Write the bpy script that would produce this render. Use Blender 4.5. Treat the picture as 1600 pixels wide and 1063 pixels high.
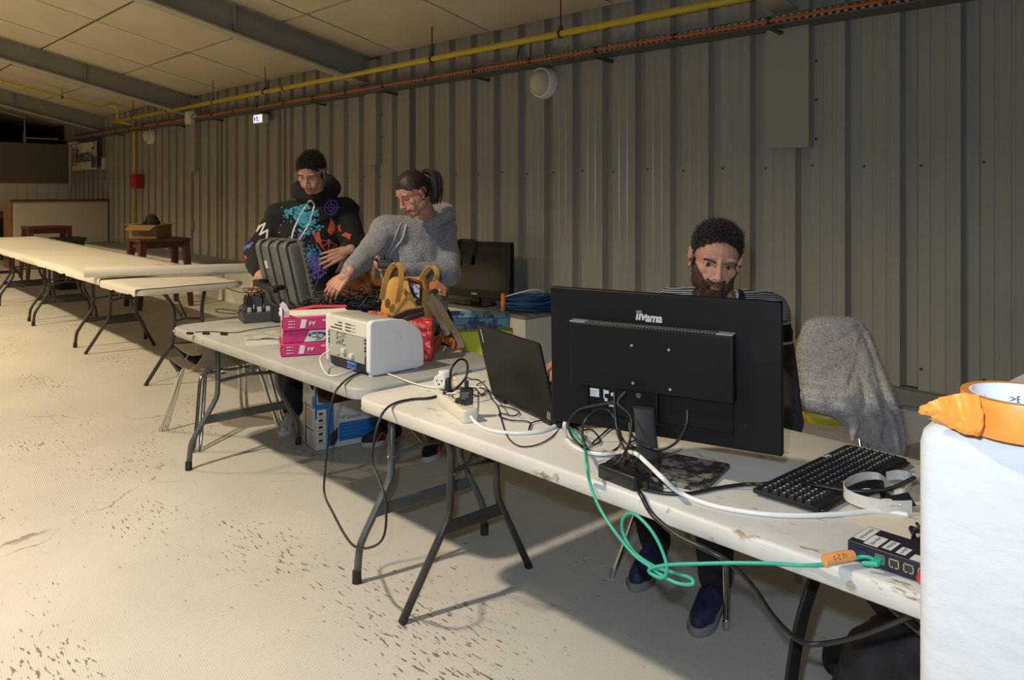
import bpy, bmesh, math, random
from mathutils import Vector, Matrix, noise
from mathutils.bvhtree import BVHTree
PI = math.pi
R_ = math.radians
random.seed(7)
for o in list(bpy.data.objects): bpy.data.objects.remove(o)
SC = bpy.context.scene
COL = SC.collection
V = Vector

# ------------------------------------------------------------------ camera
CAM_H, FPX, CX, HY = 1.475, 1261.0, 800.0, 296.0
YAW = math.radians(47.39)
FW = V((-math.sin(YAW), math.cos(YAW), 0)); RT = V((math.cos(YAW), math.sin(YAW), 0)); UP = V((0, 0, 1))
cam = bpy.data.cameras.new('camera'); camo = bpy.data.objects.new('camera', cam); COL.objects.link(camo)
camo.location = (0, 0, CAM_H); camo.rotation_euler = (PI/2, 0, YAW)
cam.sensor_width = 36; cam.lens = FPX/1600*36; cam.shift_y = -(531.5-HY)/1600; cam.clip_start = .02
SC.camera = camo
# ------------------------------------------------------------------ world, lamps, exposure
wd = bpy.data.worlds.new('world'); SC.world = wd; wd.use_nodes = True
wd.node_tree.nodes['Background'].inputs[0].default_value = (.9, .8, .6, 1)
wd.node_tree.nodes['Background'].inputs[1].default_value = .03
def area(name, loc, size, energy, col, target=None, spread=PI):
    l = bpy.data.lights.new(name, 'AREA'); l.shape = 'DISK'; l.size = size; l.energy = energy; l.color = col; l.spread = spread
    o = bpy.data.objects.new(name, l); COL.objects.link(o); o.location = loc
    d = (V(target)-V(loc)) if target else V((0, 0, -1))
    o.rotation_euler = d.to_track_quat('-Z', 'Y').to_euler()
    return o
WARM = (1.0, .78, .47)
for i, (x, e, c_) in enumerate(((-3.3, 205, (1.0, .85, .64)), (-8.8, 260, WARM), (-13.6, 220, WARM), (-18.6, 70, WARM))):
    area('hall_lamp', (x, -.85, 4.08), .22, e, c_, spread=R_(138))
# the photographer's flash, a little left of and above the lens
fl = V((0, 0, CAM_H)) - RT*.07 + UP*.13 + FW*.02
area('camera_flash', fl, .05, 28, (.66, .81, 1.0), fl + FW*3 + RT*.15 - UP*.55, R_(150))
SC.view_settings.view_transform = 'Standard'; SC.view_settings.look = 'None'
SC.view_settings.exposure = 0.0; SC.view_settings.gamma = 1; SC.view_settings.use_curve_mapping = False

# ------------------------------------------------------------------ measuring helpers (metres)
def S(px, py, F):            # point seen in a direction, F metres deep into the room
    return FW*F + RT*((px-CX)/FPX*F) + UP*(CAM_H-(py-HY)/FPX*F)
def W(px, py, z):            # point on a horizontal plane
    return S(px, py, (CAM_H-z)*FPX/(py-HY))
def SY(px, py, Y):           # point on a plane parallel to the long wall
    k = (px-CX)/FPX; F = Y/(FW.y+RT.y*k); return S(px, py, F)

# ------------------------------------------------------------------ materials
_m = {}
def mat(name, col, rough=.6, metal=0, var=0, vscale=8, bump=0, bscale=60, spec=.5, emit=None, coat=0, sheen=0, stretch=None, dirt=None, detail=3):
    if name in _m: return _m[name]
    m = bpy.data.materials.new(name); m.use_nodes = True; nt = m.node_tree; N = nt.nodes; L = nt.links
    b = N['Principled BSDF']; c = (*col, 1)
    b.inputs['Base Color'].default_value = c; b.inputs['Roughness'].default_value = rough; b.inputs['Metallic'].default_value = metal
    b.inputs['Specular IOR Level'].default_value = spec; b.inputs['Coat Weight'].default_value = coat
    b.inputs['Sheen Weight'].default_value = sheen
    if emit: b.inputs['Emission Color'].default_value = (*emit[0], 1); b.inputs['Emission Strength'].default_value = emit[1]
    tc = N.new('ShaderNodeTexCoord'); mp = N.new('ShaderNodeMapping'); L.new(tc.outputs['Object'], mp.inputs[0])
    if stretch: mp.inputs['Scale'].default_value = stretch
    last = None
    if var:
        n = N.new('ShaderNodeTexNoise'); n.inputs['Scale'].default_value = vscale; n.inputs['Detail'].default_value = detail; L.new(mp.outputs[0], n.inputs[0])
        r = N.new('ShaderNodeValToRGB'); L.new(n.outputs[0], r.inputs[0])
        r.color_ramp.elements[0].position = .3; r.color_ramp.elements[1].position = .7
        r.color_ramp.elements[0].color = (*[max(0, k*(1-var)) for k in col], 1); r.color_ramp.elements[1].color = (*[min(1, k*(1+var)) for k in col], 1)
        L.new(r.outputs[0], b.inputs['Base Color']); last = r.outputs[0]
    if dirt:                 # dirt = (colour, scale, threshold)
        n = N.new('ShaderNodeTexNoise'); n.inputs['Scale'].default_value = dirt[1]; n.inputs['Detail'].default_value = 8; n.inputs['Roughness'].default_value = .7
        mp2 = N.new('ShaderNodeMapping'); L.new(tc.outputs['Object'], mp2.inputs[0])
        if len(dirt) > 3: mp2.inputs['Scale'].default_value = dirt[3]
        L.new(mp2.outputs[0], n.inputs[0])
        r = N.new('ShaderNodeValToRGB'); L.new(n.outputs[0], r.inputs[0]); r.color_ramp.elements[0].position = dirt[2]; r.color_ramp.elements[1].position = dirt[2]+.06
        mx = N.new('ShaderNodeMix'); mx.data_type = 'RGBA'; L.new(r.outputs[0], mx.inputs[0])
        if last: L.new(last, mx.inputs[6])
        else: mx.inputs[6].default_value = c
        mx.inputs[7].default_value = (*dirt[0], 1); L.new(mx.outputs[2], b.inputs['Base Color'])
    if bump:
        n = N.new('ShaderNodeTexNoise'); n.inputs['Scale'].default_value = bscale; n.inputs['Detail'].default_value = 4; L.new(mp.outputs[0], n.inputs[0])
        bp = N.new('ShaderNodeBump'); bp.inputs['Strength'].default_value = bump; bp.inputs['Distance'].default_value = .01
        L.new(n.outputs[0], bp.inputs['Height']); L.new(bp.outputs[0], b.inputs['Normal'])
    _m[name] = m; return m

# ------------------------------------------------------------------ mesh builder
class MB:
    def __init__(s, org=(0, 0, 0)):
        s.v = []; s.f = []; s.mi = []; s.cur = 0; s.org = V(org)
    def add(s, vs, fs, M=None):
        b = len(s.v)
        for p in vs:
            p = V(p)
            if M is not None: p = M @ p
            s.v.append(p)
        for f in fs: s.f.append([b+i for i in f]); s.mi.append(s.cur)
        return s
    def box(s, c, d, M=None, rot=None):
        x, y, z = d[0]/2, d[1]/2, d[2]/2; c = V(c)
        vs = [V((a*x, b*y, e*z)) for a in (-1, 1) for b in (-1, 1) for e in (-1, 1)]
        if rot is not None: vs = [rot @ p for p in vs]
        return s.add([c+p for p in vs], [(0, 1, 3, 2), (4, 6, 7, 5), (0, 4, 5, 1), (2, 3, 7, 6), (0, 2, 6, 4), (1, 5, 7, 3)], M)
    def hexa(s, bot, top):   # 4 bottom corners, 4 top corners
        return s.add(list(bot)+list(top), [(3, 2, 1, 0), (4, 5, 6, 7), (0, 1, 5, 4), (1, 2, 6, 5), (2, 3, 7, 6), (3, 0, 4, 7)])
    def prism(s, poly, h0, h1, M=None):
        n = len(poly)
        vs = [V((p[0], p[1], h0)) for p in poly]+[V((p[0], p[1], h1)) for p in poly]
        return s.add(vs, [list(range(n))[::-1], list(range(n, 2*n))]+[(i, (i+1) % n, n+(i+1) % n, n+i) for i in range(n)], M)
    def loft(s, rings, cap=True, M=None, closed=True):
        n = len(rings[0]); vs = [p for r in rings for p in r]; fs = []
        for k in range(len(rings)-1):
            for i in range(n if closed else n-1):
                j = (i+1) % n; fs.append((k*n+i, k*n+j, (k+1)*n+j, (k+1)*n+i))
        if cap: fs.append(list(range(n))[::-1]); fs.append([(len(rings)-1)*n+i for i in range(n)])
        return s.add(vs, fs, M)
    def tube(s, pts, r, seg=8, M=None, cap=True, flat=None):
        pts = [V(p) for p in pts]; rr = r if isinstance(r, (list, tuple)) else [r]*len(pts)
        rings = []; t0 = (pts[1]-pts[0]).normalized(); a = t0.orthogonal().normalized() if flat is None else (V(flat)-V(flat).dot(t0)*t0).normalized()
        for i, p in enumerate(pts):
            t = (pts[min(i+1, len(pts)-1)]-pts[max(i-1, 0)])
            if t.length < 1e-9: t = t0
            t.normalize(); a = (a-a.dot(t)*t)
            if a.length < 1e-6: a = t.orthogonal()
            a.normalize(); b = t.cross(a)
            rings.append([p+(a*math.cos(2*PI*k/seg)+b*math.sin(2*PI*k/seg))*rr[i] for k in range(seg)])
        return s.loft(rings, cap, M)
    def ribbon(s, pts, w, th, side):      # flat strap following pts, 'side' = width direction
        pts = [V(p) for p in pts]; rings = []
        for i, p in enumerate(pts):
            t = (pts[min(i+1, len(pts)-1)]-pts[max(i-1, 0)]).normalized(); sd = V(side[i]) if isinstance(side, list) else V(side)
            sd = (sd-sd.dot(t)*t).normalized(); n = t.cross(sd)
            rings.append([p+sd*w/2+n*th/2, p-sd*w/2+n*th/2, p-sd*w/2-n*th/2, p+sd*w/2-n*th/2])
        return s.loft(rings)
    def cyl(s, c0, c1, r0, r1=None, seg=16, M=None):
        return s.tube([c0, c1], [r0, r0 if r1 is None else r1], seg, M)
    def lathe(s, prof, seg=24, M=None):   # prof (r,z)
        rings = [[V((max(r, 1e-4)*math.cos(2*PI*k/seg), max(r, 1e-4)*math.sin(2*PI*k/seg), z)) for k in range(seg)] for r, z in prof]
        return s.loft(rings, True, M)
    def ell(s, c, r, B=None, seg=16, rg=10):
        c = V(c); vs = []; fs = []
        if not hasattr(r, '__len__'): r = (r, r, r)
        for j in range(1, rg):
            for i in range(seg):
                th = PI*j/rg; ph = 2*PI*i/seg
                vs.append(V((r[0]*math.sin(th)*math.cos(ph), r[1]*math.sin(th)*math.sin(ph), r[2]*math.cos(th))))
        vs += [V((0, 0, r[2])), V((0, 0, -r[2]))]; t = len(vs)-2
        for j in range(rg-2):
            for i in range(seg): fs.append((j*seg+i, (j+1)*seg+i, (j+1)*seg+(i+1) % seg, j*seg+(i+1) % seg))
        for i in range(seg):
            fs.append((t, i, (i+1) % seg)); fs.append((t+1, (rg-2)*seg+(i+1) % seg, (rg-2)*seg+i))
        if B is not None: vs = [B @ p for p in vs]
        return s.add([c+p for p in vs], fs)
    def cap(s, p, q, r0, r1, seg=14, rg=4, sx=1, B=None):   # round cone
        p, q = V(p), V(q); d = q-p; L = max(d.length, 1e-6); t = d/L
        a = t.orthogonal().normalized() if B is None else (V(B)-V(B).dot(t)*t).normalized(); b = t.cross(a); rings = []
        for k in range(rg+1):
            an = PI/2*(1-k/rg); rings.append((p-t*r0*math.sin(an), max(r0*math.cos(an), 1e-4)))
        for k in range(rg+1):
            an = PI/2*k/rg; rings.append((q+t*r1*math.sin(an), max(r1*math.cos(an), 1e-4)))
        return s.loft([[c+(a*math.cos(2*PI*i/seg)*sx+b*math.sin(2*PI*i/seg))*r for i in range(seg)] for c, r in rings])
    def chain(s, pts, rr, sx=1, B=None, seg=14):
        for i in range(len(pts)-1): s.cap(pts[i], pts[i+1], rr[i], rr[i+1], sx=sx, B=B, seg=seg)
        return s
    def mesh(s, name='m', smooth=False):
        me = bpy.data.meshes.new(name); me.from_pydata([tuple(p-s.org) for p in s.v], [], s.f); 
        for i, k in enumerate(s.mi): me.polygons[i].material_index = k
        me.validate(); bm = bmesh.new(); bm.from_mesh(me); bmesh.ops.recalc_face_normals(bm, faces=bm.faces); bm.to_mesh(me); bm.free()
        if smooth:
            for p in me.polygons: p.use_smooth = True
        return me

def obj(name, mb, m, parent=None, smooth=False, bevel=0, bseg=2, sub=0, auto=None):
    me = mb if isinstance(mb, bpy.types.Mesh) else mb.mesh(name, smooth)
    me.name = name
    if m is not None and not (isinstance(mb, bpy.types.Mesh) and len(me.materials)):
        for k in (m if isinstance(m, (list, tuple)) else [m]): me.materials.append(k)
    o = bpy.data.objects.new(name, me); COL.objects.link(o)
    if parent is not None: o.parent = parent
    if bevel:
        b = o.modifiers.new('bevel', 'BEVEL'); b.width = bevel; b.segments = bseg; b.limit_method = 'ANGLE'; b.angle_limit = R_(40); b.harden_normals = False
    if auto is not None or bevel or smooth == 'auto':
        for p in me.polygons: p.use_smooth = True
        e = bmesh.new(); e.from_mesh(me)
        for ed in e.edges:
            if len(ed.link_faces) == 2 and ed.calc_face_angle(0) > R_(auto or 40): ed.smooth = False
        e.to_mesh(me); e.free()
    if sub:
        sm = o.modifiers.new('sub', 'SUBSURF'); sm.levels = sub; sm.render_levels = sub
    return o
def tag(o, label=None, cat=None, group=None, kind=None):
    if label: o['label'] = label
    if cat: o['category'] = cat
    if group: o['group'] = group
    if kind: o['kind'] = kind
    return o
def thing(name, loc, label, cat, rz=0, group=None):
    o = bpy.data.objects.new(name, None); COL.objects.link(o); o.location = loc; o.rotation_euler = (0, 0, rz); o.empty_display_size = .1
    return tag(o, label, cat, group)
def single(name, mb, m, label, cat, group=None, base=None, **k):   # a thing that is one mesh, origin moved to its base
    vs = mb.v
    if base is None:
        base = V(((min(p.x for p in vs)+max(p.x for p in vs))/2, (min(p.y for p in vs)+max(p.y for p in vs))/2, min(p.z for p in vs)))
    mb.org = V(base); o = obj(name, mb, m, **k); o.location = base
    return tag(o, label, cat, group)
def struct(name, mb, m, parent=None, **k):
    o = obj(name, mb, m, parent, **k)
    if parent is None: o['kind'] = 'structure'
    return o
def copy_tree(o, parent=None):
    c = o.copy(); COL.objects.link(c)
    if parent is not None: c.parent = parent
    for ch in list(o.children): copy_tree(ch, c)
    return c
def smooth_pts(pts, n=8):
    pts = [V(p) for p in pts]; out = []
    for i in range(len(pts)-1):
        p0 = pts[max(i-1, 0)]; p1 = pts[i]; p2 = pts[i+1]; p3 = pts[min(i+2, len(pts)-1)]
        for k in range(n):
            t = k/n; out.append(.5*((2*p1)+(p2-p0)*t+(2*p0-5*p1+4*p2-p3)*t*t+(3*p1-p0-3*p2+p3)*t**3))
    out.append(pts[-1]); return out
def rrect(w, h, r, seg=5, cx=0, cy=0):
    out = []
    for sx, sy, a0 in ((1, 1, 0), (-1, 1, 90), (-1, -1, 180), (1, -1, 270)):
        for k in range(seg+1):
            a = R_(a0+90*k/seg); out.append((cx+sx*(w/2-r)+r*math.cos(a), cy+sy*(h/2-r)+r*math.sin(a)))
    return out
def text_geo(s, size, extrude=.0004, align='CENTER', shear=0, bold=0, spacing=1):
    cu = bpy.data.curves.new('t', 'FONT'); cu.body = s; cu.size = size; cu.extrude = extrude; cu.align_x = align; cu.align_y = 'CENTER'; cu.shear = shear; cu.offset = bold; cu.resolution_u = 3; cu.space_character = spacing
    o = bpy.data.objects.new('t', cu); COL.objects.link(o)
    dg = bpy.context.evaluated_depsgraph_get(); me = o.evaluated_get(dg).to_mesh()
    vs = [v.co.copy() for v in me.vertices]; fs = [tuple(p.vertices) for p in me.polygons]
    o.evaluated_get(dg).to_mesh_clear(); bpy.data.objects.remove(o); bpy.data.curves.remove(cu)
    return vs, fs
def basis(x, y, z, o=(0, 0, 0)):
    m = Matrix.Identity(4)
    for i, a in enumerate((x, y, z)):
        for r in range(3): m[r][i] = a[r]
    for r in range(3): m[r][3] = o[r]
    return m
def Rz(a): return Matrix.Rotation(a, 3, 'Z')
def remesh(mb, voxel, it=3, fac=.5):
    sv = mb.org; mb.org = V((0, 0, 0)); me = mb.mesh('tmp'); mb.org = sv; o = bpy.data.objects.new('tmp', me); COL.objects.link(o)
    r = o.modifiers.new('r', 'REMESH'); r.mode = 'VOXEL'; r.voxel_size = voxel
    s = o.modifiers.new('s', 'SMOOTH'); s.iterations = it; s.factor = fac
    bpy.context.view_layer.update()
    dg = bpy.context.evaluated_depsgraph_get(); out = bpy.data.meshes.new_from_object(o.evaluated_get(dg))
    bpy.data.objects.remove(o); bpy.data.meshes.remove(me)
    for p in out.polygons: p.use_smooth = True
    return out
# ================================================================== THE ROOM
WY = 4.95; XL, XR = -20.2, 6.0; YB = -9.3; SL = .23; EZ = 2.93
def ceil_z(y): return EZ+SL*(WY-y) if y > -2.2 else EZ+SL*(WY+2.2)-SL*(-2.2-y)
# ---- floor
def floor_mat():
    m = bpy.data.materials.new('painted_concrete_floor'); m.use_nodes = True; nt = m.node_tree; N = nt.nodes; L = nt.links; b = N['Principled BSDF']
    tc = N.new('ShaderNodeTexCoord')
    def mapn(rot, sc):
        p = N.new('ShaderNodeMapping'); p.inputs['Rotation'].default_value = (0, 0, rot); p.inputs['Scale'].default_value = sc; L.new(tc.outputs['Object'], p.inputs[0]); return p.outputs[0]
    def noi(vec, s, d=4, rough=.55):
        n = N.new('ShaderNodeTexNoise'); n.inputs['Scale'].default_value = s; n.inputs['Detail'].default_value = d; n.inputs['Roughness'].default_value = rough; L.new(vec, n.inputs[0]); return n.outputs[0]
    def ramp(x, a, bb, c0=(0, 0, 0, 1), c1=(1, 1, 1, 1)):
        r = N.new('ShaderNodeValToRGB'); L.new(x, r.inputs[0]); r.color_ramp.elements[0].position = a; r.color_ramp.elements[1].position = bb; r.color_ramp.elements[0].color = c0; r.color_ramp.elements[1].color = c1; return r.outputs[0]
    def math_(op, a, c):
        n = N.new('ShaderNodeMath'); n.operation = op
        for i, q in enumerate((a, c)):
            if isinstance(q, (int, float)): n.inputs[i].default_value = q
            else: L.new(q, n.inputs[i])
        return n.outputs[0]
    def mix(fac, a, c):
        n = N.new('ShaderNodeMix'); n.data_type = 'RGBA'
        L.new(fac, n.inputs[0])
        for i, q in ((6, a), (7, c)):
            if isinstance(q, tuple): n.inputs[i].default_value = q
            else: L.new(q, n.inputs[i])
        return n.outputs[2]
    base = ramp(noi(mapn(0, (1, 1, 1)), 1.3, 5), .3, .75, (.47, .46, .43, 1), (.57, .56, .525, 1))
    # chips in the paint: short dark streaks that gather in patches
    patch = ramp(noi(mapn(.3, (.55, 1, 1)), 1.5, 2), .44, .66)
    streak = noi(mapn(-.35, (16, 75, 1)), 1.0, 3, .6)
    thr = math_('SUBTRACT', .715, math_('MULTIPLY', patch, .128))
    chip = math_('GREATER_THAN', streak, thr)
    fine = math_('GREATER_THAN', noi(mapn(-.2, (60, 110, 1)), 1.0, 2), math_('SUBTRACT', .80, math_('MULTIPLY', patch, .07)))
    chips = math_('MAXIMUM', chip, fine)
    # cracks
    vo = N.new('ShaderNodeTexVoronoi'); vo.feature = 'DISTANCE_TO_EDGE'; vo.inputs['Scale'].default_value = .33
    wv = N.new('ShaderNodeVectorMath'); wv.operation = 'MULTIPLY_ADD'
    nn = N.new('ShaderNodeTexNoise'); nn.inputs['Scale'].default_value = 3.0; nn.inputs['Detail'].default_value = 6; L.new(tc.outputs['Object'], nn.inputs[0])
    L.new(nn.outputs[1], wv.inputs[0]); wv.inputs[1].default_value = (.35, .35, 0); L.new(tc.outputs['Object'], wv.inputs[2]); L.new(wv.outputs[0], vo.inputs[0])
    crack = math_('MULTIPLY', math_('LESS_THAN', vo.outputs[0], .0011), ramp(noi(mapn(0, (1, 1, 1)), 4, 3), .45, .55))
    c = mix(math_('MULTIPLY', chips, .85), base, (.10, .085, .055, 1))
    c = mix(math_('MULTIPLY', crack, .7), c, (.14, .12, .09, 1))
    # fine rubber-like ribbing pressed into the coating
    w = N.new('ShaderNodeTexWave'); w.wave_type = 'BANDS'; w.bands_direction = 'X'; w.inputs['Scale'].default_value = 38; w.inputs['Distortion'].default_value = .5; L.new(mapn(.12, (1, 1, 1)), w.inputs[0])
    w2 = N.new('ShaderNodeTexWave'); w2.wave_type = 'BANDS'; w2.bands_direction = 'Y'; w2.inputs['Scale'].default_value = 38; w2.inputs['Distortion'].default_value = .5; L.new(mapn(.12, (1, 1, 1)), w2.inputs[0])
    rib = math_('MULTIPLY', w.outputs[1], w2.outputs[1])
    c = mix(math_('MULTIPLY', math_('GREATER_THAN', math_('SUBTRACT', 1.0, rib),   .93), .22), c, (.2, .19, .17, 1))
    L.new(c, b.inputs['Base Color'])
    bp = N.new('ShaderNodeBump'); bp.inputs['Strength'].default_value = .35; bp.inputs['Distance'].default_value = .002; L.new(rib, bp.inputs['Height']); L.new(bp.outputs[0], b.inputs['Normal'])
    b.inputs['Roughness'].default_value = .55; b.inputs['Specular IOR Level'].default_value = .35
    return m
fb = MB(); fb.box(((XL-4+XR)/2, (YB+WY)/2, -.05), (XR-XL+4, WY-YB+.4, .1)); struct('floor', fb, floor_mat())
# ---- ceiling: backing and separate panels
cb = MB(); cb.hexa([(XL-4, WY+.2, EZ+.02), (XR, WY+.2, EZ+.02), (XR, -2.2, ceil_z(-2.2)+.06), (XL-4, -2.2, ceil_z(-2.2)+.06)],
        [(XL-4, WY+.2, EZ+.2), (XR, WY+.2, EZ+.2), (XR, -2.2, ceil_z(-2.2)+.3), (XL-4, -2.2, ceil_z(-2.2)+.3)])
cb.hexa([(XL-4, -2.2, ceil_z(-2.2)+.06), (XR, -2.2, ceil_z(-2.2)+.06), (XR, YB, ceil_z(YB)+.04), (XL-4, YB, ceil_z(YB)+.04)],
        [(XL-4, -2.2, ceil_z(-2.2)+.3), (XR, -2.2, ceil_z(-2.2)+.3), (XR, YB, ceil_z(YB)+.3), (XL-4, YB, ceil_z(YB)+.3)])
ceil = struct('ceiling', cb, mat('ceiling_joint', (.30, .25, .16), .9))
mceil = mat('ceiling_board', (.56, .50, .385), .9, var=.07, vscale=1.2, bump=.25, bscale=5, dirt=((.36, .26, .13), 1.1, .74))
ths = math.atan(SL); pl, pw = 1.5, 1.10
pm = MB(); pm.box((0, 0, 0), (pl-.035, pw-.03, .02)); pme = pm.mesh('ceiling_panel'); pme.materials.append(mceil)
for r in range(6):
    for k in range(17):
        y = WY-.02-(r+.5)*pw*math.cos(ths); x = 1.85-k*pl-pl/2
        if x > .5 and r > 2: continue
        o = bpy.data.objects.new('ceiling_panel', pme); COL.objects.link(o); o.parent = ceil
        o.location = (x, y, EZ+SL*(WY-y)+.012); o.rotation_euler = (-ths, 0, 0)
        o.rotation_euler = (-ths+random.uniform(-.004, .004), random.uniform(-.003, .003), 0)
# ---- corrugated long wall, sheet by sheet
wb = MB(); wb.box(((XL-4+XR)/2, WY+.16, 1.6), (XR-XL+4, .08, 3.4))
wall = struct('wall_back', wb, mat('wall_core', (.2, .19, .17), .9))
mclad = mat('painted_sheet_metal', (.335, .322, .282), .30, 0, var=.06, vscale=2.2, bump=.03, bscale=30, spec=.55, dirt=((.10, .09, .07), 16, .80), stretch=(1, 1, .3))
prof = []
for k in range(3):
    x0 = k/3
    prof += [(x0+.0, 0), (x0+.060, 0), (x0+.066, .005), (x0+.080, .005), (x0+.086, 0), (x0+.142, 0), (x0+.148, .005), (x0+.162, .005), (x0+.168, 0), (x0+.224, 0), (x0+.232, .065), (x0+.298, .065), (x0+.3295, .001)]
prof.append((1.0, 0))
CB = .30
def clad(h0, h1):
    m = MB(); n = len(prof)
    vs = [V((x, y, h0)) for x, y in prof]+[V((x, y, h1)) for x, y in prof]
    m.add(vs, [(i, i+1, n+i+1, n+i) for i in range(n-1)])
    return m
cm = clad(CB, 3.05).mesh('cladding_sheet'); cm.materials.append(mclad)
XP = -2.30-.23     # rib phase taken from the ribs beside the column cover
for k in range(-18, 9):
    o = bpy.data.objects.new('cladding_sheet', cm); COL.objects.link(o); o.parent = wall; o.location = (XP+k*.9985, WY, 0)
scr = MB(); scr.cyl((0, 0, 0), (0, -.006, 0), .008, seg=8); scm = scr.mesh('screw'); scm.materials.append(mat('screw_rust', (.06, .05, .04), .6))
for k in range(0, 26):
    for z in (1.62, .42):
        o = bpy.data.objects.new('screw', scm); COL.objects.link(o); o.parent = wall; o.location = (XP+2-k/3*.9985+.01, WY-.002, z+random.uniform(-.01, .01))
# flashing seams
sm = MB()
for x in (-6.95, -11.75, -16.2, -9.75): sm.box((x, WY-.012, 1.45), (.03, .02, 2.3))
struct('seam_trim', sm, mat('seam_metal', (.25, .22, .17), .5), wall)
# base of the wall: sill and concrete upstand
b1 = MB(); b1.box((.5-2.3, WY-.02, .255), (9.5, .10, .09)); struct('baseboard_back', b1, mat('sill', (.20, .20, .19), .6), bevel=.006)
b2 = MB(); b2.box(((XL+XR)/2, WY+.06, .105), (XR-XL, .14, .21)); struct('trim_1', b2, mat('concrete', (.42, .42, .41), .85, var=.15, bump=.3))
# column covers
mcov = mat('cover_sheet', (.33, .315, .27), .5, var=.05, vscale=3, dirt=((.12, .1, .07), 14, .8))
for i, (x, w) in enumerate(((-2.66, .30), (-7.62, .22), (-12.75, .22))):
    c = MB(); c.box((x, WY-.035, (1.745+2.9)/2), (w, .07, 2.9-1.745))
    o = struct('trim_%d' % (i+2), c, mcov, bevel=.003)
    s = MB()
    for sx in (-1, 1):
        for z in (1.80, 2.05, 2.3): s.cyl((x+sx*(w/2+.02), WY-.003, z), (x+sx*(w/2+.02), WY-.012, z), .008, seg=8)
    obj('screw', s, mat('screw_rust', (.06, .05, .04), .6), o)
# ---- end wall (low, open loft above), tiles, far room sides
we = MB(); we.box((XL-.06, 1.2, 1.27), (.12, 7.8, 2.54)); we.box((XL-.06, -6, 2), (.12, 6.6, 5))
wend = struct('wall_left', we, mat('end_plaster', (.19, .165, .125), .9, var=.08, vscale=1))
t = MB(); t.box((0, 0, 0), (.02, .194, .194)); tme = t.mesh('tile'); tme.materials.append(mat('white_tile', (.72, .68, .58), .12, spec=.7))
g = MB(); g.box((XL+.006, 3.4, 1.30), (.012, 3.2, .63)); obj('tile_grout', g, mat('grout', (.45, .41, .33), .9), wend)
for r in range(3):
    for k in range(15):
        o = bpy.data.objects.new('tile', tme); COL.objects.link(o); o.parent = wend; o.location = (XL+.018, 4.85-k*.2, 1.5-r*.2)
        o.rotation_euler = (random.uniform(-.002, .002), random.uniform(-.01, .01), random.uniform(-.01, .01))
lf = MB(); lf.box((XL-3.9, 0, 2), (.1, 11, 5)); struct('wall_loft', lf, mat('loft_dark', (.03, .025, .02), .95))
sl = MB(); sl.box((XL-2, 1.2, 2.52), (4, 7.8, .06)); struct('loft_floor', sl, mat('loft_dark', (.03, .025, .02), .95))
wr = MB(); wr.box((XR+.05, (YB+WY)/2, 2.5), (.1, WY-YB, 5)); struct('wall_right', wr, mat('far_paint', (.22, .20, .18), .9))
wf = MB(); wf.box(((XL+XR)/2-2, YB-.05, 2), (XR-XL+4, .1, 4)); struct('wall_front', wf, mat('far_paint', (.22, .20, .18), .9))
# loft clutter: rail, post and a duct
o = single('loft_railing', MB().tube([(XL+.02, 4.75, 2.6), (XL+.02, 4.1, 2.6)], .02).tube([(XL+.02, 4.1, 2.5), (XL+.02, 4.1, 3.05), (XL+.02, 1.0, 3.78)], .03, 6), mat('grey_paint', (.30, .30, .28), .6), 'grey steel rail sloping up across the dark loft opening', 'railing')
o = single('air_duct', MB().cyl((XL-1.2, 3.1, 2.56), (XL-1.2, 3.1, 3.15), .10).cyl((XL-1.2, 2.7, 2.56), (XL-1.2, 2.7, 2.95), .07), mat('galv', (.4, .38, .33), .4, .6), 'pair of round metal ducts standing in the dark loft opening', 'duct', smooth=True)
# ---- rafters
mbeam = mat('rafter_paint', (.27, .265, .245), .6, var=.08, vscale=2); mfl = mat('rafter_flange', (.40, .37, .30), .6, var=.08)
def rafter(x, label):
    root = thing('roof_beam', (x, WY, EZ), label, 'beam')
    y0, y1 = 0, -(WY+2.2); L = lambda y: -SL*y
    # tapered web (haunched over the column), two flanges, stiffeners
    def sec(w, za, zb):
        m = MB(); m.hexa([(-w/2, y0, L(y0)+zb[0]), (w/2, y0, L(y0)+zb[0]), (w/2, y1, L(y1)+zb[1]), (-w/2, y1, L(y1)+zb[1])],
                         [(-w/2, y0, L(y0)+za[0]), (w/2, y0, L(y0)+za[0]), (w/2, y1, L(y1)+za[1]), (-w/2, y1, L(y1)+za[1])]); return m
    obj('web', sec(.012, (0, 0), (-.31, -.25)), mbeam, root)
    obj('bottom_flange', sec(.17, (-.30, -.24), (-.318, -.258)), mfl, root)
    obj('top_flange', sec(.17, (.0, .0), (-.016, -.016)), mbeam, root)
    s = MB()
    for y in (-1.6, -4.4):
        s.box((.0, y, L(y)-.14), (.15, .012, .25))
    obj('stiffener', s, mbeam, root)
    return root
for x, l in ((-2.66, 'grey steel rafter above the right column cover, mostly hidden by the cable tray'), (-7.72, 'grey steel rafter landing on the wall above the woman'), (-12.8, 'long grey steel rafter with a stiffener plate, second from the loft'), (-17.5, 'grey steel rafter nearest the dark loft')):
    rafter(x, l)
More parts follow.
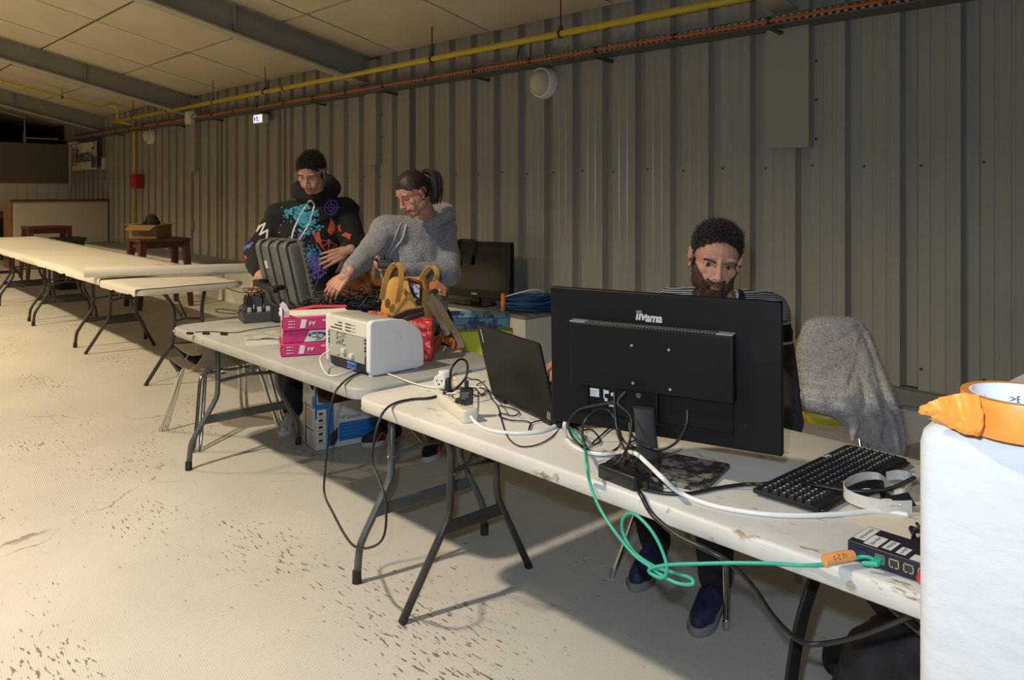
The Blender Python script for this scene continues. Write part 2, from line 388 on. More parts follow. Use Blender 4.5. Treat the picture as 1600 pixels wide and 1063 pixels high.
# ---- yellow gas pipe with hangers
my = mat('yellow_pipe', (.62, .46, .03), .35, var=.06); mdk = mat('dark_clamp', (.05, .045, .04), .6); PY = 4.6; PZ = 2.705
root = thing('gas_pipe', (0, PY, PZ), 'yellow gas pipe hanging under the ceiling along the corrugated wall', 'pipe')
m = MB((0, PY, PZ)); m.tube([(.9, PY, PZ), (-15.75, PY, PZ)], .027, 12); obj('long_run', m, my, root, smooth=True)
m = MB((0, PY, PZ)); xe = -15.45
pts = [(xe, PY, PZ), (xe, PY, PZ+.20), (xe, PY-.05, PZ+.27), (xe, PY-.12, PZ+.295)]
pts += [(xe, y, ceil_z(y)-.16) for y in (4.3, 3.0, 1.5, 0, -1.5)]
m.tube(pts, .022, 10); obj('branch', m, my, root, smooth=True)
m = MB((0, PY, PZ)); m.tube([(-15.6, PY, PZ), (-15.55, 4.75, PZ-.02), (-15.5, 4.88, PZ-.06), (-15.5, 4.90, PZ-.15), (-15.5, 4.90, .45)], .022, 10); obj('down_pipe', m, my, root, smooth=True)
for px, wob in ((1640, 0), (876, 0), (675, 0), (413, .05), (333, 0), (208, 0)):
    p = SY(px, 100, PY); h = MB((0, PY, PZ)); x = p.x
    h.tube([(x+wob, PY, PZ+.035), (x+wob*.2, PY, ceil_z(PY)+.01)], .006, 6); h.cyl((x-.012, PY, PZ), (x+.012, PY, PZ), .034); h.box((x, PY, PZ+.045), (.03, .02, .03)); obj('hanger', h, mdk, root)
for x in (-6.2, -9.1, -13.0, -4.0):
    h = MB((0, PY, PZ)); h.cyl((x-.02, PY, PZ), (x+.02, PY, PZ), .031, seg=12); obj('coupling', h, mdk if x < -9 else my, root)
for y in (3.7, 1.6): 
    h = MB((0, PY, PZ)); h.tube([(xe, y, ceil_z(y)-.16), (xe, y, ceil_z(y))], .006, 6); h.cyl((xe, y-.015, ceil_z(y)-.16), (xe, y+.015, ceil_z(y)-.16), .03); obj('hanger', h, mdk, root)
# ---- perforated cable tray with an orange cable
TY = 4.78; TZ = 2.53
root = thing('cable_tray', (0, TY, TZ), 'perforated steel cable tray running along the corrugated wall below the yellow pipe', 'cable tray')
mt = mat('galvanised_tray', (.40, .385, .33), .5, .3, var=.1, vscale=5); L0, L1 = -19.5, 1.6
m = MB((0, TY, TZ)); m.box(((L0+L1)/2, TY+.06, TZ), (L1-L0, .20, .004)); m.box(((L0+L1)/2, TY-.04, TZ+.004), (L1-L0, .003, .012)); m.box(((L0+L1)/2, TY-.04, TZ+.058), (L1-L0, .003, .008)); m.box(((L0+L1)/2, TY+.158, TZ+.03), (L1-L0, .003, .06))
obj('tray_bottom', m, mat('tray_dark', (.13, .125, .11), .6, .2), root)
m = MB((0, TY, TZ)); x = L0
while x < L1: m.box((x, TY-.04, TZ+.032), (.022, .003, .05)); x += .05
o = obj('slotted_edge', m, mt, root); o['kind'] = 'stuff'
m = MB((0, TY, TZ)); pts = [V((L0+i*.35, TY-.052, TZ+.03+.004*math.sin(i*1.3)+.003*math.sin(i*.37))) for i in range(61)]; m.tube(pts, .011, 8); obj('orange_cable', m, mat('orange_cable', (.50, .12, .03), .5), root, smooth=True)
for i in range(5):
    m = MB((0, TY, TZ)); pts = [V((L0+j*.7, TY+i*.03, TZ+.014+.008*math.sin(j*1.1+i))) for j in range(31)]; m.tube(pts, .009, 6); obj('cable', m, mat('dark_cable%d' % (i % 2), ((.03, .03, .03), (.45, .42, .36))[i % 2], .6), root, smooth=True)
cl = MB(); cl.box((0, TY-.055, TZ+.03), (.014, .03, .045)); cme = cl.mesh('cable_tie'); cme.materials.append(mdk)
for v in cme.vertices: v.co -= V((0, TY, TZ))
for i in range(26):
    o = bpy.data.objects.new('cable_tie', cme); COL.objects.link(o); o.parent = root; o.location = (1.0-i*.74, 0, 0)
br = MB(); br.add([(-.015, TY-.05, TZ-.02), (.015, TY-.05, TZ-.02), (.015, WY, TZ-.02), (-.015, WY, TZ-.02), (-.015, WY, TZ-.05), (.015, WY, TZ-.05)], [(0, 1, 2, 3), (3, 2, 5, 4), (0, 4, 5, 1), (0, 3, 4), (1, 5, 2)])
bme = br.mesh('bracket'); bme.materials.append(mdk)
for v in bme.vertices: v.co -= V((0, TY, TZ))
for i in range(13):
    o = bpy.data.objects.new('bracket', bme); COL.objects.link(o); o.parent = root; o.location = (.3-i*1.5, 0, 0)
# loose wires hanging near the tray
for px, y0, y1, l in ((400, 150, 180, 'thin dark wire hanging from the yellow pipe to the exit sign'), (420, 128, 165, 'thin dark wire hanging beside the exit sign')):
    single('hanging_wire', MB().tube(smooth_pts([SY(px, y0, 4.62), SY(px-4, (y0+y1)/2, 4.66), SY(px-6, y1, 4.7)]), .006, 6), mdk, l, 'wire', smooth=True)
for px in (809,):
    single('hanging_wire', MB().tube(smooth_pts([SY(818, 68, 4.62), SY(811, 76, 4.68), SY(808, 92, 4.72)]), .005, 6).tube([SY(829, 65, 4.62), SY(829, 88, 4.72)], .005, 6), mdk, 'two thin dark wires between pipe and tray above the round lamp', 'wire', smooth=True)
# ---- round bulkhead lamps
def bulkhead(px, py, dia, label):
    p = SY(px, py, WY); root = thing('bulkhead_lamp', (p.x, WY, p.z), label, 'lamp', group=None)
    M = Matrix.Rotation(PI/2, 4, 'X')
    m = MB(); m.lathe([(dia*.36, 0), (dia*.5, .0), (dia*.5, .05), (dia*.46, .075), (dia*.415, .075), (dia*.41, .06)], 36, M); obj('ring', m, mat('ring_white', (.85, .84, .80), .4), root, smooth=True, auto=35)
    m = MB(); m.lathe([(dia*.41, .055), (dia*.40, .085), (dia*.34, .115), (dia*.24, .138), (dia*.12, .15), (0, .153)], 36, M)
    g = bpy.data.materials.get('lamp_glass') or mat('lamp_glass', (.78, .74, .58), .12, spec=.8)
    g.node_tree.nodes['Principled BSDF'].inputs['Transmission Weight'].default_value = .35; g.node_tree.nodes['Principled BSDF'].inputs['IOR'].default_value = 1.2
    obj('glass_bowl', m, g, root, smooth=True)
    m = MB(); m.lathe([(0, .012), (dia*.4, .012), (dia*.4, .016), (0, .016)], 24, M); obj('reflector', m, mat('reflector', (.55, .5, .36), .3), root)
    m = MB(); m.ell((.02, -.06, -.01), (.028, .028, .045)); m.cyl((.02, -.06, .03), (.02, -.06, .07), .018); obj('bulb', m, mat('bulb', (.75, .73, .66), .3), root, smooth=True)
    return root
bulkhead(853, 130, .275, 'round white bulkhead lamp on the corrugated wall under the cable tray, above the flat screen')
bulkhead(238, 213, .28, 'small distant round bulkhead lamp on the wall beside the yellow down pipe')
# ---- exit sign, junction box, alarm box, switch, socket
p = SY(408, 186, 4.82); root = thing('exit_sign', p-V((0, 0, .07)), 'small glowing white emergency exit sign on the wall under the cable tray', 'sign')
m = MB(); m.box((0, 0, .07), (.26, .09, .12)); obj('housing', m, mat('white_plastic', (.62, .61, .56), .4), root, bevel=.01)
m = MB(); m.box((0, -.048, .07), (.235, .01, .10)); obj('lit_panel', m, mat('lit_panel', (.8, .9, 1), .4, emit=((.75, .85, 1), 1.6)), root)
m = MB(); m.ell((-.01, -.056, .105), (.012, .002, .012)); 
for a, b in (((-.01, .095), (.005, .06)), ((.0, .088), (.035, .09)), ((0, .085), (-.035, .075)), ((.005, .06), (.03, .045)), ((.03, .045), (.03, .025)), ((.005, .06), (-.02, .03))): m.cap((a[0], -.056, a[1]), (b[0], -.056, b[1]), .006, .006, 8, 2)
m.box((-.08, -.055, .07), (.03, .003, .06)); m.tube([(-.05, -.056, .07), (-.03, -.056, .07)], .005, 4); obj('running_figure', m, mat('sign_ink', (.05, .12, .09), .5), root)
p = SY(297, 184, 4.72); root = thing('junction_box', p-V((0, 0, .1)), 'beige square junction box on the cable tray by the rafter foot', 'electrical box')
m = MB(); m.box((0, 0, .1), (.2, .08, .2)); obj('box_body', m, mat('white_plastic', (.62, .61, .56), .4), root, bevel=.01)
m = MB(); m.cyl((.1, 0, .1), (.26, 0, .12), .03); obj('cable_gland', m, mat('galv', (.4, .38, .33), .4, .6), root, smooth=True)
m = MB(); m.box((0, -.045, .1), (.17, .01, .17)); obj('lid', m, mat('white_plastic', (.62, .61, .56), .4), root, bevel=.004)
p = SY(219, 284, WY-.02); root = thing('alarm_box', p-V((0, 0, .12)), 'red gas shut-off box on the wall beside the yellow down pipe', 'alarm box')
m = MB(); m.box((.03, -.06, .12), (.26, .14, .25)); obj('box_body', m, mat('red_box', (.40, .015, .02), .4), root, bevel=.008)
m = MB(); m.box((-.12, -.07, .12), (.05, .1, .2)); obj('side_cover', m, mat('red_box_dark', (.22, .01, .012), .4), root, bevel=.006)
m = MB(); m.box((.03, -.135, .12), (.15, .008, .14)); obj('door', m, mat('red_box', (.40, .015, .02), .4), root, bevel=.003)
p = SY(164, 254, WY); root = thing('wall_switch', p-V((0, 0, .1)), 'narrow white wall box with a small grey switch below, right of the banner', 'switch')
m = MB(); m.box((0, -.03, .08), (.12, .06, .24)); obj('box_body', m, mat('white_plastic', (.62, .61, .56), .4), root, bevel=.008)
m = MB(); m.box((0, -.03, -.17), (.13, .05, .12)); obj('switch_plate', m, mat('grey_paint', (.30, .30, .28), .6), root, bevel=.006)
m = MB(); m.tube([(0, -.015, .2), (0, -.015, .75)], .012, 6); obj('conduit', m, mat('seam_metal', (.36, .32, .24), .5), root)
p = SY(302, 353, WY); root = thing('wall_socket', p-V((0, 0, .07)), 'grey surface socket at the foot of a thin conduit, left of the young man', 'socket')
m = MB(); m.box((0, -.03, .07), (.10, .06, .15)); obj('box_body', m, mat('grey_paint', (.30, .30, .28), .6), root, bevel=.01)
m = MB(); m.tube([(0, -.015, .14), (0, -.015, 1.95)], .012, 6); obj('conduit', m, mat('seam_metal', (.36, .32, .24), .5), root)
# ---- hung banner
a = SY(115, 222, 4.82); w = 1.55; h = .52
p0 = V((a.x, 4.80, 2.44)); p1 = SY(152, 222, 4.80); ww = (p1-p0).x; hh = .56
root = thing('banner', (p0.x, 4.8, p0.z-hh), 'white banner with blue script lettering hanging at the far end of the wall', 'banner')
m = MB(); n = 14
for s_ in (0, .006): pass
rows = [[V((ww*i/n, .03*math.sin(i*.7)-.0, hh*j/4)) for j in range(5)] for i in range(n+1)]
vs = [p for r in rows for p in r]+[p+V((0, .006, 0)) for r in rows for p in r]; N5 = (n+1)*5; fs = []
for i in range(n):
    for j in range(4): q = i*5+j; fs.append((q, q+5, q+6, q+1)); fs.append((N5+q+1, N5+q+6, N5+q+5, N5+q))
m.add(vs, fs); obj('cloth', m, mat('banner_white', (.62, .58, .50), .7), root, smooth=True)
tv, tf = text_geo('Buvette', .40, .002, shear=.35, bold=.003)
sx = ww*.55/1.15
m = MB(); M = basis((.82*ww/1.75, 0, 0), (0, 0, 1), (0, -1, 0), (ww*.5, -.04, hh*.50)); m.add(tv, tf, M); obj('lettering', m, mat('banner_blue', (.03, .05, .16), .7), root)
m = MB(); m.ell((ww*.13, -.04, hh*.48), (ww*.055, .004, hh*.26)); m.ell((ww*.13, -.04, hh*.78), (ww*.05, .004, hh*.08)); m.box((ww*.13, -.04, hh*.2), (ww*.07, .006, .05)); obj('left_emblem', m, mat('banner_orange', (.30, .14, .08), .7), root)
m = MB(); m.add([(ww*.86, -.04, hh*.05), (ww*.97, -.04, hh*.05), (ww*.99, -.04, hh*.35), (ww*.86, -.04, hh*.60), (ww*.84, -.04, hh*.35)], [(0, 1, 2, 3, 4)]); m.box((ww*.92, -.04, hh*.75), (ww*.09, .006, .05)); m.box((ww*.95, -.04, hh*.9), (ww*.012, .006, .09)); obj('right_emblem', m, mat('banner_blue', (.03, .05, .16), .7), root)
m = MB(); m.tube([(-.25, -.02, hh+.03), (.45, -.02, hh+.03)], .02, 8); m.tube([(-.1, -.02, -.4), (-.1, -.02, hh+.02)], .018, 6); obj('hanging_rod', m, mat('white_plastic', (.62, .61, .56), .4), root)
# ---- bar with brown top in front of the tiled wall
BX = -17.2
root = thing('bar_counter', (BX-.1, 4.1, 0), 'white fronted bar partition with a brown wooden top at the far end', 'counter')
og = (BX-.1, 4.1, 0)
m = MB(og); m.box((BX, 4.12, .62), (.10, 1.60, 1.24)); obj('front_panel', m, mat('bar_white', (.52, .49, .42), .7, var=.05, vscale=2), root)
m = MB(og); m.box((BX-.02, 4.10, 1.265), (.22, 1.66, .045)); obj('counter_top', m, mat('bar_wood', (.13, .05, .03), .45), root, bevel=.006)
m = MB(og); m.box((BX-.35, 3.30, .62), (.6, .05, 1.24)); obj('side_panel', m, mat('bar_wood_side', (.26, .12, .05), .5, var=.15), root)
root = thing('kitchen_counter', (XL+.4, 2.9, 0), 'dark kitchen counter with shelf against the tiled end wall, behind the bar', 'counter')
og = (XL+.4, 2.9, 0)
m = MB(og); m.box((XL+.4, 2.9, .92), (.7, 2.0, .05)); obj('worktop', m, mat('wt', (.16, .12, .09), .4), root)
m = MB(og)
for y in (1.95, 2.7, 3.45): m.box((XL+.4, y, .45), (.6, .05, .9))
m.box((XL+.4, 2.9, .35), (.6, 1.9, .03)); obj('shelf_frame', m, mat('dark_metal', (.03, .03, .03), .6), root)
for k, (y, h, r, nm, lb) in enumerate(((2.55, .28, .04, 'bottle', 'dark bottle standing on the far kitchen counter'), (2.75, .16, .07, 'pot', 'small metal pot on the far kitchen counter'), (3.0, .2, .05, 'jug', 'pale jug on the far kitchen counter'))):
    m = MB((XL+.35, y, .945)); m.lathe([(r, .0), (r, h*.6), (r*.5, h*.75), (r*.45, h)], 14, Matrix.Translation((XL+.35, y, .945)))
    o = obj(nm, m, mat('kk%d' % k, ((.02, .03, .02), (.3, .3, .3), (.5, .45, .35))[k], .3), smooth=True); o.location = (XL+.35, y, .945); tag(o, lb, nm)
# ---- long plinth along the wall
PX1 = -4.66; PYF = 4.43; PZT = .452
PX0 = -17.0
m = MB(); m.box(((PX0+PX1)/2, (PYF+WY+.1)/2, PZT/2-.01), (PX1-PX0, WY+.1-PYF, PZT-.02)); pl_ = struct('plinth_wall', m, mat('plinth_white', (.68, .66, .60), .8, var=.06, vscale=1.5))
m = MB(); m.box(((PX0+PX1)/2, (PYF+WY+.1)/2, PZT-.01), (PX1-PX0+.004, WY+.1-PYF, .022)); obj('plinth_top', m, mat('plinth_top', (.17, .18, .165), .7, var=.15, vscale=6), pl_, bevel=.004)
m = MB(); x = -8.6
while x < PX1-.03: m.box((x, PYF+.13, PZT+.003), (.006, .24, .006)); x += .03
for y in (PYF+.02, PYF+.12, PYF+.24): m.box(((-8.6+PX1)/2, y, PZT+.004), (8.6+PX1, .006, .008))
o = obj('grating', m, mat('grating', (.26, .25, .22), .5, .4), pl_); o['kind'] = 'stuff'
# ---- foreground white block (roughcast parapet)
bx0, by0, bz = -.413, 1.075, 1.180
m = MB(); r = .035
def rr_ring(z, ins):
    return [V((x, y, z)) for x, y in rrect(2.0-2*ins, 2.4-2*ins, .012+.02, 4, bx0+1.0, by0+1.2)]
rings = [rr_ring(0, 0), rr_ring(bz-.03, 0), rr_ring(bz-.015, .003), rr_ring(bz-.004, .012), rr_ring(bz, .026)]
m.loft(rings)
par = struct('wall_parapet', m, mat('roughcast_white', (.50, .495, .48), .75, bump=.55, bscale=14, stretch=(1, 1, 1.6), dirt=((.55, .53, .54), 40, .78)), auto=60)
# ================================================================== TABLES
mleg = mat('leg_grey', (.10, .11, .105), .38, .3, var=.1, vscale=20); mleg2 = mat('leg_dark', (.055, .052, .05), .38, .3, var=.15, vscale=20); mfoot = mat('rubber_black', (.015, .015, .015), .6)
mtop_far = mat('far_tabletop', (.60, .57, .50), .6, var=.05, vscale=3)
def table_top(name, root, og, x0, x1, y0, y1, m, rad=.07, T=.74, th=.045):
    rings = []; w, h = x1-x0, y1-y0; cx, cy = (x0+x1)/2, (y0+y1)/2
    for z, ins in ((T-th, .004), (T-th+.004, 0), (T-.010, 0), (T-.003, .003), (T, .010)):
        rings.append([V((x, y, z)) for x, y in rrect(w-2*ins, h-2*ins, rad, 7, cx, cy)])
    mb = MB(og); mb.loft(rings); return obj(name, mb, m, root, smooth=True, auto=50)
def leg_frame(root, og, x, y0, style, m, inward, T=.695, tape=None):
    """one folding end frame: two bent legs, two cross bars, a folding brace; y0 = front edge of the table"""
    r = .0145
    if style == 'wishbone':
        A = [(y0+.19, T), (y0+.19, .36), (y0+.045, .135), (y0+.035, .0)]; B = [(y0+.53, T), (y0+.53, .36), (y0+.655, .135), (y0+.665, .0)]; zb, zu = .245, .44
    else:
        A = [(y0+.185, T), (y0+.265, .55), (y0+.255, .31), (y0+.05, .0)]; B = [(y0+.50, T), (y0+.475, .55), (y0+.48, .32), (y0+.65, .0)]; zb, zu = .27, .46
    for P in (A, B):
        P3 = [V((x, y, z)) for y, z in P]; pts = [P3[0]]
        for i in (1, 2):
            a = (P3[i-1]-P3[i]).normalized()*.05; b = (P3[i+1]-P3[i]).normalized()*.05
            pts += [P3[i]+a, P3[i]+a*.35+b*.08, P3[i]+b*.35+a*.08, P3[i]+b]
        pts.append(P3[3]+V((0, 0, .003)))
        lg = obj('leg', MB(og).tube(pts, r, 10), m, root, smooth=True)
        if style == 'wishbone': obj('foot_cap', MB(og).cyl(P3[3], P3[3]+V((0, 0, .045)), r+.0035, r+.0025, 12), mfoot, lg, smooth=True, auto=40)
        else: obj('foot_cap', MB(og).tube([P3[3]+V((0, .000, .0)), P3[3]+(P3[2]-P3[3]).normalized()*.02], r+.001, 10), mfoot, lg)
        obj('rivet', MB(og).cyl(V((x-.016, P3[1].y, zu)), V((x+.016, P3[1].y, zu)), .005, seg=8).cyl(V((x, P3[1].y-.017, zu)), V((x, P3[1].y, zu)), .005, seg=8), mat('steel', (.55, .55, .53), .3, .9), lg)
    def yat(P, z):
        for i in range(3):
            if P[i+1][1] <= z <= P[i][1]:
                t = (z-P[i+1][1])/(P[i][1]-P[i+1][1]); return P[i+1][0]+t*(P[i][0]-P[i+1][0])
    b = MB(og); b.box((x, (yat(A, zb)+yat(B, zb))/2, zb), (.012, yat(B, zb)-yat(A, zb), .045)); obj('crossbar', b, m, root, bevel=.004)
    b = MB(og); b.tube([(x, yat(A, zu), zu), (x, (A[0][0]+B[0][0])/2, zu+.015), (x, yat(B, zu), zu)], .010, 8); obj('crossbar', b, m, root)
    ym = (A[0][0]+B[0][0])/2; b = MB(og)
    for s in (-1, 1): b.tube([(x, ym+s*.015, zu+.015), (x+inward*.22, ym+s*.03, T-.10), (x+inward*.42, ym+s*.10, T)], .008, 6)
    b.tube([(x+inward*.03, ym-.02, zu+.04), (x+inward*.02, ym, zu+.055), (x+inward*.03, ym+.02, zu+.04)], .006, 6); obj('folding_brace', b, m, root)
    if tape: obj('orange_tape', MB(og).cyl((x, B[0][0], tape[0]), (x, B[0][0], tape[1]), r+.0015), mat('orange_tape', (.75, .22, .04), .5), root)
# grey table in the middle
def old_top(name, col, dcol, thr, sc=22):
    return mat(name, col, .5, var=.12, vscale=3.5, bump=.06, bscale=50, dirt=(dcol, sc, thr, (.35, 1, 1)))
mgrey = old_top('grey_table_plastic', (.36, .365, .345), (.24, .22, .18), .70)
mcream = old_top('worn_white_plastic', (.60, .58, .53), (.24, .18, .11), .60)
y0 = 1.585; og = (-3.5, 1.96, 0)
root = thing('folding_table', og, 'grey plastic folding table carrying the printer and the pink paper reams', 'table')
table_top('tabletop', root, og, -4.45, -2.545, y0, y0+.76, mgrey, rad=.09)
leg_frame(root, og, -4.27, y0, 'wishbone', mleg, 1, tape=(.47, .56)); leg_frame(root, og, -2.62, y0, 'wishbone', mleg, -1)
s = MB(og)
for x in (-4.38, -4.0, -2.75): s.cyl((x, y0+.002, .72), (x, y0-.004, .72), .007, seg=10)
obj('screw', s, mat('steel', (.55, .55, .53), .3, .9), root)
# near table
y0 = 1.53; og = (-1.45, 1.91, 0)
root = thing('folding_table', og, 'worn off-white plastic folding table nearest the camera, under the monitor', 'table')
table_top('tabletop', root, og, -2.50, -.42, y0, y0+.775, mcream, rad=.075)
leg_frame(root, og, -2.27, y0, 'splay', mleg2, 1); leg_frame(root, og, -.64, y0, 'splay', mleg2, -1)
for px, py in ((868.7, 745.5), (1329, 916)):
    p = SY(px, py, y0-.001); obj('screw', MB(og).cyl(p+V((0, .003, 0)), p-V((0, .003, 0)), .010, .0085, 16).box(p-V((0, .0035, 0)), (.012, .001, .002)), mat('steel', (.55, .55, .53), .3, .9), root, smooth=True, auto=40)
p = SY(912, 842, y0); 
# far row
def far_table(x0, x1, y0, label, st0, st1, group=None):
    og = ((x0+x1)/2, y0+.39, 0)
    root = thing('folding_table', og, label, 'table')
    table_top('tabletop', root, og, x0, x1, y0, y0+.79, mtop_far)
    leg_frame(root, og, x0+.17, y0+.06, st0, mleg2, 1); leg_frame(root, og, x1-.17, y0+.06, st1, mleg2, -1)
far_table(-8.06, -6.15, 1.965, 'white folding table with splayed legs at the near end of the far row', 'splay', 'splay')
far_table(-10.08, -8.12, 2.0, 'white folding table with bent legs, second in the far row', 'wishbone', 'wishbone')
far_table(-12.06, -10.12, 2.04, 'white folding table with bent legs, third in the far row', 'wishbone', 'wishbone')
far_table(-14.10, -12.12, 2.08, 'white folding table with bent legs at the frame edge, fourth in the far row', 'wishbone', 'wishbone')
# paper cloth over the far row, creased, hanging over the edge
mpaper = mat('white_paper_cloth', (.70, .68, .62), .8, var=.03, vscale=2)
def paper(name, x0, x1, ya, yb, drop, label, zt=.7425):
    random.seed(5); nx = int((x1-x0)/.04); m = MB(); rows = []
    prof = [(-.008, -drop), (-.010, -drop*.4), (-.004, .001)]+[((yb(0)-ya(0))*k/12, .002) for k in range(1, 12)]+[((yb(0)-ya(0))+.004, .001), ((yb(0)-ya(0))+.01, -drop*.4), ((yb(0)-ya(0))+.008, -drop)]
    for i in range(nx+1):
        x = x0+(x1-x0)*i/nx; r = []
        for j, (dy, dz) in enumerate(prof):
            q = noise.noise(V((x*7, dy*3, 1)))*.004+.003*max(0, noise.noise(V((x*1.2, dy*2, 5))))
            if abs((x*100) % 38-19) < 3: q += .004
            r.append(V((x, ya(x)+dy+(noise.noise(V((x*4, j, 3)))*.004 if dz < 0 else 0), zt+dz+(abs(q) if dz > 0 else q*2 if j in (0, len(prof)-1) else abs(q)))))
        rows.append(r)
    n = len(prof); vs = [p for r in rows for p in r]; N_ = len(vs); vs += [p+V((0, 0, .0012)) for p in vs]; fs = []
    for i in range(nx):
        for j in range(n-1): q = i*n+j; fs.append((q, q+n, q+n+1, q+1)); fs.append((N_+q+1, N_+q+n+1, N_+q+n, N_+q))
    m.add(vs, fs); return single(name, m, mpaper, label, 'tablecloth', smooth=True)
paper('paper_cloth', -14.2, -7.95, lambda x: 1.985-(x+8)*.018, lambda x: 2.80, .045, 'long white paper cloth covering the far row of tables')
paper('paper_cloth', -8.02, -7.02, lambda x: 1.958, lambda x: 2.765, .045, 'shorter white paper cloth overlapping the long one, under the paper roll', zt=.7475)
paper('paper_cloth', -7.00, -6.16, lambda x: 1.958, lambda x: 2.76, .05, 'small piece of white paper cloth on the near end of the far row', zt=.7425)
a, b = V((-7.16, 1.88, .80)), V((-6.60, 3.02, .80))
root = thing('paper_roll', (-6.9, 2.4, .757), 'long roll of white paper tablecloth lying across the far row of tables', 'paper roll'); og = (-6.9, 2.4, .757)
d = (b-a).normalized(); rings = []
m = MB(og); m.tube([a, a+d*.004, b-d*.004, b], [.040, .043, .043, .040], 24); obj('paper', m, mpaper, root, smooth=True, auto=40)
m = MB(og); m.cyl(a-d*.002, a+d*.01, .018, seg=16); m.tube([a-d*.001+V((.027*math.cos(t*.4)*(1-t*.012), 0, .027*math.sin(t*.4)*(1-t*.012))) for t in range(40)], .0012, 4); obj('core', m, mat('kraft', (.42, .30, .17), .8), root)
# ================================================================== SHELL CHAIRS
mshell = mat('shell_brown', (.125, .105, .075), .45, var=.06); mchrome = mat('chrome', (.62, .62, .60), .14, 1.0)
def shell_surface(w, d, back_h, seat_drop=.05, hem=.0):
    """side profile (y forward negative = front), swept sideways; returns grid"""
    prof = [(-d*.52, -.065), (-d*.54, -.035), (-d*.50, -.008), (-d*.40, .004), (-d*.2, -.012), (0, -.022), (d*.25, -.02), (d*.42, .0), (d*.52, .06), (d*.56, .14), (d*.59, .22), (d*.62, back_h*.8), (d*.64, back_h)]
    prof = [V((0, y, z)) for y, z in prof]; prof = smooth_pts(prof, 3); return prof
def make_chair(name, loc, label, rz, mshell, seat_z=.44, w=.42, d=.42, back_h=.34, mframe=None, lean=.06, parts=('seat_shell',), group=None):
    mframe = mframe or mchrome
    root = thing(name, loc, label, 'chair', rz, group)
    prof = shell_surface(w, d, back_h); n = len(prof); nx = 12; top = []; 
    for k, p in enumerate(prof):
        t = k/(n-1); hw = w/2*(.80+.22*math.sin(PI*min(1, t*1.25+.12))) if t < .7 else w/2*(.98-.25*((t-.7)/.3)**2)
        row = []
        for i in range(nx+1):
            u = -1+2*i/nx; e = abs(u)**3
            z = p.z+seat_z+(.012*u*u if .15 < t < .65 else 0); y = p.y-(.045*u*u if t >= .5 else 0)
            if t < .22: y += .085*u*u*(1-t/.22)
            if t > .9: z -= .05*(t-.9)/.1*e
            if k == 0: z -= .01*u*u
            row.append(V((hw*u, y, z)))
        top.append(row)
    m = MB(); N_ = n*(nx+1); vs = [p for r in top for p in r]
    nrm = []
    for k in range(n):
        a = prof[min(k+1, n-1)]-prof[max(k-1, 0)]; nn = V((0, -a.z, a.y)).normalized(); nrm += [nn]*(nx+1)
    vs += [p-q*.006 for p, q in zip(vs, nrm)]; fs = []
    for k in range(n-1):
        for i in range(nx): q = k*(nx+1)+i; fs.append((q, q+1, q+nx+2, q+nx+1)); fs.append((N_+q, N_+q+nx+1, N_+q+nx+2, N_+q+1))
    ring = [i for i in range(nx+1)]+[k*(nx+1)+nx for k in range(1, n)]+[(n-1)*(nx+1)+i for i in range(nx-1, -1, -1)]+[k*(nx+1) for k in range(n-2, 0, -1)]
    for i in range(len(ring)): a, b = ring[i], ring[(i+1) % len(ring)]; fs.append((a, b, N_+b, N_+a))
    m.add(vs, fs); obj('seat_shell', m, mshell, root, smooth=True, auto=60)
    for sx in (-1, 1):
        for sy in (-1, 1):
            x0, y0 = sx*w*.30, sy*d*.30; x1, y1 = sx*(w*.5+.03), sy*(d*.5+.035)
            pts = smooth_pts([(x0*.6, y0*.92, seat_z-.045), (x0*1.05, y0, seat_z-.045), (x0*1.3, y0*1.1, seat_z-.075), ((x0*1.3+x1)/2, (y0*1.1+y1)/2, (seat_z-.075)/2), (x1, y1, 0.002)], 4)
            lg = obj('leg', MB().tube(pts, .0105, 10), mframe, root, smooth=True)
            obj('foot_cap', MB().cyl((x1, y1, 0), (x1-sx*.004, y1-sy*.004, .03), .0125, seg=10), mframe, lg)
    f = MB()
    for sx in (-1, 1): f.tube([(sx*w*.2, -d*.28, seat_z-.045), (sx*w*.2, d*.28, seat_z-.045)], .009, 8)
    for sy in (-1, 1): f.tube([(-w*.2, sy*d*.27, seat_z-.045), (w*.2, sy*d*.27, seat_z-.045)], .009, 8)
    obj('seat_frame', f, mframe, root, smooth=True); return root
make_chair('shell_chair', (-4.80, 2.01, 0), 'lower of two stacked brown shell chairs tucked behind the grey table', R_(-90), mshell, .445, w=.46, d=.46, back_h=.27)
c = make_chair('shell_chair', (-4.79, 2.04, .0), 'upper of two stacked brown shell chairs tucked behind the grey table', R_(-90), mshell, .52, w=.46, d=.46, back_h=.20)
# man's chair and the chair under the fleece
make_chair('shell_chair', (-1.75, 2.60, 0), 'shell chair with chrome legs under the seated bearded man', R_(0), mat('shell_black', (.02, .02, .02), .5), .45, w=.44, d=.42, back_h=.36)
make_chair('shell_chair', FW*3.95+RT*1.535, 'chrome legged chair with a yellow seat, draped in the grey fleece', R_(22), mat('shell_yellow', (.52, .44, .03), .45), .445, w=.37, d=.42, back_h=.32)
# orange chairs stacked behind the woman
morange = mat('shell_orange', (.50, .17, .045), .4, var=.06)
for k in range(5):
    make_chair('orange_chair', (-5.05+.0*k, 3.18, .0), ('%s orange shell chair of the stack behind the woman' % ('lowest', 'second', 'middle', 'fourth', 'topmost')[k]), R_(200), morange, .46+.085*k, w=.44, d=.42, back_h=.34 if k < 4 else .42, mframe=mat('frame_grey', (.35, .34, .30), .3, .7), group='orange stacking chairs')
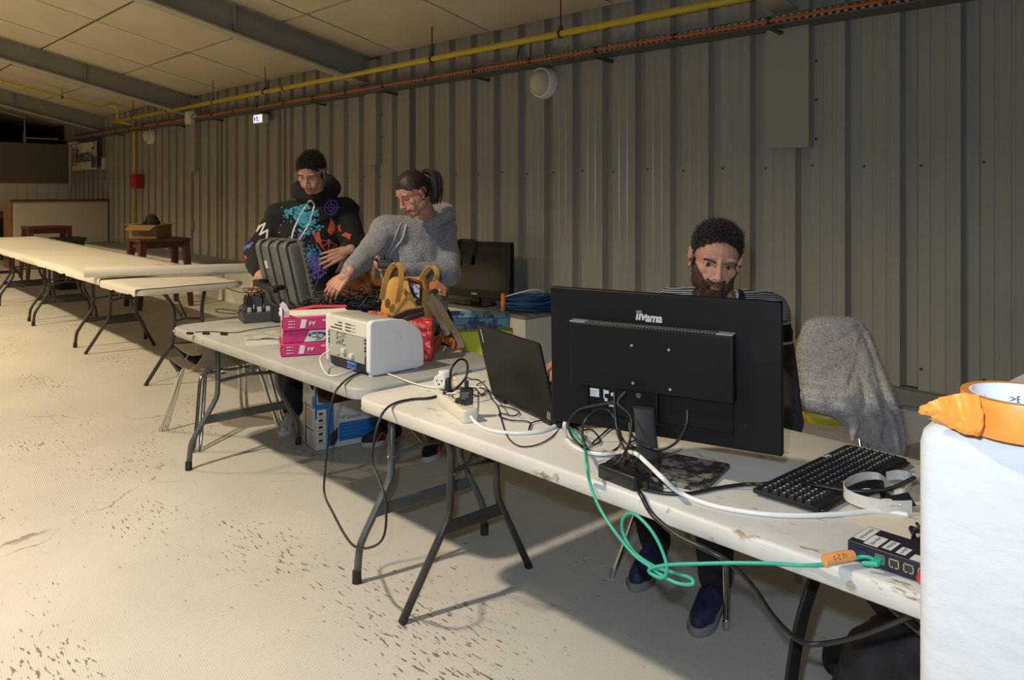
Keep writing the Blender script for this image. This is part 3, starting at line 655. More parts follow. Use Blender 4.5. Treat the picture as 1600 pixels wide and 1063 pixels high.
# ================================================================== WOODEN STOOLS, BOX, BIN
mstool = mat('maroon_wood', (.085, .022, .018), .5, var=.15, vscale=10, stretch=(1, 6, 1))
def stool(loc, rz, label, w=.56, d=.50, h=.86):
    root = thing('high_stool', loc, label, 'stool', rz)
    m = MB(); m.box((0, 0, h-.02), (w, d, .04)); obj('seat', m, mstool, root, bevel=.008)
    for sx in (-1, 1):
        for sy in (-1, 1):
            x0, y0, x1, y1 = sx*(w/2-.05), sy*(d/2-.05), sx*(w/2+.0), sy*(d/2+.0); a = .042; b = .026
            m = MB(); m.hexa([(x1-b, y1-b, 0), (x1+b, y1-b, 0), (x1+b, y1+b, 0), (x1-b, y1+b, 0)], [(x0-a, y0-a, h-.04), (x0+a, y0-a, h-.04), (x0+a, y0+a, h-.04), (x0-a, y0+a, h-.04)]); obj('leg', m, mstool, root, bevel=.004)
    m = MB()
    for s in (-1, 1): m.box((0, s*(d/2-.05), h-.08), (w-.12, .02, .07)); m.box((s*(w/2-.05), 0, h-.08), (.02, d-.12, .07))
    obj('apron', m, mstool, root)
stool((-10.53, 3.62, 0), R_(0), 'dark maroon wooden stool carrying the cardboard box', .50, .62)
stool((-15.2, 3.41, 0), R_(0), 'dark maroon wooden stool in front of the white bar', .50, .66, .86)
mcard = mat('cardboard', (.30, .19, .085), .85, var=.08, vscale=6, stretch=(1, 1, 8)); 
def open_box(root, og, c, rz, w, d, h, m, th=.004, flaps=True, mi=None):
    B = Rz(rz); P = lambda x, y, z: V(c)+B @ V((x, y, z))
    def plate(pts, nm, mm=None):
        p = [V(q) for q in pts]; n = (p[1]-p[0]).cross(p[3]-p[0]).normalized()*th; mb = MB(og); mb.hexa([q for q in p], [q+n for q in p]); return obj(nm, mb, mm or m, root)
    plate([P(-w/2, -d/2, .004), P(w/2, -d/2, .004), P(w/2, d/2, .004), P(-w/2, d/2, .004)], 'bottom')
    out = []
    for a, b in (((-1, -1), (1, -1)), ((1, -1), (1, 1)), ((1, 1), (-1, 1)), ((-1, 1), (-1, -1))):
        out.append(plate([P(a[0]*w/2, a[1]*d/2, 0), P(b[0]*w/2, b[1]*d/2, 0), P(b[0]*w/2, b[1]*d/2, h), P(a[0]*w/2, a[1]*d/2, h)], 'side_panel'))
        if flaps:
            o = V(((a[0]+b[0])/2, (a[1]+b[1])/2, 0)); f = V((o.x*.13, o.y*.13, -.06 if o.y < 0 else .01))
            plate([P(a[0]*w/2, a[1]*d/2, h), P(b[0]*w/2, b[1]*d/2, h), P(b[0]*w/2*.93+f.x, b[1]*d/2*.93+f.y, h+f.z), P(a[0]*w/2*.93+f.x, a[1]*d/2*.93+f.y, h+f.z)], 'flap')
    return out
og = (-10.62, 3.55, .862); root = thing('cardboard_box', og, 'open brown cardboard box on the maroon stool against the wall', 'box')
open_box(root, og, (-10.62, 3.55, .862), R_(40), .36, .34, .17, mcard)
random.seed(11); m = MB()
for i in range(16): 
    a = random.uniform(0, 6.28); r = random.uniform(0, .10); m.ell((-10.62+r*math.cos(a), 3.55+r*math.sin(a), 1.03+random.uniform(0, .09)), (random.uniform(.04, .08), random.uniform(.04, .07), random.uniform(.03, .05)), Matrix.Rotation(random.uniform(0, 3), 3, (random.random(), random.random(), random.random())))
me = remesh(m, .012, 2); o = obj('dark_bundle', me, mat('black_cloth', (.012, .013, .014), .8, bump=.4, bscale=40)); tag(o, 'bunched black cloth stuffed in the open cardboard box', 'cloth')
og = (-12.1, 3.9, 0); root = thing('storage_bin', (-13.3, 3.26, 0), 'dark green-black plastic bin standing behind the far row of tables', 'bin')
m = MB(); m.loft([[V((x, y, z)) for x, y in rrect(w, d, .05)] for z, w, d in ((0, .32, .30), (.04, .34, .32), (.70, .42, .38), (.72, .46, .42), (.76, .46, .42), (.76, .40, .36), (.3, .36, .32))]); obj('bin_body', m, mat('bin_dark', (.02, .025, .022), .6), root, smooth=True, auto=40)
for s in (-1, 1): obj('handle', MB().tube([(s*.21, -.1, .68), (s*.25, -.08, .68), (s*.25, .08, .68), (s*.21, .1, .68)], .012, 6), mat('bin_dark', (.02, .025, .022), .6), root)
# printed carton under the grey table
og = (-4.1, 2.45, 0); root = thing('printer_carton', og, 'torn blue and white printed carton on the floor under the grey table', 'box')
A = W(492, 706, 0); Bp = W(470.5, 691.6, 0); Cp = W(590, 688.5, 0)
ex = (Cp-A).normalized(); ex.z = 0; ey = V((-ex.y, ex.x, 0)); WX, WD, WH = .46, .21, .40
mwh = mat('carton_white', (.62, .62, .60), .6); mbl = mat('carton_blue', (.02, .17, .50), .45); minn = mat('carton_inside', (.20, .13, .065), .85, var=.1, stretch=(8, 8, .5))
PP = lambda u, v, z, off=0: A+ex*u+ey*v+UP*z
def plate(pts, nm, mm, th=.004, par=None):
    p = [V(q) for q in pts]; n = (p[1]-p[0]).cross(p[-1]-p[0]).normalized()*-th; k = len(p)
    mb = MB(og); mb.add(p+[q+n for q in p], [list(range(k))[::-1], list(range(k, 2*k))]+[(i, (i+1) % k, k+(i+1) % k, k+i) for i in range(k)]); return obj(nm, mb, mm, par or root)
fp = plate([PP(0, 0, 0), PP(WX, 0, 0), PP(WX, 0, .27), PP(.10, 0, .255), PP(.02, 0, .27), PP(.012, 0, .36), PP(0, 0, WH)], 'front_panel', mwh)
sp = plate([PP(0, WD, 0), PP(0, 0, 0), PP(0, 0, .38), PP(0, .025, .34), PP(0, .06, .335), PP(0, .10, .36), PP(0, .13, .42), PP(0, WD, .43)], 'side_panel', mwh)
plate([PP(WX, 0, 0), PP(WX, WD, 0), PP(WX, WD, .42), PP(WX, 0, .40)], 'side_panel', mwh)
plate([PP(WX, WD, 0), PP(0, WD, 0), PP(0, WD, .43), PP(WX, WD, .43)], 'back_panel', minn)
plate([PP(0, WD-.006, .01), PP(WX, WD-.006, .01), PP(WX, WD-.006, .42), PP(0, WD-.006, .42)], 'inner_lining', minn)
plate([PP(0, 0, .004), PP(WX, 0, .004), PP(WX, WD, .004), PP(0, WD, .004)], 'bottom', minn)
e = -.0012
def dec(pts, nm, mm, o=e, par=None, side=False):
    if side: q = [A+ey*u+UP*z-ex*abs(o) for u, z in pts]
    else: q = [A+ex*u+UP*z-ey*abs(o) for u, z in pts]
    mb = MB(og); mb.add(q, [list(range(len(q)))]); return obj(nm, mb, mm, par)
dec([(.065, .012), (.11, .015), (.11, .255), (.105, .262), (.008, .262), (.008, .23), (.065, .23)], 'blue_print', mbl, par=fp)
dec([(.14, .035), (WX, .035), (WX, .14), (.14, .14)], 'blue_print', mbl, par=fp)
dec([(.09, .02), (.115, .02), (.135, .05), (.135, .12), (.115, .10), (.085, .08)], 'dark_print', mat('carton_dark', (.03, .04, .06), .5), .002, par=fp)
dec([(0, .355), (.012, .36), (.012, .18), (0, .18)], 'blue_print', mbl, par=fp)
dec([(.0, .24), (.045, .245), (.045, .30), (.02, .31), (.0, .30)], 'blue_print', mbl, par=sp, side=True)
dec([(.145, .01), (.17, .01), (.17, .235), (.145, .235)], 'brown_tape', mat('packing_tape', (.22, .10, .04), .4), par=sp, side=True)
dec([(.02, .235), (.2, .235), (.2, .239), (.02, .239)], 'crease', mat('print_black', (.03, .03, .03), .6), .0015, par=sp, side=True)
dec([(.02, .105), (.145, .105), (.145, .112), (.02, .112)], 'black_line', mat('print_black', (.03, .03, .03), .6), .0015, par=sp, side=True)
mb = MB(og)
for r in range(9):
    z = .215-r*.011; q = [A+ey*u+UP*zz-ex*.0015 for u, zz in ((.03, z), (.13, z), (.13, z+.003), (.03, z+.003))]; mb.add(q, [(0, 1, 2, 3)])
for r in range(7):
    z = .09-r*.011; q = [A+ey*u+UP*zz-ex*.0015 for u, zz in ((.03, z), (.10, z), (.10, z+.003), (.03, z+.003))]; mb.add(q, [(0, 1, 2, 3)])
for r in range(6):
    z = .41-r*.012; q = [A+ey*u+UP*zz-ex*.0015 for u, zz in ((.10, z-.05), (.19, z-.05), (.19, z-.047), (.10, z-.047))]; mb.add(q, [(0, 1, 2, 3)])
obj('fine_print', mb, mat('print_grey', (.22, .22, .24), .6), sp)
mb = MB(og)
for r in range(5):
    z = .20-r*.038; q = [A+ex*u+UP*zz-ey*.0015 for u, zz in ((.022, z), (.045, z), (.045, z+.014), (.022, z+.014))]; mb.add(q, [(0, 1, 2, 3)]); q = [A+ex*u+UP*zz-ey*.0015 for u, zz in ((.01, z-.012), (.058, z-.012), (.058, z-.0105), (.01, z-.0105))]; mb.add(q, [(0, 1, 2, 3)])
obj('pictogram', mb, mat('print_black', (.03, .03, .03), .6), fp)
tv, tf = text_geo('HP LaserJet 1020', .030, .0003, 'LEFT'); mb = MB(og); mb.add(tv, tf, basis(ex*.95, UP, -ey, A+ex*.145+UP*.168-ey*.002)); obj('lettering', mb, mat('print_grey2', (.08, .10, .16), .6), fp)
mb = MB(og)
for r in range(4):
    z = .122-r*.019; q = [A+ex*u+UP*zz-ey*.0022 for u, zz in ((.148, z), (.30-.03*(r % 2), z), (.30-.03*(r % 2), z+.005), (.148, z+.005))]; mb.add(q, [(0, 1, 2, 3)])
obj('fine_print', mb, mat('carton_lightblue', (.06, .24, .60), .5), fp)
# ================================================================== PEOPLE
mskin = mat('skin', (.46, .235, .155), .5, var=.10, vscale=22, bump=.05, bscale=300, spec=.35)
mskin2 = mat('skin_rosy', (.50, .24, .175), .5, var=.10, vscale=22, bump=.05, bscale=300, spec=.35)
mlip = mat('lips', (.36, .12, .10), .45); mlash = mat('lash', (.02, .012, .01), .7)
meye = mat('eye_white', (.42, .38, .35), .2); miris = mat('iris', (.05, .03, .02), .1)
mhair = mat('hair_dark', (.022, .014, .009), .55); mhair2 = mat('hair_darkest', (.022, .011, .010), .5); mbeard = mat('beard_brown', (.075, .036, .018), .6, var=.6, vscale=55)
for m_ in (mskin, mskin2):
    b = m_.node_tree.nodes['Principled BSDF']; b.inputs['Subsurface Weight'].default_value = .08; b.inputs['Subsurface Radius'].default_value = (.01, .004, .002)
def smoothstep(a, b, x):
    t = max(0, min(1, (x-a)/(b-a))); return t*t*(3-2*t)
class Head:
    """head frame: c = centre between the ears, X = the person's left, Yf = face direction, Z = crown"""
    def __init__(s, c, look, up, k=1.0, wide=1.0):
        s.c = V(c); y = V(look).normalized(); z = V(up); z = (z-z.dot(y)*y).normalized(); x = y.cross(z); s.B = Matrix((x, y, z)).transposed(); s.k = k; s.wide = wide
    def p(s, x, y, z): return s.c+s.B @ V((x*s.k*s.wide, y*s.k, z*s.k))
    def d(s, x, y, z): return s.B @ V((x, y, z))
    def loc(s, q):
        v = s.B.inverted() @ (V(q)-s.c); return V((v.x/s.k/s.wide, v.y/s.k, v.z/s.k))
    def build(s, mb, jaw=1.0, nose=1.0, neck=None, nr=.056, lips=1.0):
        k = s.k; w = s.wide; B = s.B
        def E(c, r): mb.ell(s.p(*c), (r[0]*k*w, r[1]*k, r[2]*k), B, 20, 14)
        E((0, -.012, .042), (.074, .093, .082)); E((0, -.03, .02), (.070, .072, .075)); E((0, .022, .035), (.064, .066, .068))
        E((0, .018, -.028), (.060*jaw, .068, .074)); E((0, .050, -.085), (.034*jaw, .034, .026)); E((0, .068, -.094), (.020, .017, .015))
        for a in (-1, 1):
            E((a*.042*jaw, .012, -.060), (.020, .036, .030)); E((a*.036, .056, -.016), (.026, .020, .024)); E((a*.027, .063, -.045), (.024, .019, .030))
            E((a*.027, .074, .030), (.026, .012, .011)); E((a*.011, .098, -.028), (.0085*nose, .010, .0075))
            # ear
            q = s.p(a*.072, -.008, .0); mb.ell(q, (.0055*k, .017*k, .031*k), B @ Matrix.Rotation(-a*.35, 3, 'Z') @ Matrix.Rotation(-.15, 3, 'X'))
            rim = [s.p(a*(.080+.002*math.sin(t)), -.012+.017*math.cos(t), .004+.028*math.sin(t)) for t in [R_(g) for g in range(-60, 225, 22)]]
            mb.chain(rim, [.0042*k]*len(rim), seg=8); mb.ell(s.p(a*.075, .000, -.026), (.005*k, .008*k, .010*k), B)
        E((0, .083, .014), (.010, .012, .024)); mb.cap(s.p(0, .086, .016), s.p(0, .104, -.022), .0065*k*nose, .0105*k*nose); mb.ell(s.p(0, .108, -.025), .0105*k*nose)
        E((0, .083, -.046), (.026, .012, .014)); E((0, .091, -.0545), (.021, .0075, .0042*lips)); E((0, .0895, -.0645), (.018, .0078, .0052*lips)); E((0, .079, -.078), (.022, .012, .010))
        if neck is not None:
            for i in range(len(neck)-1): mb.cap(neck[i], neck[i+1], nr*k, nr*1.08*k, sx=1)
    def sculpt(s, me, eye_open=.0055, iy=.073, half=None):
        """cut the almond shaped eye opening and the mouth line into the remeshed head"""
        for v in me.vertices:
            q = s.loc(v.co)
            if q.y < .03: continue
            d = 0
            for a in (-1, 1):
                x = (q.x-a*.0315)/.0165; h = max(0, 1-x*x)
                if h > 0:
                    z = (q.z-.006)/(max(eye_open, .0012)*math.sqrt(h)+1e-5)
                    if abs(z) < 1.35: d = max(d, (.0065 if eye_open > .002 else .002)*smoothstep(1.35, .8, abs(z)))
                # crease of the lid
                zz = q.z-(.006+eye_open+.005); 
                if abs(zz) < .003 and abs(x) < 1.1: d = max(d, .0012*(1-abs(zz)/.003))
            if abs(q.x) < .0235 and abs(q.z+.0592-.02*abs(q.x)*abs(q.x)/.02) < .0018: d = max(d, .0035)
            for a in (-1, 1):
                if (q.x-a*.0075)**2+(q.z+.0335)**2 < .0035**2 and q.y > .09: d = max(d, .003)
            if d: v.co -= s.B @ V((0, d*s.k, 0))
    def eyes(s, parent, og, gaze=(0, 1, 0), open_=True, eyey=.0615):
        for a in (-1, 1):
            c = s.p(a*.0315, eyey, .006)
            if open_:
                mb = MB(og); mb.ell(c, .0122*s.k, None, 20, 14); e = obj('eye', mb, meye, parent, smooth=True)
                g = s.d(*gaze).normalized(); mb = MB(og); o = g.orthogonal().normalized(); o2 = g.cross(o)
                ring = lambda r, t: [c+g*t*s.k+(o*math.cos(u)+o2*math.sin(u))*r*s.k for u in [2*PI*i/16 for i in range(16)]]
                mb.loft([ring(.0072, .0100), ring(.0062, .0114), ring(.0005, .0131)]); obj('iris', mb, miris, e, smooth=True)
            mb = MB(og)
            zz = lambda x: .0065*math.sqrt(max(0, 1-((x-.0315)/.0175)**2)) if open_ else -.001*math.sqrt(max(0, 1-((x-.0315)/.0175)**2))
            pts = [s.p(a*x, .0765-abs(x-.0315)*.35+(.0015 if open_ else .0035), .006+zz(x)-(.0 if open_ else .002)) for x in [.0315-.016+.032*i/8 for i in range(9)]]
            mb.tube(pts, [.0006+.0008*math.sin(PI*i/8) for i in range(9)], 5); obj('eyelash', mb, mlash, parent)
def strands(og, src, n, keep, dirf, L, r, seed, m, name, parent, seg=3, curl=.25, jit=.35, lf=None):
    """short tapering tufts rooted on the faces of a mesh"""
    random.seed(seed); mb = MB(og); polys = []; 
    for p in src.polygons:
        c = p.center
        if keep(c, p.normal): polys.append(p)
    if not polys: return None
    cum = []; t = 0
    for p in polys: t += p.area; cum.append(t)
    import bisect
    for i in range(n):
        p = polys[min(len(polys)-1, bisect.bisect(cum, random.random()*t))]; c = p.center+V((random.uniform(-1, 1), random.uniform(-1, 1), random.uniform(-1, 1)))*.0015; nn = p.normal
        d = (dirf(c, nn)+V((random.uniform(-1, 1), random.uniform(-1, 1), random.uniform(-1, 1)))*jit).normalized()
        l = L*random.uniform(.6, 1.15)*(lf(c) if lf else 1); e = (d-nn*curl+V((0, 0, -.1))).normalized()
        a = d.orthogonal().normalized(); b = d.cross(a); q = [c-nn*.001, c+d*l*.5, c+d*l*.5+e*l*.5]; rr = [r, r*.8]
        vs = []
        for j in range(2):
            for k in range(seg): u = 2*PI*k/seg; vs.append(q[j]+(a*math.cos(u)+b*math.sin(u))*rr[j])
        vs.append(q[2]); fs = [(k, (k+1) % seg, seg+(k+1) % seg, seg+k) for k in range(seg)]+[(seg+k, seg+(k+1) % seg, 2*seg) for k in range(seg)]
        mb.add(vs, fs)
    me = bpy.data.meshes.new(name); me.from_pydata([tuple(p-mb.org) for p in mb.v], [], mb.f)
    for p in me.polygons: p.use_smooth = True
    return obj(name, me, m, parent) if me.materials.append(m) is None else None
def shift(me, og):
    for v in me.vertices: v.co -= V(og)
    return me
def join_meshes(ms, name):
    bm = bmesh.new()
    for k, (me, mi) in enumerate(ms):
        n0 = len(bm.faces); bm.from_mesh(me); bm.faces.ensure_lookup_table()
        if mi is not None:
            for f in bm.faces[n0:]: f.material_index = mi
    out = bpy.data.meshes.new(name); bm.to_mesh(out); bm.free()
    for p in out.polygons: p.use_smooth = True
    return out
def hand(mb, w, d, n, side, k=1.0, curl=(25, 35, 25), spread=6, thumb=(40, 20), fc=None):
    """w wrist, d towards the fingers, n back of the hand, side = +1/-1 sets the thumb side along n x d"""
    w = V(w); d = V(d).normalized(); n = V(n); n = (n-n.dot(d)*d).normalized(); s = n.cross(d)*side
    T = s
    for i in range(4):
        o = (.030-.0205*i)*k; kn = w+d*(.088-.004*abs(i-1.2))*k+T*o
        mb.cap(w+T*o*.62+d*.008*k, kn, .0135*k, .0115*k)
        L = ((.043, .026, .021), (.048, .029, .022), (.044, .027, .021), (.034, .021, .019))[i]; R0 = (.0092, .0094, .009, .0080)[i]*k
        cc = fc[i] if fc else curl; a = 0; p = kn; sp = (1.5-i)*R_(spread)
        dd = (d*math.cos(sp)+T*math.sin(sp)).normalized()
        for j in range(3):
            a += R_(cc[j]); q = p+(dd*math.cos(a)-n*math.sin(a))*L[j]*k; mb.cap(p, q, R0*(1-.10*j), R0*(1-.10*(j+1))); p = q
    b = w+d*.022*k+T*.024*k-n*.006*k; a1, a2 = R_(thumb[0]), R_(thumb[1])
    mb.cap(w+d*.01*k+T*.01*k-n*.004*k, b, .015*k, .0155*k)
    d1 = (d*math.cos(a1)+T*math.sin(a1)-n*.35).normalized(); c = b+d1*.042*k; mb.cap(b, c, .0150*k, .0115*k)
    d2 = (d1*math.cos(a2)+d*math.sin(a2)*.6-n*math.sin(a2)*.8).normalized(); e = c+d2*.032*k; mb.cap(c, e, .0112*k, .0098*k); mb.cap(e, e+(d2*.9+d*.3-n*.2).normalized()*.024*k, .0098*k, .0072*k)
    mb.cap(w-d*.03*k, w+d*.02*k, .0235*k, .021*k, sx=1.25, B=T)
def wrinkle(me, amp, sc, seed=0):
    n = len(me.vertices); co = [0.0]*(3*n); me.vertices.foreach_get('co', co); no = [0.0]*(3*n); me.vertex_normals.foreach_get('vector', no)
    for i in range(n):
        j = 3*i; q = V(co[j:j+3])*sc; f = noise.noise(q+V((seed, 0, 0)))+.5*noise.noise(q*2.1+V((0, seed, 0)))
        f = (1-abs(f)*2)*.6*amp; co[j] += no[j]*f; co[j+1] += no[j+1]*f; co[j+2] += no[j+2]*f
    me.vertices.foreach_set('co', co); me.update()
def person(name, loc, label): 
    return None
def body_object(og, parts, label, mats, facefn=None):
    me = join_meshes(parts, 'person'); shift(me, og)
    for m in mats: me.materials.append(m)
    o = obj('person', me, None); o.location = og; tag(o, label, 'person')
    if facefn:
        for p in me.polygons:
            k = facefn(V(p.center)+V(og), p.normal)
            if k: p.material_index = k
    return o
def cloth(me, og, name, m, parent):
    shift(me, og); me.materials.append(m); return obj(name, me, m, parent)
class Decal:
    """flat print laid on to a garment: shapes are drawn in (u, v) metres and dropped on to the surface"""
    def __init__(s, me, org, U, Vv, dirn):
        bm = bmesh.new(); bm.from_mesh(me); s.t = BVHTree.FromBMesh(bm); bm.free(); s.o = V(org); s.U = V(U).normalized(); s.V = V(Vv).normalized(); s.d = V(dirn).normalized()
    def drop(s, u, v, off=.0022):
        q = s.o+s.U*u+s.V*v; h = s.t.ray_cast(q-s.d*.6, s.d, 1.2)
        if h[0] is None: return None
        return h[0]-s.d*off
    def stroke(s, mb, pts, w, step=.008, close=False):
        pts = [V((p[0], p[1])) for p in pts]
        if close: pts.append(pts[0])
        for i in range(len(pts)-1):
            a, b = pts[i], pts[i+1]; L = (b-a).length
            if L < 1e-6: continue
            t = (b-a)/L; nrm = V((-t.y, t.x))*w/2; n = max(1, int(L/step)); a2 = a-t*w*.3; b2 = b+t*w*.3; prev = None
            for k in range(n+1):
                c = a2+(b2-a2)*k/n; q = [s.drop(*(c+nrm)), s.drop(*(c-nrm))]
                if None in q: prev = None; continue
                if prev: mb.add([prev[0], prev[1], q[1], q[0]], [(0, 1, 2, 3)])
                prev = q
    def fill(s, mb, poly, step=.006):
        xs = [p[0] for p in poly]; ys = [p[1] for p in poly]
        def inside(x, y):
            c = False; j = len(poly)-1
            for i in range(len(poly)):
                if (poly[i][1] > y) != (poly[j][1] > y) and x < (poly[j][0]-poly[i][0])*(y-poly[i][1])/(poly[j][1]-poly[i][1]+1e-12)+poly[i][0]: c = not c
                j = i
            return c
        y = min(ys)
        while y < max(ys):
            x = min(xs)
            while x < max(xs):
                if inside(x+step/2, y+step/2):
                    q = [s.drop(x, y), s.drop(x+step, y), s.drop(x+step, y+step), s.drop(x, y+step)]
                    if None not in q: mb.add(q, [(0, 1, 2, 3)])
                x += step
            y += step
    def blob(s, mb, u, v, r, n=7, jag=.3):
        q = [s.drop(u+r*(1+random.uniform(-jag, jag))*math.cos(2*PI*i/n), v+r*(1+random.uniform(-jag, jag))*math.sin(2*PI*i/n)) for i in range(n)]
        if None not in q: mb.add(q, [list(range(n))])
G = {'I': [[(0, 0), (1, 0)], [(.5, 0), (.5, 1)], [(0, 1), (1, 1)]], 'N': [[(0, 0), (0, 1), (1, 0), (1, 1)]], 'F': [[(0, 0), (0, 1), (1, 1)], [(0, .5), (.7, .5)]], 'T': [[(0, 1), (1, 1)], [(.5, 1), (.5, 0)]],
     'E': [[(1, 0), (0, 0), (0, 1), (1, 1)], [(0, .5), (.7, .5)]], 'V': [[(0, 1), (.5, 0), (1, 1)]], 'S': [[(0, .1), (.6, 0), (1, .25), (.1, .7), (.4, 1), (1, .9)]], 'O': [[(.5, 0), (0, .5), (.5, 1), (1, .5), (.5, 0)]]}
def shoe(mb_up, mb_sole, heel, toe, h=.10, w=.095):
    heel, toe = V(heel), V(toe); d = (toe-heel); L = d.length; d.normalize(); s = V((-d.y, d.x, 0))
    for mb, z0, z1, g in ((mb_sole, .0, .028, 1.0), (mb_up, .02, .075, .93)):
        prof = [(-.01, .30), (.06, .38), (.25, .40), (.45, .42), (.7, .52), (.88, .44), (.98, .22), (1.01, .1)]
        ring = [heel+d*L*t+s*w*q*g for t, q in prof]+[heel+d*L*t-s*w*q*g for t, q in prof[::-1]]
        if mb is mb_sole: mb.loft([[p+UP*z for p in ring] for z in (0, .010, .028)])
    mb_up.chain([heel+d*L*.16+UP*.06, heel+d*L*.42+UP*.062, heel+d*L*.70+UP*.045, heel+d*L*.88+UP*.036], [.042, .044, .040, .028])
    mb_up.cap(heel+d*L*.18+UP*.06, heel+d*L*.2+UP*(h+.015), .040, .040); mb_up.cap(heel+d*L*.74+s*.016+UP*.034, heel+d*L*.74-s*.016+UP*.034, .028, .028)
# ------------------------------------------------------------------ the seated bearded man
def seated_man():
    og = V((-1.70, 2.62, .47)); hc = S(1117, 408, 2.84); H = Head(hc+UP*.0, (FW*-1+RT*-.10+UP*-.22), (RT*.13+UP*1-FW*.22), 1.07, 1.03)
    neck = [H.p(0, -.03, -.04), S(1122, 474, 3.00)]
    hb = MB(); H.build(hb, jaw=1.10, neck=neck, nr=.060, nose=1.12); head = remesh(hb, .0023, 5); H.sculpt(head, .0026)
    sh_l = S(1200, 488, 3.03); sh_r = S(1050, 480, 3.05)       # image right, image left
    pel = V((-1.74, 2.72, .50)); ch = S(1124, 525, 3.06)
    el_r = V((-2.10, 2.62, .86)); wr_r = V((-2.115, 2.27, .835)); el_l = S(1226, 660, 2.86); wr_l = V((-1.36, 2.22, .79))
    kn_r = V((-1.93, 2.38, .50)); kn_l = V((-1.56, 2.36, .50)); an_r = V((-1.885, 2.46, .09)); an_l = V((-1.60, 2.42, .09))
    an_l = W(1118, 950, .0)+UP*.09; an_r = W(1024, 888, .0)+UP*.09
    hip_l = pel+V((.10, -.02, -.02)); hip_r = pel+V((-.10, -.02, -.02))
    tb = MB(); tb.cap(pel, ch, .13, .14, sx=1.2, B=RT); tb.cap(ch, neck[1], .12, .06)
    for a, b, c in ((sh_l, el_l, wr_l), (sh_r, el_r, wr_r)): tb.chain([ch+(a-ch)*.5, a, b, c], [.08, .055, .042, .028])
    for a, b, c in ((hip_l, kn_l, an_l), (hip_r, kn_r, an_r)): tb.chain([pel, a, b, c], [.10, .085, .058, .038])
    for a in (an_l, an_r): tb.cap(a-UP*.03, a+V((.02, -.10, -.05)), .03, .028)
    tors = remesh(tb, .009, 3)
    ha = MB(); hand(ha, wr_r, V((.05, -1, -.12)), UP+V((-.2, 0, 0)), -1, 1.05, curl=(12, 28, 18)); hand(ha, wr_l, V((-.35, -1, -.15)), UP, 1, 1.05, curl=(14, 26, 18))
    hands = remesh(ha, .0034, 2)
    def ff(p, n):
        q = H.loc(p)
        if q.length > .2: return 0
        if q.y > .085 and abs(q.x) < .017 and -.0665 < q.z < -.0535: return 1
        if beard(p, n) or hairk(p, n): return 2
        return 0
    def hairline(q): return .072+.012*math.cos(q.x*45)-(.0 if abs(q.x) < .045 else (abs(q.x)-.045)*.9)
    def hairk(p, n):
        q = H.loc(p)
        if q.z < -.055 or q.length > .2: return False
        if q.y > .045: return q.z > hairline(q)
        if q.y > -.002: return q.z > .012 + (q.y)*1.0 and (abs(q.x) < .075 or q.z > .035)
        return q.z > -.05 and not (abs(q.x) > .069 and abs(q.z-.003) < .033 and q.y > -.034)
    def beard(p, n):
        q = H.loc(p)
        if q.z > .0 or q.z < -.118 or q.y < .006-.5*min(0, q.z+.05) or (q.length > .16): return False
        if q.y > .084 and abs(q.x) < .0195 and -.0685 < q.z < -.0525: return False
        top = -.036-.006*math.cos(q.x*60) if abs(q.x) < .03 else -.048+(abs(q.x)-.03)*1.25
        return q.z < min(top, .0)
    o = body_object(og, ((head, 0), (tors, 0), (hands, 0)), 'seated bearded man in a striped sweater behind the big monitor, looking down', [mskin, mlip, mat('scalp', (.10, .045, .025), .8)], ff)
    H.eyes(o, og, (.10, 1, -.16), eyey=.0620)
    src = head
    crown = lambda p, n: n*.75+H.d(0, .25, .35)
    strands(og, src, 6500, hairk, lambda p, n: n*.62+H.d(.12, .30, -.25 if H.loc(p).z < .06 else .15), .019, .0011, 3, mhair, 'hair', o, jit=.5, lf=lambda c: .55+.75*smoothstep(.02, .10, H.loc(c).z))
    strands(og, src, 1100, lambda p, n: hairk(p, n) and H.loc(p).z > .082 and H.loc(p).y > -.02, lambda p, n: n*.8+H.d(.2, .5, .35), .034, .0015, 5, mhair, 'hair_crown', o)
    strands(og, src, 5200, beard, lambda p, n: n*.45+H.d(0, .1, -.9), .021, .0009, 4, mbeard, 'beard', o, curl=.1, lf=lambda c: (.35+.75*smoothstep(-.03, -.09, H.loc(c).z))*(1-.6*smoothstep(.03, .055, abs(H.loc(c).x))), jit=.55)
    random.seed(2)
    for a in (-1, 1):
        mb = MB(og)
        for i in range(190):
            x = random.uniform(.012, .044); zc = .0225+.005*math.sin((x-.014)/.036*PI*.75)-.002; p = H.p(a*x, .0885-.28*max(0, x-.02)**1.0-.0*x, zc+random.uniform(-.0035, .0035)); d = H.d(a*.9, .15, .25*(1-(x-.014)/.02)); mb.cap(p, p+d*.009, .0012, .0005, 4, 2)
        obj('eyebrow', mb, mbeard, o)['kind'] = 'stuff'
    # sweater with stripes
    sw = MB(); sw.cap(pel+UP*.02, ch, .165, .175, sx=1.22, B=RT, seg=20); sw.cap(ch, neck[1]-UP*.035+FW*.02, .165, .085, sx=1.2, B=RT, seg=20)
    for a, b, c in ((sh_l, el_l, wr_l), (sh_r, el_r, wr_r)): sw.chain([ch+(a-ch)*.6+UP*.02, a, b, c-(c-b).normalized()*.03], [.105, .078, .064, .042])
    swm = remesh(sw, .008, 4); wrinkle(swm, .006, 11, 2)
    ms = bpy.data.materials.new('striped_knit'); ms.use_nodes = True; nt = ms.node_tree; N = nt.nodes; L = nt.links; bs = N['Principled BSDF']
    tc = N.new('ShaderNodeTexCoord'); sp_ = N.new('ShaderNodeSeparateXYZ'); L.new(tc.outputs['Object'], sp_.inputs[0])
    wv = N.new('ShaderNodeMath'); wv.operation = 'MULTIPLY'; wv.inputs[1].default_value = 1/.0062; L.new(sp_.outputs[2], wv.inputs[0])
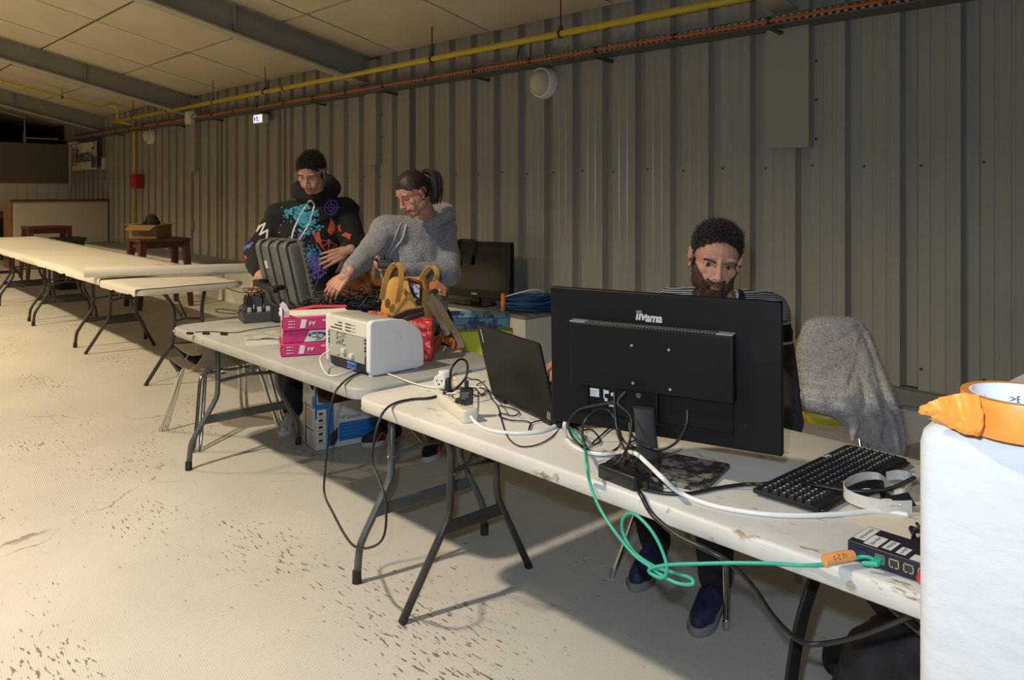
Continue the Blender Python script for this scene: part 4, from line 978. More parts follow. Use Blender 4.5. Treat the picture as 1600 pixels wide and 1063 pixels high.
    fr = N.new('ShaderNodeMath'); fr.operation = 'FRACT'; L.new(wv.outputs[0], fr.inputs[0]); gt = N.new('ShaderNodeMath'); gt.operation = 'GREATER_THAN'; gt.inputs[1].default_value = .5; L.new(fr.outputs[0], gt.inputs[0])
    rp = N.new('ShaderNodeValToRGB'); rp.color_ramp.interpolation = 'CONSTANT'; L.new(sp_.outputs[2], rp.inputs[0])
    # wide plain bands lower down: white, navy, white, grey body
    z0 = S(1232, 508, 2.9).z-og.z
    def P_(z): return max(0, min(1, z))
    els = rp.color_ramp.elements; els[0].position = 0; els[0].color = (.04, .04, .05, 1); els[1].position = P_(z0-.075); els[1].color = (.7, .7, .72, 1)
    for z, c in ((z0-.066, (.012, .014, .025, 1)), (z0-.008, (.7, .7, .72, 1)), (z0, (0, 0, 0, 0))):
        e_ = els.new(P_(z)); e_.color = c
    mx = N.new('ShaderNodeMix'); mx.data_type = 'RGBA'; mx.inputs[6].default_value = (.30, .31, .34, 1); mx.inputs[7].default_value = (.018, .02, .03, 1); L.new(gt.outputs[0], mx.inputs[0])
    g2 = N.new('ShaderNodeMath'); g2.operation = 'GREATER_THAN'; g2.inputs[1].default_value = z0; L.new(sp_.outputs[2], g2.inputs[0])
    m2 = N.new('ShaderNodeMix'); m2.data_type = 'RGBA'; L.new(g2.outputs[0], m2.inputs[0]); L.new(rp.outputs[0], m2.inputs[6]); L.new(mx.outputs[2], m2.inputs[7]); L.new(m2.outputs[2], bs.inputs['Base Color']); bs.inputs['Roughness'].default_value = .9
    cloth(swm, og, 'striped_sweater', ms, o)
    # collar
    c0 = neck[1]+UP*.022; mb = MB(og); q = [c0+RT*.082*math.cos(t)-FW*.078*math.sin(t)+UP*(.012-.05*max(0, math.sin(t))) for t in [2*PI*i/28 for i in range(29)]]
    mb.tube(q, .016, 8); obj('navy_collar', mb, mat('navy_knit', (.012, .014, .025), .9), o, smooth=True)
    mb = MB(og); q = [c0+RT*.070*math.cos(t)-FW*.066*math.sin(t)+UP*(.020-.05*max(0, math.sin(t))) for t in [2*PI*i/28 for i in range(29)]]; mb.tube(q, .008, 6); obj('undershirt_collar', mb, mat('white_knit', (.6, .6, .6), .9), o, smooth=True)
    tr = MB()
    for a, b, c in ((hip_l, kn_l, an_l), (hip_r, kn_r, an_r)): tr.chain([pel, a, b, c+UP*.02], [.135, .108, .078, .058])
    trm = remesh(tr, .010, 3); wrinkle(trm, .006, 14, 5); cloth(trm, og, 'black_trousers', mat('black_denim', (.008, .009, .013), .85), o)
    for (px0, py0), (px1, py1), ld in (((1040, 870), (1000, 905), 0), ((1140, 905), (1100, 968), 1)):
        toe = W(px1, py1+8, 0); an = (an_r, an_l)[ld]; heel = V((an.x, an.y, 0)); dd = (toe-heel); dd.normalize(); heel -= dd*.06; toe = heel+dd*.28
        up, so = MB(), MB(og); shoe(up, so, heel, toe, w=.092); um = remesh(up, .006, 3)
        s_ = cloth(um, og, 'navy_trainer', mat('trainer_navy', (.012, .018, .06), .7, var=.5, vscale=30, dirt=((.10, .11, .14), 30, .60)), o)
        so.org = V(og); obj('sole', so, mat('trainer_sole', (.20, .195, .18), .7), s_, bevel=.004)
    return o
seated_man()
# ------------------------------------------------------------------ the young man in the printed hoodie
def young_man():
    F0 = 5.0; og = V(S(470, 683, 4.95)); og.z = 0
    H = Head(S(487, 270, 4.82), (FW*-1+RT*-.18+UP*-.62), (UP*1-FW*.62-RT*.02), 1.0, 1.0)
    nb = S(492, 312, 5.02); neck = [H.p(0, -.035, -.03), nb]
    hb = MB(); H.build(hb, jaw=.98, neck=neck, nr=.052); head = remesh(hb, .0024, 5); H.sculpt(head, .001)
    sR, sL = S(438, 341, 5.08), S(538, 332, 5.08)       # his right (image left), left
    ch = S(482, 370, 5.08); pel = S(474, 490, 5.12)
    eR, wR = S(399, 398, 5.02), S(407, 427, 4.66); eL, wL = S(556, 392, 4.98), S(541, 393, 4.74)
    hipR, hipL = pel-RT*.09-UP*.03, pel+RT*.09-UP*.03; kR, kL = V((0, 0, 0)), 0
    aR = W(452, 672, 0)+UP*.09+FW*.08; aL = W(515, 672, 0)+UP*.09
    kR = (hipR+aR)/2-FW*.02; kL = (hipL+aL)/2-FW*.02
    tb = MB(); tb.cap(pel, ch, .12, .13, sx=1.2, B=RT); tb.cap(ch, nb, .11, .055)
    for a, b, c in ((sR, eR, wR), (sL, eL, wL)): tb.chain([ch+(a-ch)*.5+UP*.03, a, b, c], [.075, .05, .04, .026])
    for a, b, c in ((hipR, kR, aR), (hipL, kL, aL)): tb.chain([pel, a, b, c], [.09, .078, .054, .036]); tb.cap(c-UP*.03, c-UP*.05-FW*.1, .03, .028)
    tors = remesh(tb, .010, 3)
    ha = MB(); hand(ha, wR+UP*.0, (RT*.25-FW*.55-UP*.42), UP*.7-FW*.6, -1, 1.08, curl=(30, 40, 30)); hand(ha, wL, (-RT*.85-UP*.35-FW*.25), -FW*.5+RT*.5+UP*.2, 1, 1.08, curl=(22, 30, 24), thumb=(48, 10))
    hands = remesh(ha, .0036, 2)
    def hk(p, n):
        q = H.loc(p)
        if q.length > .2 or q.z < -.03: return False
        if q.y > .04: return q.z > .066+.01*math.cos(q.x*50)-max(0, abs(q.x)-.045)*1.2
        if q.y > .004: return q.z > .034+q.y*.6 and not abs(q.x) > .078
        return q.z > -.03 and not (abs(q.x) > .068 and abs(q.z) < .034 and q.y > -.034)
    def ff(p, n):
        q = H.loc(p)
        if q.length > .2: return 0
        if q.y > .084 and abs(q.x) < .021 and -.0695 < q.z < -.050: return 1
        return 2 if hk(p, n) else 0
    o = body_object(og, ((head, 0), (tors, 0), (hands, 0)), 'young man in a black hoodie with colourful graffiti print, head bowed', [mskin, mlip, mat('scalp2', (.03, .018, .012), .8)], ff)
    H.eyes(o, og, open_=False)
    strands(og, head, 4600, hk, lambda p, n: n*.42+H.d(-.1, .55, .0), .026, .0013, 8, mhair, 'hair', o)
    strands(og, head, 900, lambda p, n: hk(p, n) and H.loc(p).z > .07, lambda p, n: n*.6+H.d(-.3, .6, .3), .034, .0014, 9, mhair, 'hair_top', o)
    random.seed(4)
    for a in (-1, 1):
        mb = MB(og)
        for i in range(50): x = random.uniform(.013, .043); p = H.p(a*x, .088-.26*max(0, x-.02), .027+.004*math.sin((x-.013)/.035*PI*.8)+random.uniform(-.003, .003)); mb.cap(p, p+H.d(a*.9, .1, .1)*.009, .0011, .0005, 4, 2)
        obj('eyebrow', mb, mhair, o)['kind'] = 'stuff'
    hd = MB(); hd.cap(pel+UP*.0, ch, .165, .17, sx=1.22, B=RT, seg=20); hd.cap(ch, nb-UP*.04+FW*.03, .175, .09, sx=1.25, B=RT, seg=20)
    for a, b, c in ((sR, eR, wR), (sL, eL, wL)): hd.chain([ch+(a-ch)*.5+UP*.0, a, b, b+(c-b)*.72, c-(c-b).normalized()*.045], [.10, .085, .074, .062, .045]); hd.cap(c-(c-b).normalized()*.05, c-(c-b).normalized()*.02, .040, .038)
    hd.cap(nb-UP*.10+FW*.03, sR+UP*.0, .115, .098); hd.cap(nb-UP*.10+FW*.03, sL, .115, .095); hd.cap(ch-UP*.02, sR-UP*.05, .14, .10)
    # hood lying round the neck
    hc = nb+UP*.035
    q = [hc+RT*(.105*math.cos(t))+FW*(.02+.095*math.sin(t))+UP*(.028+.045*math.sin(t)) for t in [2*PI*i/20 for i in range(20)]]
    for i in range(20):
        t = 2*PI*i/20; r = .036+.022*(math.sin(t)+1)/2; t2 = 2*PI*(i+1)/20; hd.cap(q[i], q[(i+1) % 20], r, .036+.022*(math.sin(t2)+1)/2)
    hm = remesh(hd, .009, 4); wrinkle(hm, .012, 7.5, 3); raw = hm.copy()
    mh = mat('black_hoodie', (.006, .006, .007), .9, bump=.1, bscale=200); hoodie = cloth(hm, og, 'black_hoodie', mh, o)
    # print
    D = Decal(raw, ch, RT, UP, FW); sc = 5.0/FPX
    uv = lambda px, py: ((px-482)*sc, -(py-370)*sc)
    random.seed(21)
    def part(nm, mb, m_): mb.org = V(og); return obj(nm, mb, m_, hoodie)
    mcy = mat('print_cyan', (.04, .30, .42), .8); mwhp = mat('print_white', (.62, .62, .64), .8); mpu = mat('print_purple', (.13, .07, .36), .8); mor = mat('print_orange', (.52, .08, .03), .8)
    mb = MB()
    for word, (ax, ay), (bx, by), hgt in (('INFINITE', (453, 336), (495, 323), 8), ('VISIONS', (468, 341), (508, 335), 8)):
        n = len(word); a = V((ax, ay)); b = V((bx, by)); t = (b-a)/n; up = V((t.y, -t.x)).normalized()*hgt
        for i, ch_ in enumerate(word):
            for st in G[ch_]: D.stroke(mb, [uv(*(a+t*(i+.08+.72*x)+up*(y+random.uniform(-.08, .08)))) for x, y in st], .0085)
    part('cyan_lettering', mb, mcy)
    mb = MB()
    for i in range(230):
        t = random.random(); c = V((478, 335))+V((20, 28))*t*random.random()*1.3+V((random.gauss(0, 9), random.gauss(0, 6))); D.blob(mb, *uv(*c), random.choice((.002, .003, .005, .008)))
    for i in range(150): D.blob(mb, *uv(496+random.gauss(0, 8), 400+random.gauss(0, 11)), random.choice((.002, .004, .007)))
    part('cyan_spatter', mb, mcy)['kind'] = 'stuff'
    mb = MB(); a, b = V((496, 314)), V((470, 376)); ax = (b-a)/2; c = (a+b)/2; pr = V((ax.y, -ax.x)).normalized()*9
    D.stroke(mb, [uv(*(c+ax*math.cos(t)*1.05+pr*math.sin(t))) for t in [2*PI*i/40 for i in range(41)]], .010); part('white_ellipse', mb, mwhp)
    mb = MB()
    D.stroke(mb, [uv(*p) for p in ((396, 369), (402, 355), (409, 347), (405, 360), (412, 352), (420, 348), (413, 365), (425, 358), (424, 372))], .012)
    for i in range(24): D.blob(mb, *uv(450+random.uniform(-12, 60), 320+random.uniform(-12, 80)), .003)
    part('white_scribble', mb, mwhp)
    mb = MB(); c = V((524, 323))
    for r in (11, 5.5): D.stroke(mb, [uv(*(c+V((r*.85*math.cos(t), r*math.sin(t))))) for t in [2*PI*i/28 for i in range(29)]], .008)
    D.stroke(mb, [uv(511, 323), uv(537, 323)], .006); D.stroke(mb, [uv(522, 309), uv(526, 336)], .006)
    for r in (5, 2.5): D.stroke(mb, [uv(*(V((482, 367))+V((r*math.cos(t), r*math.sin(t))))) for t in [2*PI*i/16 for i in range(17)]], .006)
    for i in range(90): D.blob(mb, *uv(500+random.gauss(0, 8), 412+random.gauss(0, 10)), random.choice((.006, .010)), 7, .5)
    D.stroke(mb, [uv(504, 398), uv(512, 404), uv(513, 425), uv(507, 432), uv(502, 420), uv(504, 400)], .010); D.fill(mb, [uv(*p) for p in ((475, 388), (482, 380), (486, 392), (494, 400), (486, 408), (480, 400))])
    D.stroke(mb, [uv(506, 430), uv(498, 450)], .006); D.stroke(mb, [uv(391, 385), uv(402, 378)], .016); part('purple_print', mb, mpu)['kind'] = 'stuff'
    mb = MB(); D.stroke(mb, [uv(387, 390), uv(393, 383), uv(400, 384)], .016); D.stroke(mb, [uv(384, 394), uv(388, 388)], .012); part('blue_cuff_print', mb, mat('print_blue', (.08, .22, .55), .8))
    mb = MB(); D.fill(mb, [uv(*p) for p in ((525, 339), (529, 350), (527, 362), (524, 367), (519, 360), (520, 351))], .004)
    D.fill(mb, [uv(*p) for p in ((497, 359), (503, 365), (507, 359), (510, 372), (505, 378))], .004)
    for q in (((500, 360), (512, 384), (520, 395)), ((507, 372), (522, 376), (531, 382)), ((512, 384), (522, 376), (519, 393), (530, 381), (531, 390), (519, 394)), ((507, 360), (512, 384)), ((534, 352), (540, 360)), ((538, 350), (535, 360))): D.stroke(mb, [uv(*p) for p in q], .008)
    D.fill(mb, [uv(*p) for p in ((540, 366), (548, 361), (557, 364), (556, 372), (548, 368))], .004)
    for q in (((381, 415), (386, 402), (385, 412), (391, 400)), ((392, 397), (404, 398), (396, 403), (402, 408), (394, 409)), ((386, 405), (396, 406))): D.stroke(mb, [uv(*p) for p in q], .009)
    part('orange_print', mb, mor)['kind'] = 'stuff'
    tr = MB()
    for a, b, c in ((hipR, kR, aR), (hipL, kL, aL)): tr.chain([pel, a, b, c+UP*.02], [.125, .105, .078, .062])
    trm = remesh(tr, .010, 3); wrinkle(trm, .006, 12, 5); cloth(trm, og, 'black_trousers', mat('black_denim', (.008, .009, .013), .85), o)
    for an, dx in ((aR, -.05), (aL, .02)):
        heel = V((an.x, an.y, 0)); dd = (-FW+RT*dx).normalized(); heel -= dd*.06; up, so = MB(), MB(og); shoe(up, so, heel, heel+dd*.28); um = remesh(up, .006, 3)
        s_ = cloth(um, og, 'white_trainer', mat('trainer_white', (.50, .48, .45), .7, var=.3, vscale=40, dirt=((.05, .05, .05), 35, .56)), o); obj('sole', so, mat('trainer_sole2', (.6, .58, .54), .7), s_, bevel=.004)
        mb = MB(og); t = heel+dd*.15; sd = V((-dd.y, dd.x, 0)); mb.tube([t+sd*.044+UP*.03-dd*.05, t+sd*.040+UP*.085, t+sd*.046+UP*.03+dd*.03], .006, 6); mb.tube([t-sd*.044+UP*.03-dd*.05, t-sd*.040+UP*.085, t-sd*.046+UP*.03+dd*.03], .006, 6); obj('orange_stripe', mb, mor, s_)
    return o
young_man()
# ------------------------------------------------------------------ the woman in the grey hoodie
def woman():
    og = V(S(645, 725, 4.35)); og.z = 0
    H = Head(S(646, 303, 4.30), (FW*-.72+RT*-.72+UP*-.58), (UP*1-FW*.30-RT*.42), .98, .98)
    nb = S(668, 342, 4.50); neck = [H.p(0, -.035, -.03), nb]
    hb = MB(); H.build(hb, jaw=1.06, neck=neck, nr=.050, lips=1.1, nose=.95); head = remesh(hb, .0024, 5); H.sculpt(head, .001)
    sR, sL = S(604, 362, 4.44), S(690, 358, 4.62); ch = S(648, 400, 4.56); pel = S(652, 495, 4.66)
    eR, wR = S(575, 398, 4.30), S(541, 430, 4.00); eL, wL = S(703, 428, 4.44), S(622, 424, 4.15)
    hipR, hipL = pel-RT*.08-UP*.03, pel+RT*.09-UP*.03
    aR = W(612, 690, 0)+UP*.09; aL = W(683, 706, 0)+UP*.09
    kR = (hipR+aR)/2-FW*.03; kL = (hipL+aL)/2-FW*.03
    tb = MB(); tb.cap(pel, ch, .125, .13, sx=1.15, B=RT); tb.cap(ch, nb, .10, .05)
    for a, b, c in ((sR, eR, wR), (sL, eL, wL)): tb.chain([ch+(a-ch)*.5+UP*.03, a, b, c], [.07, .05, .038, .024])
    for a, b, c in ((hipR, kR, aR), (hipL, kL, aL)): tb.chain([pel, a, b, c], [.10, .085, .054, .036]); tb.cap(c-UP*.03, c-UP*.055-FW*.1, .03, .026)
    tors = remesh(tb, .010, 3)
    ha = MB(); hand(ha, wR, (-RT*.55-UP*.62-FW*.25), UP*.45-FW*.75-RT*.15, 1 if False else -1, .98, curl=(18, 34, 22), spread=4); hand(ha, wL, (-RT*.95+UP*.08-FW*.15), -FW*.35-UP*.75, 1, .95, curl=(38, 45, 30), thumb=(35, 15))
    hands = remesh(ha, .0034, 2)
    def hk(p, n):
        q = H.loc(p)
        if q.length > .2: return False
        if q.y > .035: return q.z > .068-max(0, abs(q.x)-.03)*.9
        if q.y > .0: return q.z > .018+q.y*.9
        return q.z > -.045-.2*q.y*0 and not (abs(q.x) > .069 and abs(q.z+.004) < .030 and q.y > -.032)
    def ff(p, n):
        q = H.loc(p)
        if q.length > .2: return 0
        if q.y > .084 and abs(q.x) < .021 and -.0695 < q.z < -.050: return 1
        return 2 if hk(p, n) else 0
    o = body_object(og, ((head, 0), (tors, 0), (hands, 0)), 'woman with dark ponytail in a mottled grey hoodie, looking down at the table', [mskin2, mlip, mat('scalp3', (.02, .01, .009), .6)], ff)
    H.eyes(o, og, open_=False)
    tail0 = H.p(0, -.098, .050)
    cap_ = MB(); E = lambda c, r: cap_.ell(H.p(*c), tuple(k_*H.k for k_ in r), H.B, 20, 14)
    E((0, -.014, .046), (.078, .094, .083)); E((0, -.034, .020), (.074, .076, .078)); E((0, .020, .050), (.066, .058, .060))
    cm_ = remesh(cap_, .0035, 2); bm = bmesh.new(); bm.from_mesh(cm_)
    kill = [f for f in bm.faces if not hk(f.calc_center_median(), f.normal)]; bmesh.ops.delete(bm, geom=kill, context='FACES'); bm.to_mesh(cm_); bm.free()
    wrinkle(cm_, .0015, 60, 1); src = cm_.copy(); cloth(cm_, og, 'hair', mhair2, o)
    strands(og, src, 3000, lambda p, n: True, lambda p, n: (tail0-p).normalized()*1.0+n*.10, .034, .0009, 6, mhair2, 'hair_strands', o, curl=.15, jit=.06)
    tl = MB(); pts = smooth_pts([tail0, H.p(0, -.125, .062), tail0+RT*.055+UP*.012, tail0+RT*.078-UP*.035, tail0+RT*.078-UP*.085, tail0+RT*.070-UP*.125], 4)
    for j in range(70):
        random.seed(j); off = V((random.uniform(-1, 1), random.uniform(-1, 1), random.uniform(-1, 1))); q = [p+off*.024*math.sin(min(1, .25+i/len(pts))*PI*.62) for i, p in enumerate(pts)]; tl.tube(q, [.0025+.0045*math.sin(PI*min(.93, i/(len(q)-1)))for i in range(len(q))], 5)
    tl.org = V(og); obj('ponytail', tl, mhair2, o, smooth=True)
    mb = MB(og); mb.tube([H.p(.010*math.cos(t), -.098, .050+.010*math.sin(t))+H.d(0, -.012, 0) for t in [2*PI*i/14 for i in range(15)]], .005, 6); obj('hair_band', mb, mat('hair_band', (.25, .24, .24), .7), o)
    random.seed(4)
    for a in (-1, 1):
        mb = MB(og)
        for i in range(40): x = random.uniform(.013, .043); p = H.p(a*x, .088-.26*max(0, x-.02), .028+.005*math.sin((x-.013)/.035*PI*.8)+random.uniform(-.0018, .0018)); mb.cap(p, p+H.d(a*.9, .1, .1)*.009, .0009, .0004, 4, 2)
        obj('eyebrow', mb, mhair2, o)['kind'] = 'stuff'
    mb = MB(og)
    for a in (-1, 1): mb.ell(H.p(a*.080, .002, -.030), .0028)
    obj('earring', mb, mat('steel', (.55, .55, .53), .3, .9), o)
    hd = MB(); hd.cap(pel+UP*.03, ch-UP*.05, .168, .175, sx=1.08, B=RT, seg=20); hd.cap(ch-UP*.05, ch+UP*.03, .182, .170, sx=1.1, B=RT, seg=20); hd.cap(ch, nb-UP*.03+FW*.02, .155, .085, sx=1.2, B=RT, seg=20)
    hd.ell(ch-FW*.09-UP*.02-RT*.02, (.12, .09, .11))
    for a, b, c in ((sR, eR, wR), (sL, eL, wL)): hd.chain([ch+(a-ch)*.65+UP*.03, a, b, b+(c-b)*.7, c-(c-b).normalized()*.02], [.095, .080, .066, .050, .036])
    hd.cap(nb-UP*.09+FW*.02, sR, .095, .092); hd.cap(nb-UP*.08+FW*.02, sL, .10, .09); hd.cap(ch, sR-UP*.05, .13, .085)
    hc = nb+UP*.012; q = [hc+RT*(.10*math.cos(t)+.02)+FW*(.025+.085*math.sin(t))+UP*(-.002+.035*math.sin(t)+.018*math.cos(t)) for t in [2*PI*i/20 for i in range(20)]]
    for i in range(20):
        t = 2*PI*i/20; t2 = 2*PI*(i+1)/20; hd.cap(q[i], q[(i+1) % 20], .026+.016*(math.sin(t)+1)/2, .026+.016*(math.sin(t2)+1)/2)
    hm = remesh(hd, .009, 4); wrinkle(hm, .010, 8, 9)
    mg = mat('grey_melange', (.235, .235, .25), .95, var=.42, vscale=150, bump=.25, bscale=150, detail=1, sheen=.2); raw = hm.copy(); hoodie = cloth(hm, og, 'grey_hoodie', mg, o)
    D = Decal(raw, ch, RT, UP, FW); sc = 4.5/FPX; uv = lambda px, py: ((px-648)*sc, -(py-400)*sc)
    for nm, pts, w in (('drawstring', ((633, 345), (626, 365), (617, 385), (608, 400), (604, 412)), .006), ('drawstring', ((641, 348), (636, 368), (626, 382), (618, 392), (615, 402)), .010)):
        mb = MB(); q = [D.drop(*uv(*p), .004) for p in smooth_pts([V((a_, b_, 0)) for a_, b_ in pts], 4) for p in [(p.x, p.y)]]; q = [x for x in q if x is not None]
        if len(q) > 2: mb.tube(q, w*.55, 6); mb.org = V(og); obj(nm, mb, mat('string_white', (.5, .49, .48), .9), hoodie)
    mb = MB(og); mb.cap(pel-UP*.10+RT*.02, pel-UP*.02+RT*.02, .15, .155, sx=1.05, B=RT); sm_ = remesh(mb, .01, 2); cloth(sm_, og, 'blue_undershirt', mat('blue_grey_knit', (.08, .13, .17), .9), o)
    tr = MB()
    for a, b, c in ((hipR, kR, aR), (hipL, kL, aL)): tr.chain([pel-UP*.05, a, b, c+UP*.02], [.135, .115, .075, .055])
    trm = remesh(tr, .010, 3); wrinkle(trm, .005, 12, 5); cloth(trm, og, 'black_trousers', mat('black_denim', (.008, .009, .013), .85), o)
    for an, dd in ((aR, (-RT*.75-FW*.5)), (aL, (-FW*.95-RT*.25))):
        heel = V((an.x, an.y, 0)); dd = dd.normalized(); heel -= dd*.06; up, so = MB(), MB(og); shoe(up, so, heel, heel+dd*.25); um = remesh(up, .006, 3)
        s_ = cloth(um, og, 'black_trainer', mat('trainer_black', (.012, .012, .014), .7), o); obj('sole', so, mat('trainer_sole3', (.50, .42, .48), .7), s_, bevel=.004)
        mb = MB(og); t = heel+dd*.13; sd = V((-dd.y, dd.x, 0))
        for s2 in (-1, 1): mb.tube([t+sd*s2*.046+UP*.03-dd*.04, t+sd*s2*.042+UP*.075+dd*.01, t+sd*s2*.046+UP*.03+dd*.05], .004, 6); mb.tube([t+sd*s2*.046+UP*.03-dd*.01, t+sd*s2*.042+UP*.070-dd*.03], .004, 6)
        obj('coral_stripe', mb, mat('coral', (.55, .08, .06), .7), s_)
    # small dark device held in her left hand
    p = S(602, 412, 4.08); root = thing('handheld_radio', p-UP*.03, 'small black device with a short aerial held by the woman', 'radio'); og2 = p-UP*.03
    m = MB(og2); m.box(p, (.075, .035, .045), rot=Rz(.9)); obj('body', m, mat('black_plastic', (.012, .012, .012), .4), root, bevel=.006)
    m = MB(og2); m.tube([p-RT*.03+UP*.01, p-RT*.065+UP*.03], .007, 8); m.ell(p-RT*.01+UP*.026, .012); obj('aerial', m, mat('black_plastic', (.012, .012, .012), .4), root, smooth=True)
    m = MB(og2)
    for i in range(4): m.ell(p-FW*.018+RT*(.012*i-.02)-UP*.002, .004)
    obj('button', m, mat('button_brown', (.2, .12, .07), .4), root)
woman()
# ================================================================== ON THE NEAR TABLE
TZ_ = .7405
mblk = mat('black_plastic', (.007, .007, .007), .4); mmat = mat('matte_black', (.0045, .0045, .005), .5, var=.3, vscale=7, spec=.22); mwhite = mat('white_pvc', (.74, .73, .69), .35)
# ---- monitor seen from behind
BL = V((-1.567, 1.591, 0)); BR = V((-.978, 1.773, 0)); ex = (BR-BL).normalized(); en = V((ex.y, -ex.x, 0))   # en = out of the back, towards the camera
mw = (BR-BL).length; tilt = R_(1.5); eu = (UP*math.cos(tilt)-en*math.sin(tilt)*-1).normalized(); eb = ex.cross(eu)*1.0
if eb.dot(en) < 0: eb = -eb
z0, z1 = .838, 1.207; Mo = V((BL.x, BL.y, z0)); mh_ = z1-z0
og = V((-1.29, 1.71, TZ_)); root = thing('monitor', og, 'large black monitor seen from behind with a pale maker name on its back', 'monitor')
Q = lambda x, z, d=0: Mo+ex*x+eu*z+eb*d
def slab(x0, x1, z0, z1, d0, d1, nm, m, par, bev=.003, **k):
    mb = MB(og); mb.hexa([Q(x0, z0, d0), Q(x1, z0, d0), Q(x1, z0, d1), Q(x0, z0, d1)], [Q(x0, z1, d0), Q(x1, z1, d0), Q(x1, z1, d1), Q(x0, z1, d1)]); return obj(nm, mb, m, par, bevel=bev, **k)
case = slab(0, mw, 0, mh_, -.022, 0, 'back_case', mmat, root)
slab(.006, mw-.006, .012, mh_-.006, -.0235, -.0215, 'screen', mat('screen_glass', (.01, .01, .012), .15), root, 0)
bx = slab(.072, .510, .118, .284, -.002, .030, 'rear_box', mmat, root, .004)
mb = MB(og)      # sunken cable bay drawn by its raised frame
for a in ((.075, .50, .035, .038), (.075, .235, .036, .039)): mb.hexa([Q(a[0], a[2], 0), Q(a[1], a[2], 0), Q(a[1], a[2], .004), Q(a[0], a[2], .004)], [Q(a[0], a[3], 0), Q(a[1], a[3], 0), Q(a[1], a[3], .004), Q(a[0], a[3], .004)])
for x in (.110, .300, .498): mb.hexa([Q(x, .035, 0), Q(x+.003, .035, 0), Q(x+.003, .035, .004), Q(x, .035, .004)], [Q(x, .118, 0), Q(x+.003, .118, 0), Q(x+.003, .118, .004), Q(x, .118, .004)])
obj('bay_frame', mb, mmat, root)
slab(.225, .312, .030, .118, -.001, .014, 'stand_mount', mmat, root, .003)
mb = MB(og); x = .115
while x < .465: mb.hexa([Q(x, .2845, .002), Q(x+.0035, .2845, .002), Q(x+.0035, .2845, .028), Q(x, .2845, .028)], [Q(x+.004, .287, .002), Q(x+.0075, .287, .002), Q(x+.0075, .287, .028), Q(x+.004, .287, .028)]); x += .0085
mb.hexa([Q(.072, .284, .0), Q(.115, .284, .0), Q(.115, .284, .029), Q(.072, .284, .029)], [Q(.072, .287, .0), Q(.115, .287, .0), Q(.115, .287, .029), Q(.072, .287, .029)])
mb.hexa([Q(.468, .284, .0), Q(.508, .284, .0), Q(.508, .284, .029), Q(.468, .284, .029)], [Q(.468, .287, .0), Q(.508, .287, .0), Q(.508, .287, .029), Q(.468, .287, .029)])
o = obj('vent_ribs', mb, mat('vent_grey', (.22, .22, .22), .45), bx); o['kind'] = 'stuff'
for px, py in ((987, 540), (1045, 547), (989, 599), (1047, 609)):
    mbx = MB(og); k = V(S(px, py, 2.05)); rel = k-V((0, 0, CAM_H)); n_ = eb; pl0 = Q(0, 0, .031); t = (pl0-V((0, 0, CAM_H))).dot(n_)/rel.dot(n_); c = V((0, 0, CAM_H))+rel*t
    mbx.cyl(c-eb*.001, c+eb*.0008, .0038, seg=10); obj('screw', mbx, mat('steel', (.55, .55, .53), .3, .9), bx)
c = Q(.262, .106, .014); obj('knob', MB(og).cyl(c, c+eb*.005, .007, seg=14), mat('steel_dark', (.15, .15, .15), .4, .8), root)
mb = MB(og); lo = Q(.292, .298, .0008); xs = (ex*.98); Ml = lambda x, y: lo+ex*(x+.18*y)+eu*y
def bar(p, q, w): 
    p, q = V((*p, 0)), V((*q, 0)); mb.add([Ml(p.x-w/2, p.y), Ml(p.x+w/2, p.y), Ml(q.x+w/2, q.y), Ml(q.x-w/2, q.y)], [(0, 1, 2, 3)])
for x in (-.040, -.0325): bar((x, 0), (x, .0165), .0052)
bar((-.0235, .004), (-.0275, .0165), .005); bar((-.0235, 0), (-.0165, .0165), .005)
tv, tf = text_geo('ama', .0315, .0002, 'LEFT', bold=.0011, shear=.18, spacing=.93); mb.add(tv, tf, basis(ex*.92, eu, eb, lo+ex*-.0165+eu*.0078))
c = lo+ex*-.033+eu*.0215
for dx in (-.0035, .0040): mb.tube([c+ex*(dx+.0032*math.cos(t))+eu*.0032*math.sin(t) for t in [2*PI*i/10 for i in range(11)]], .0008, 4)
obj('lettering', mb, mat('logo_grey', (.42, .43, .45), .4), case)
mst = mat('sticker_white', (.62, .62, .62), .5)
mb = MB(og)
for x0, x1, a, b in ((.118, .144, .082, .104),(.157, .160, .080, .105), (.160, .172, .094, .103), (.160, .168, .074, .082), (.178, .186, .090, .099), (.172, .190, .062, .066)): mb.hexa([Q(x0, a, .001), Q(x1, a, .001), Q(x1, a, .0018), Q(x0, a, .0018)], [Q(x0, b, .001), Q(x1, b, .001), Q(x1, b, .0018), Q(x0, b, .0018)])
st = obj('rating_label', mb, mst, root)
mb = MB(og)
for r in range(4): a = .086+r*.0035; mb.hexa([Q(.120, a, .0019), Q(.120+.012+.004*(r % 2), a, .0019), Q(.120+.012+.004*(r % 2), a, .002), Q(.120, a, .002)], [Q(.120, a+.001, .0019), Q(.132+.004*(r % 2), a+.001, .0019), Q(.132+.004*(r % 2), a+.001, .002), Q(.120, a+.001, .002)])
obj('fine_print', mb, mat('print_grey', (.22, .22, .24), .6), st)
mb = MB(og)
for z in (.098, .093, .103): mb.hexa([Q(.520+z*.1, z-.04, .001), Q(.524+z*.1, z-.04, .001), Q(.524+z*.1, z-.04, .002), Q(.520+z*.1, z-.04, .002)], [Q(.520+z*.1, z-.038, .001), Q(.524+z*.1, z-.038, .001), Q(.524+z*.1, z-.038, .002), Q(.520+z*.1, z-.038, .002)])
obj('lock_slot', mb, mblk, root)
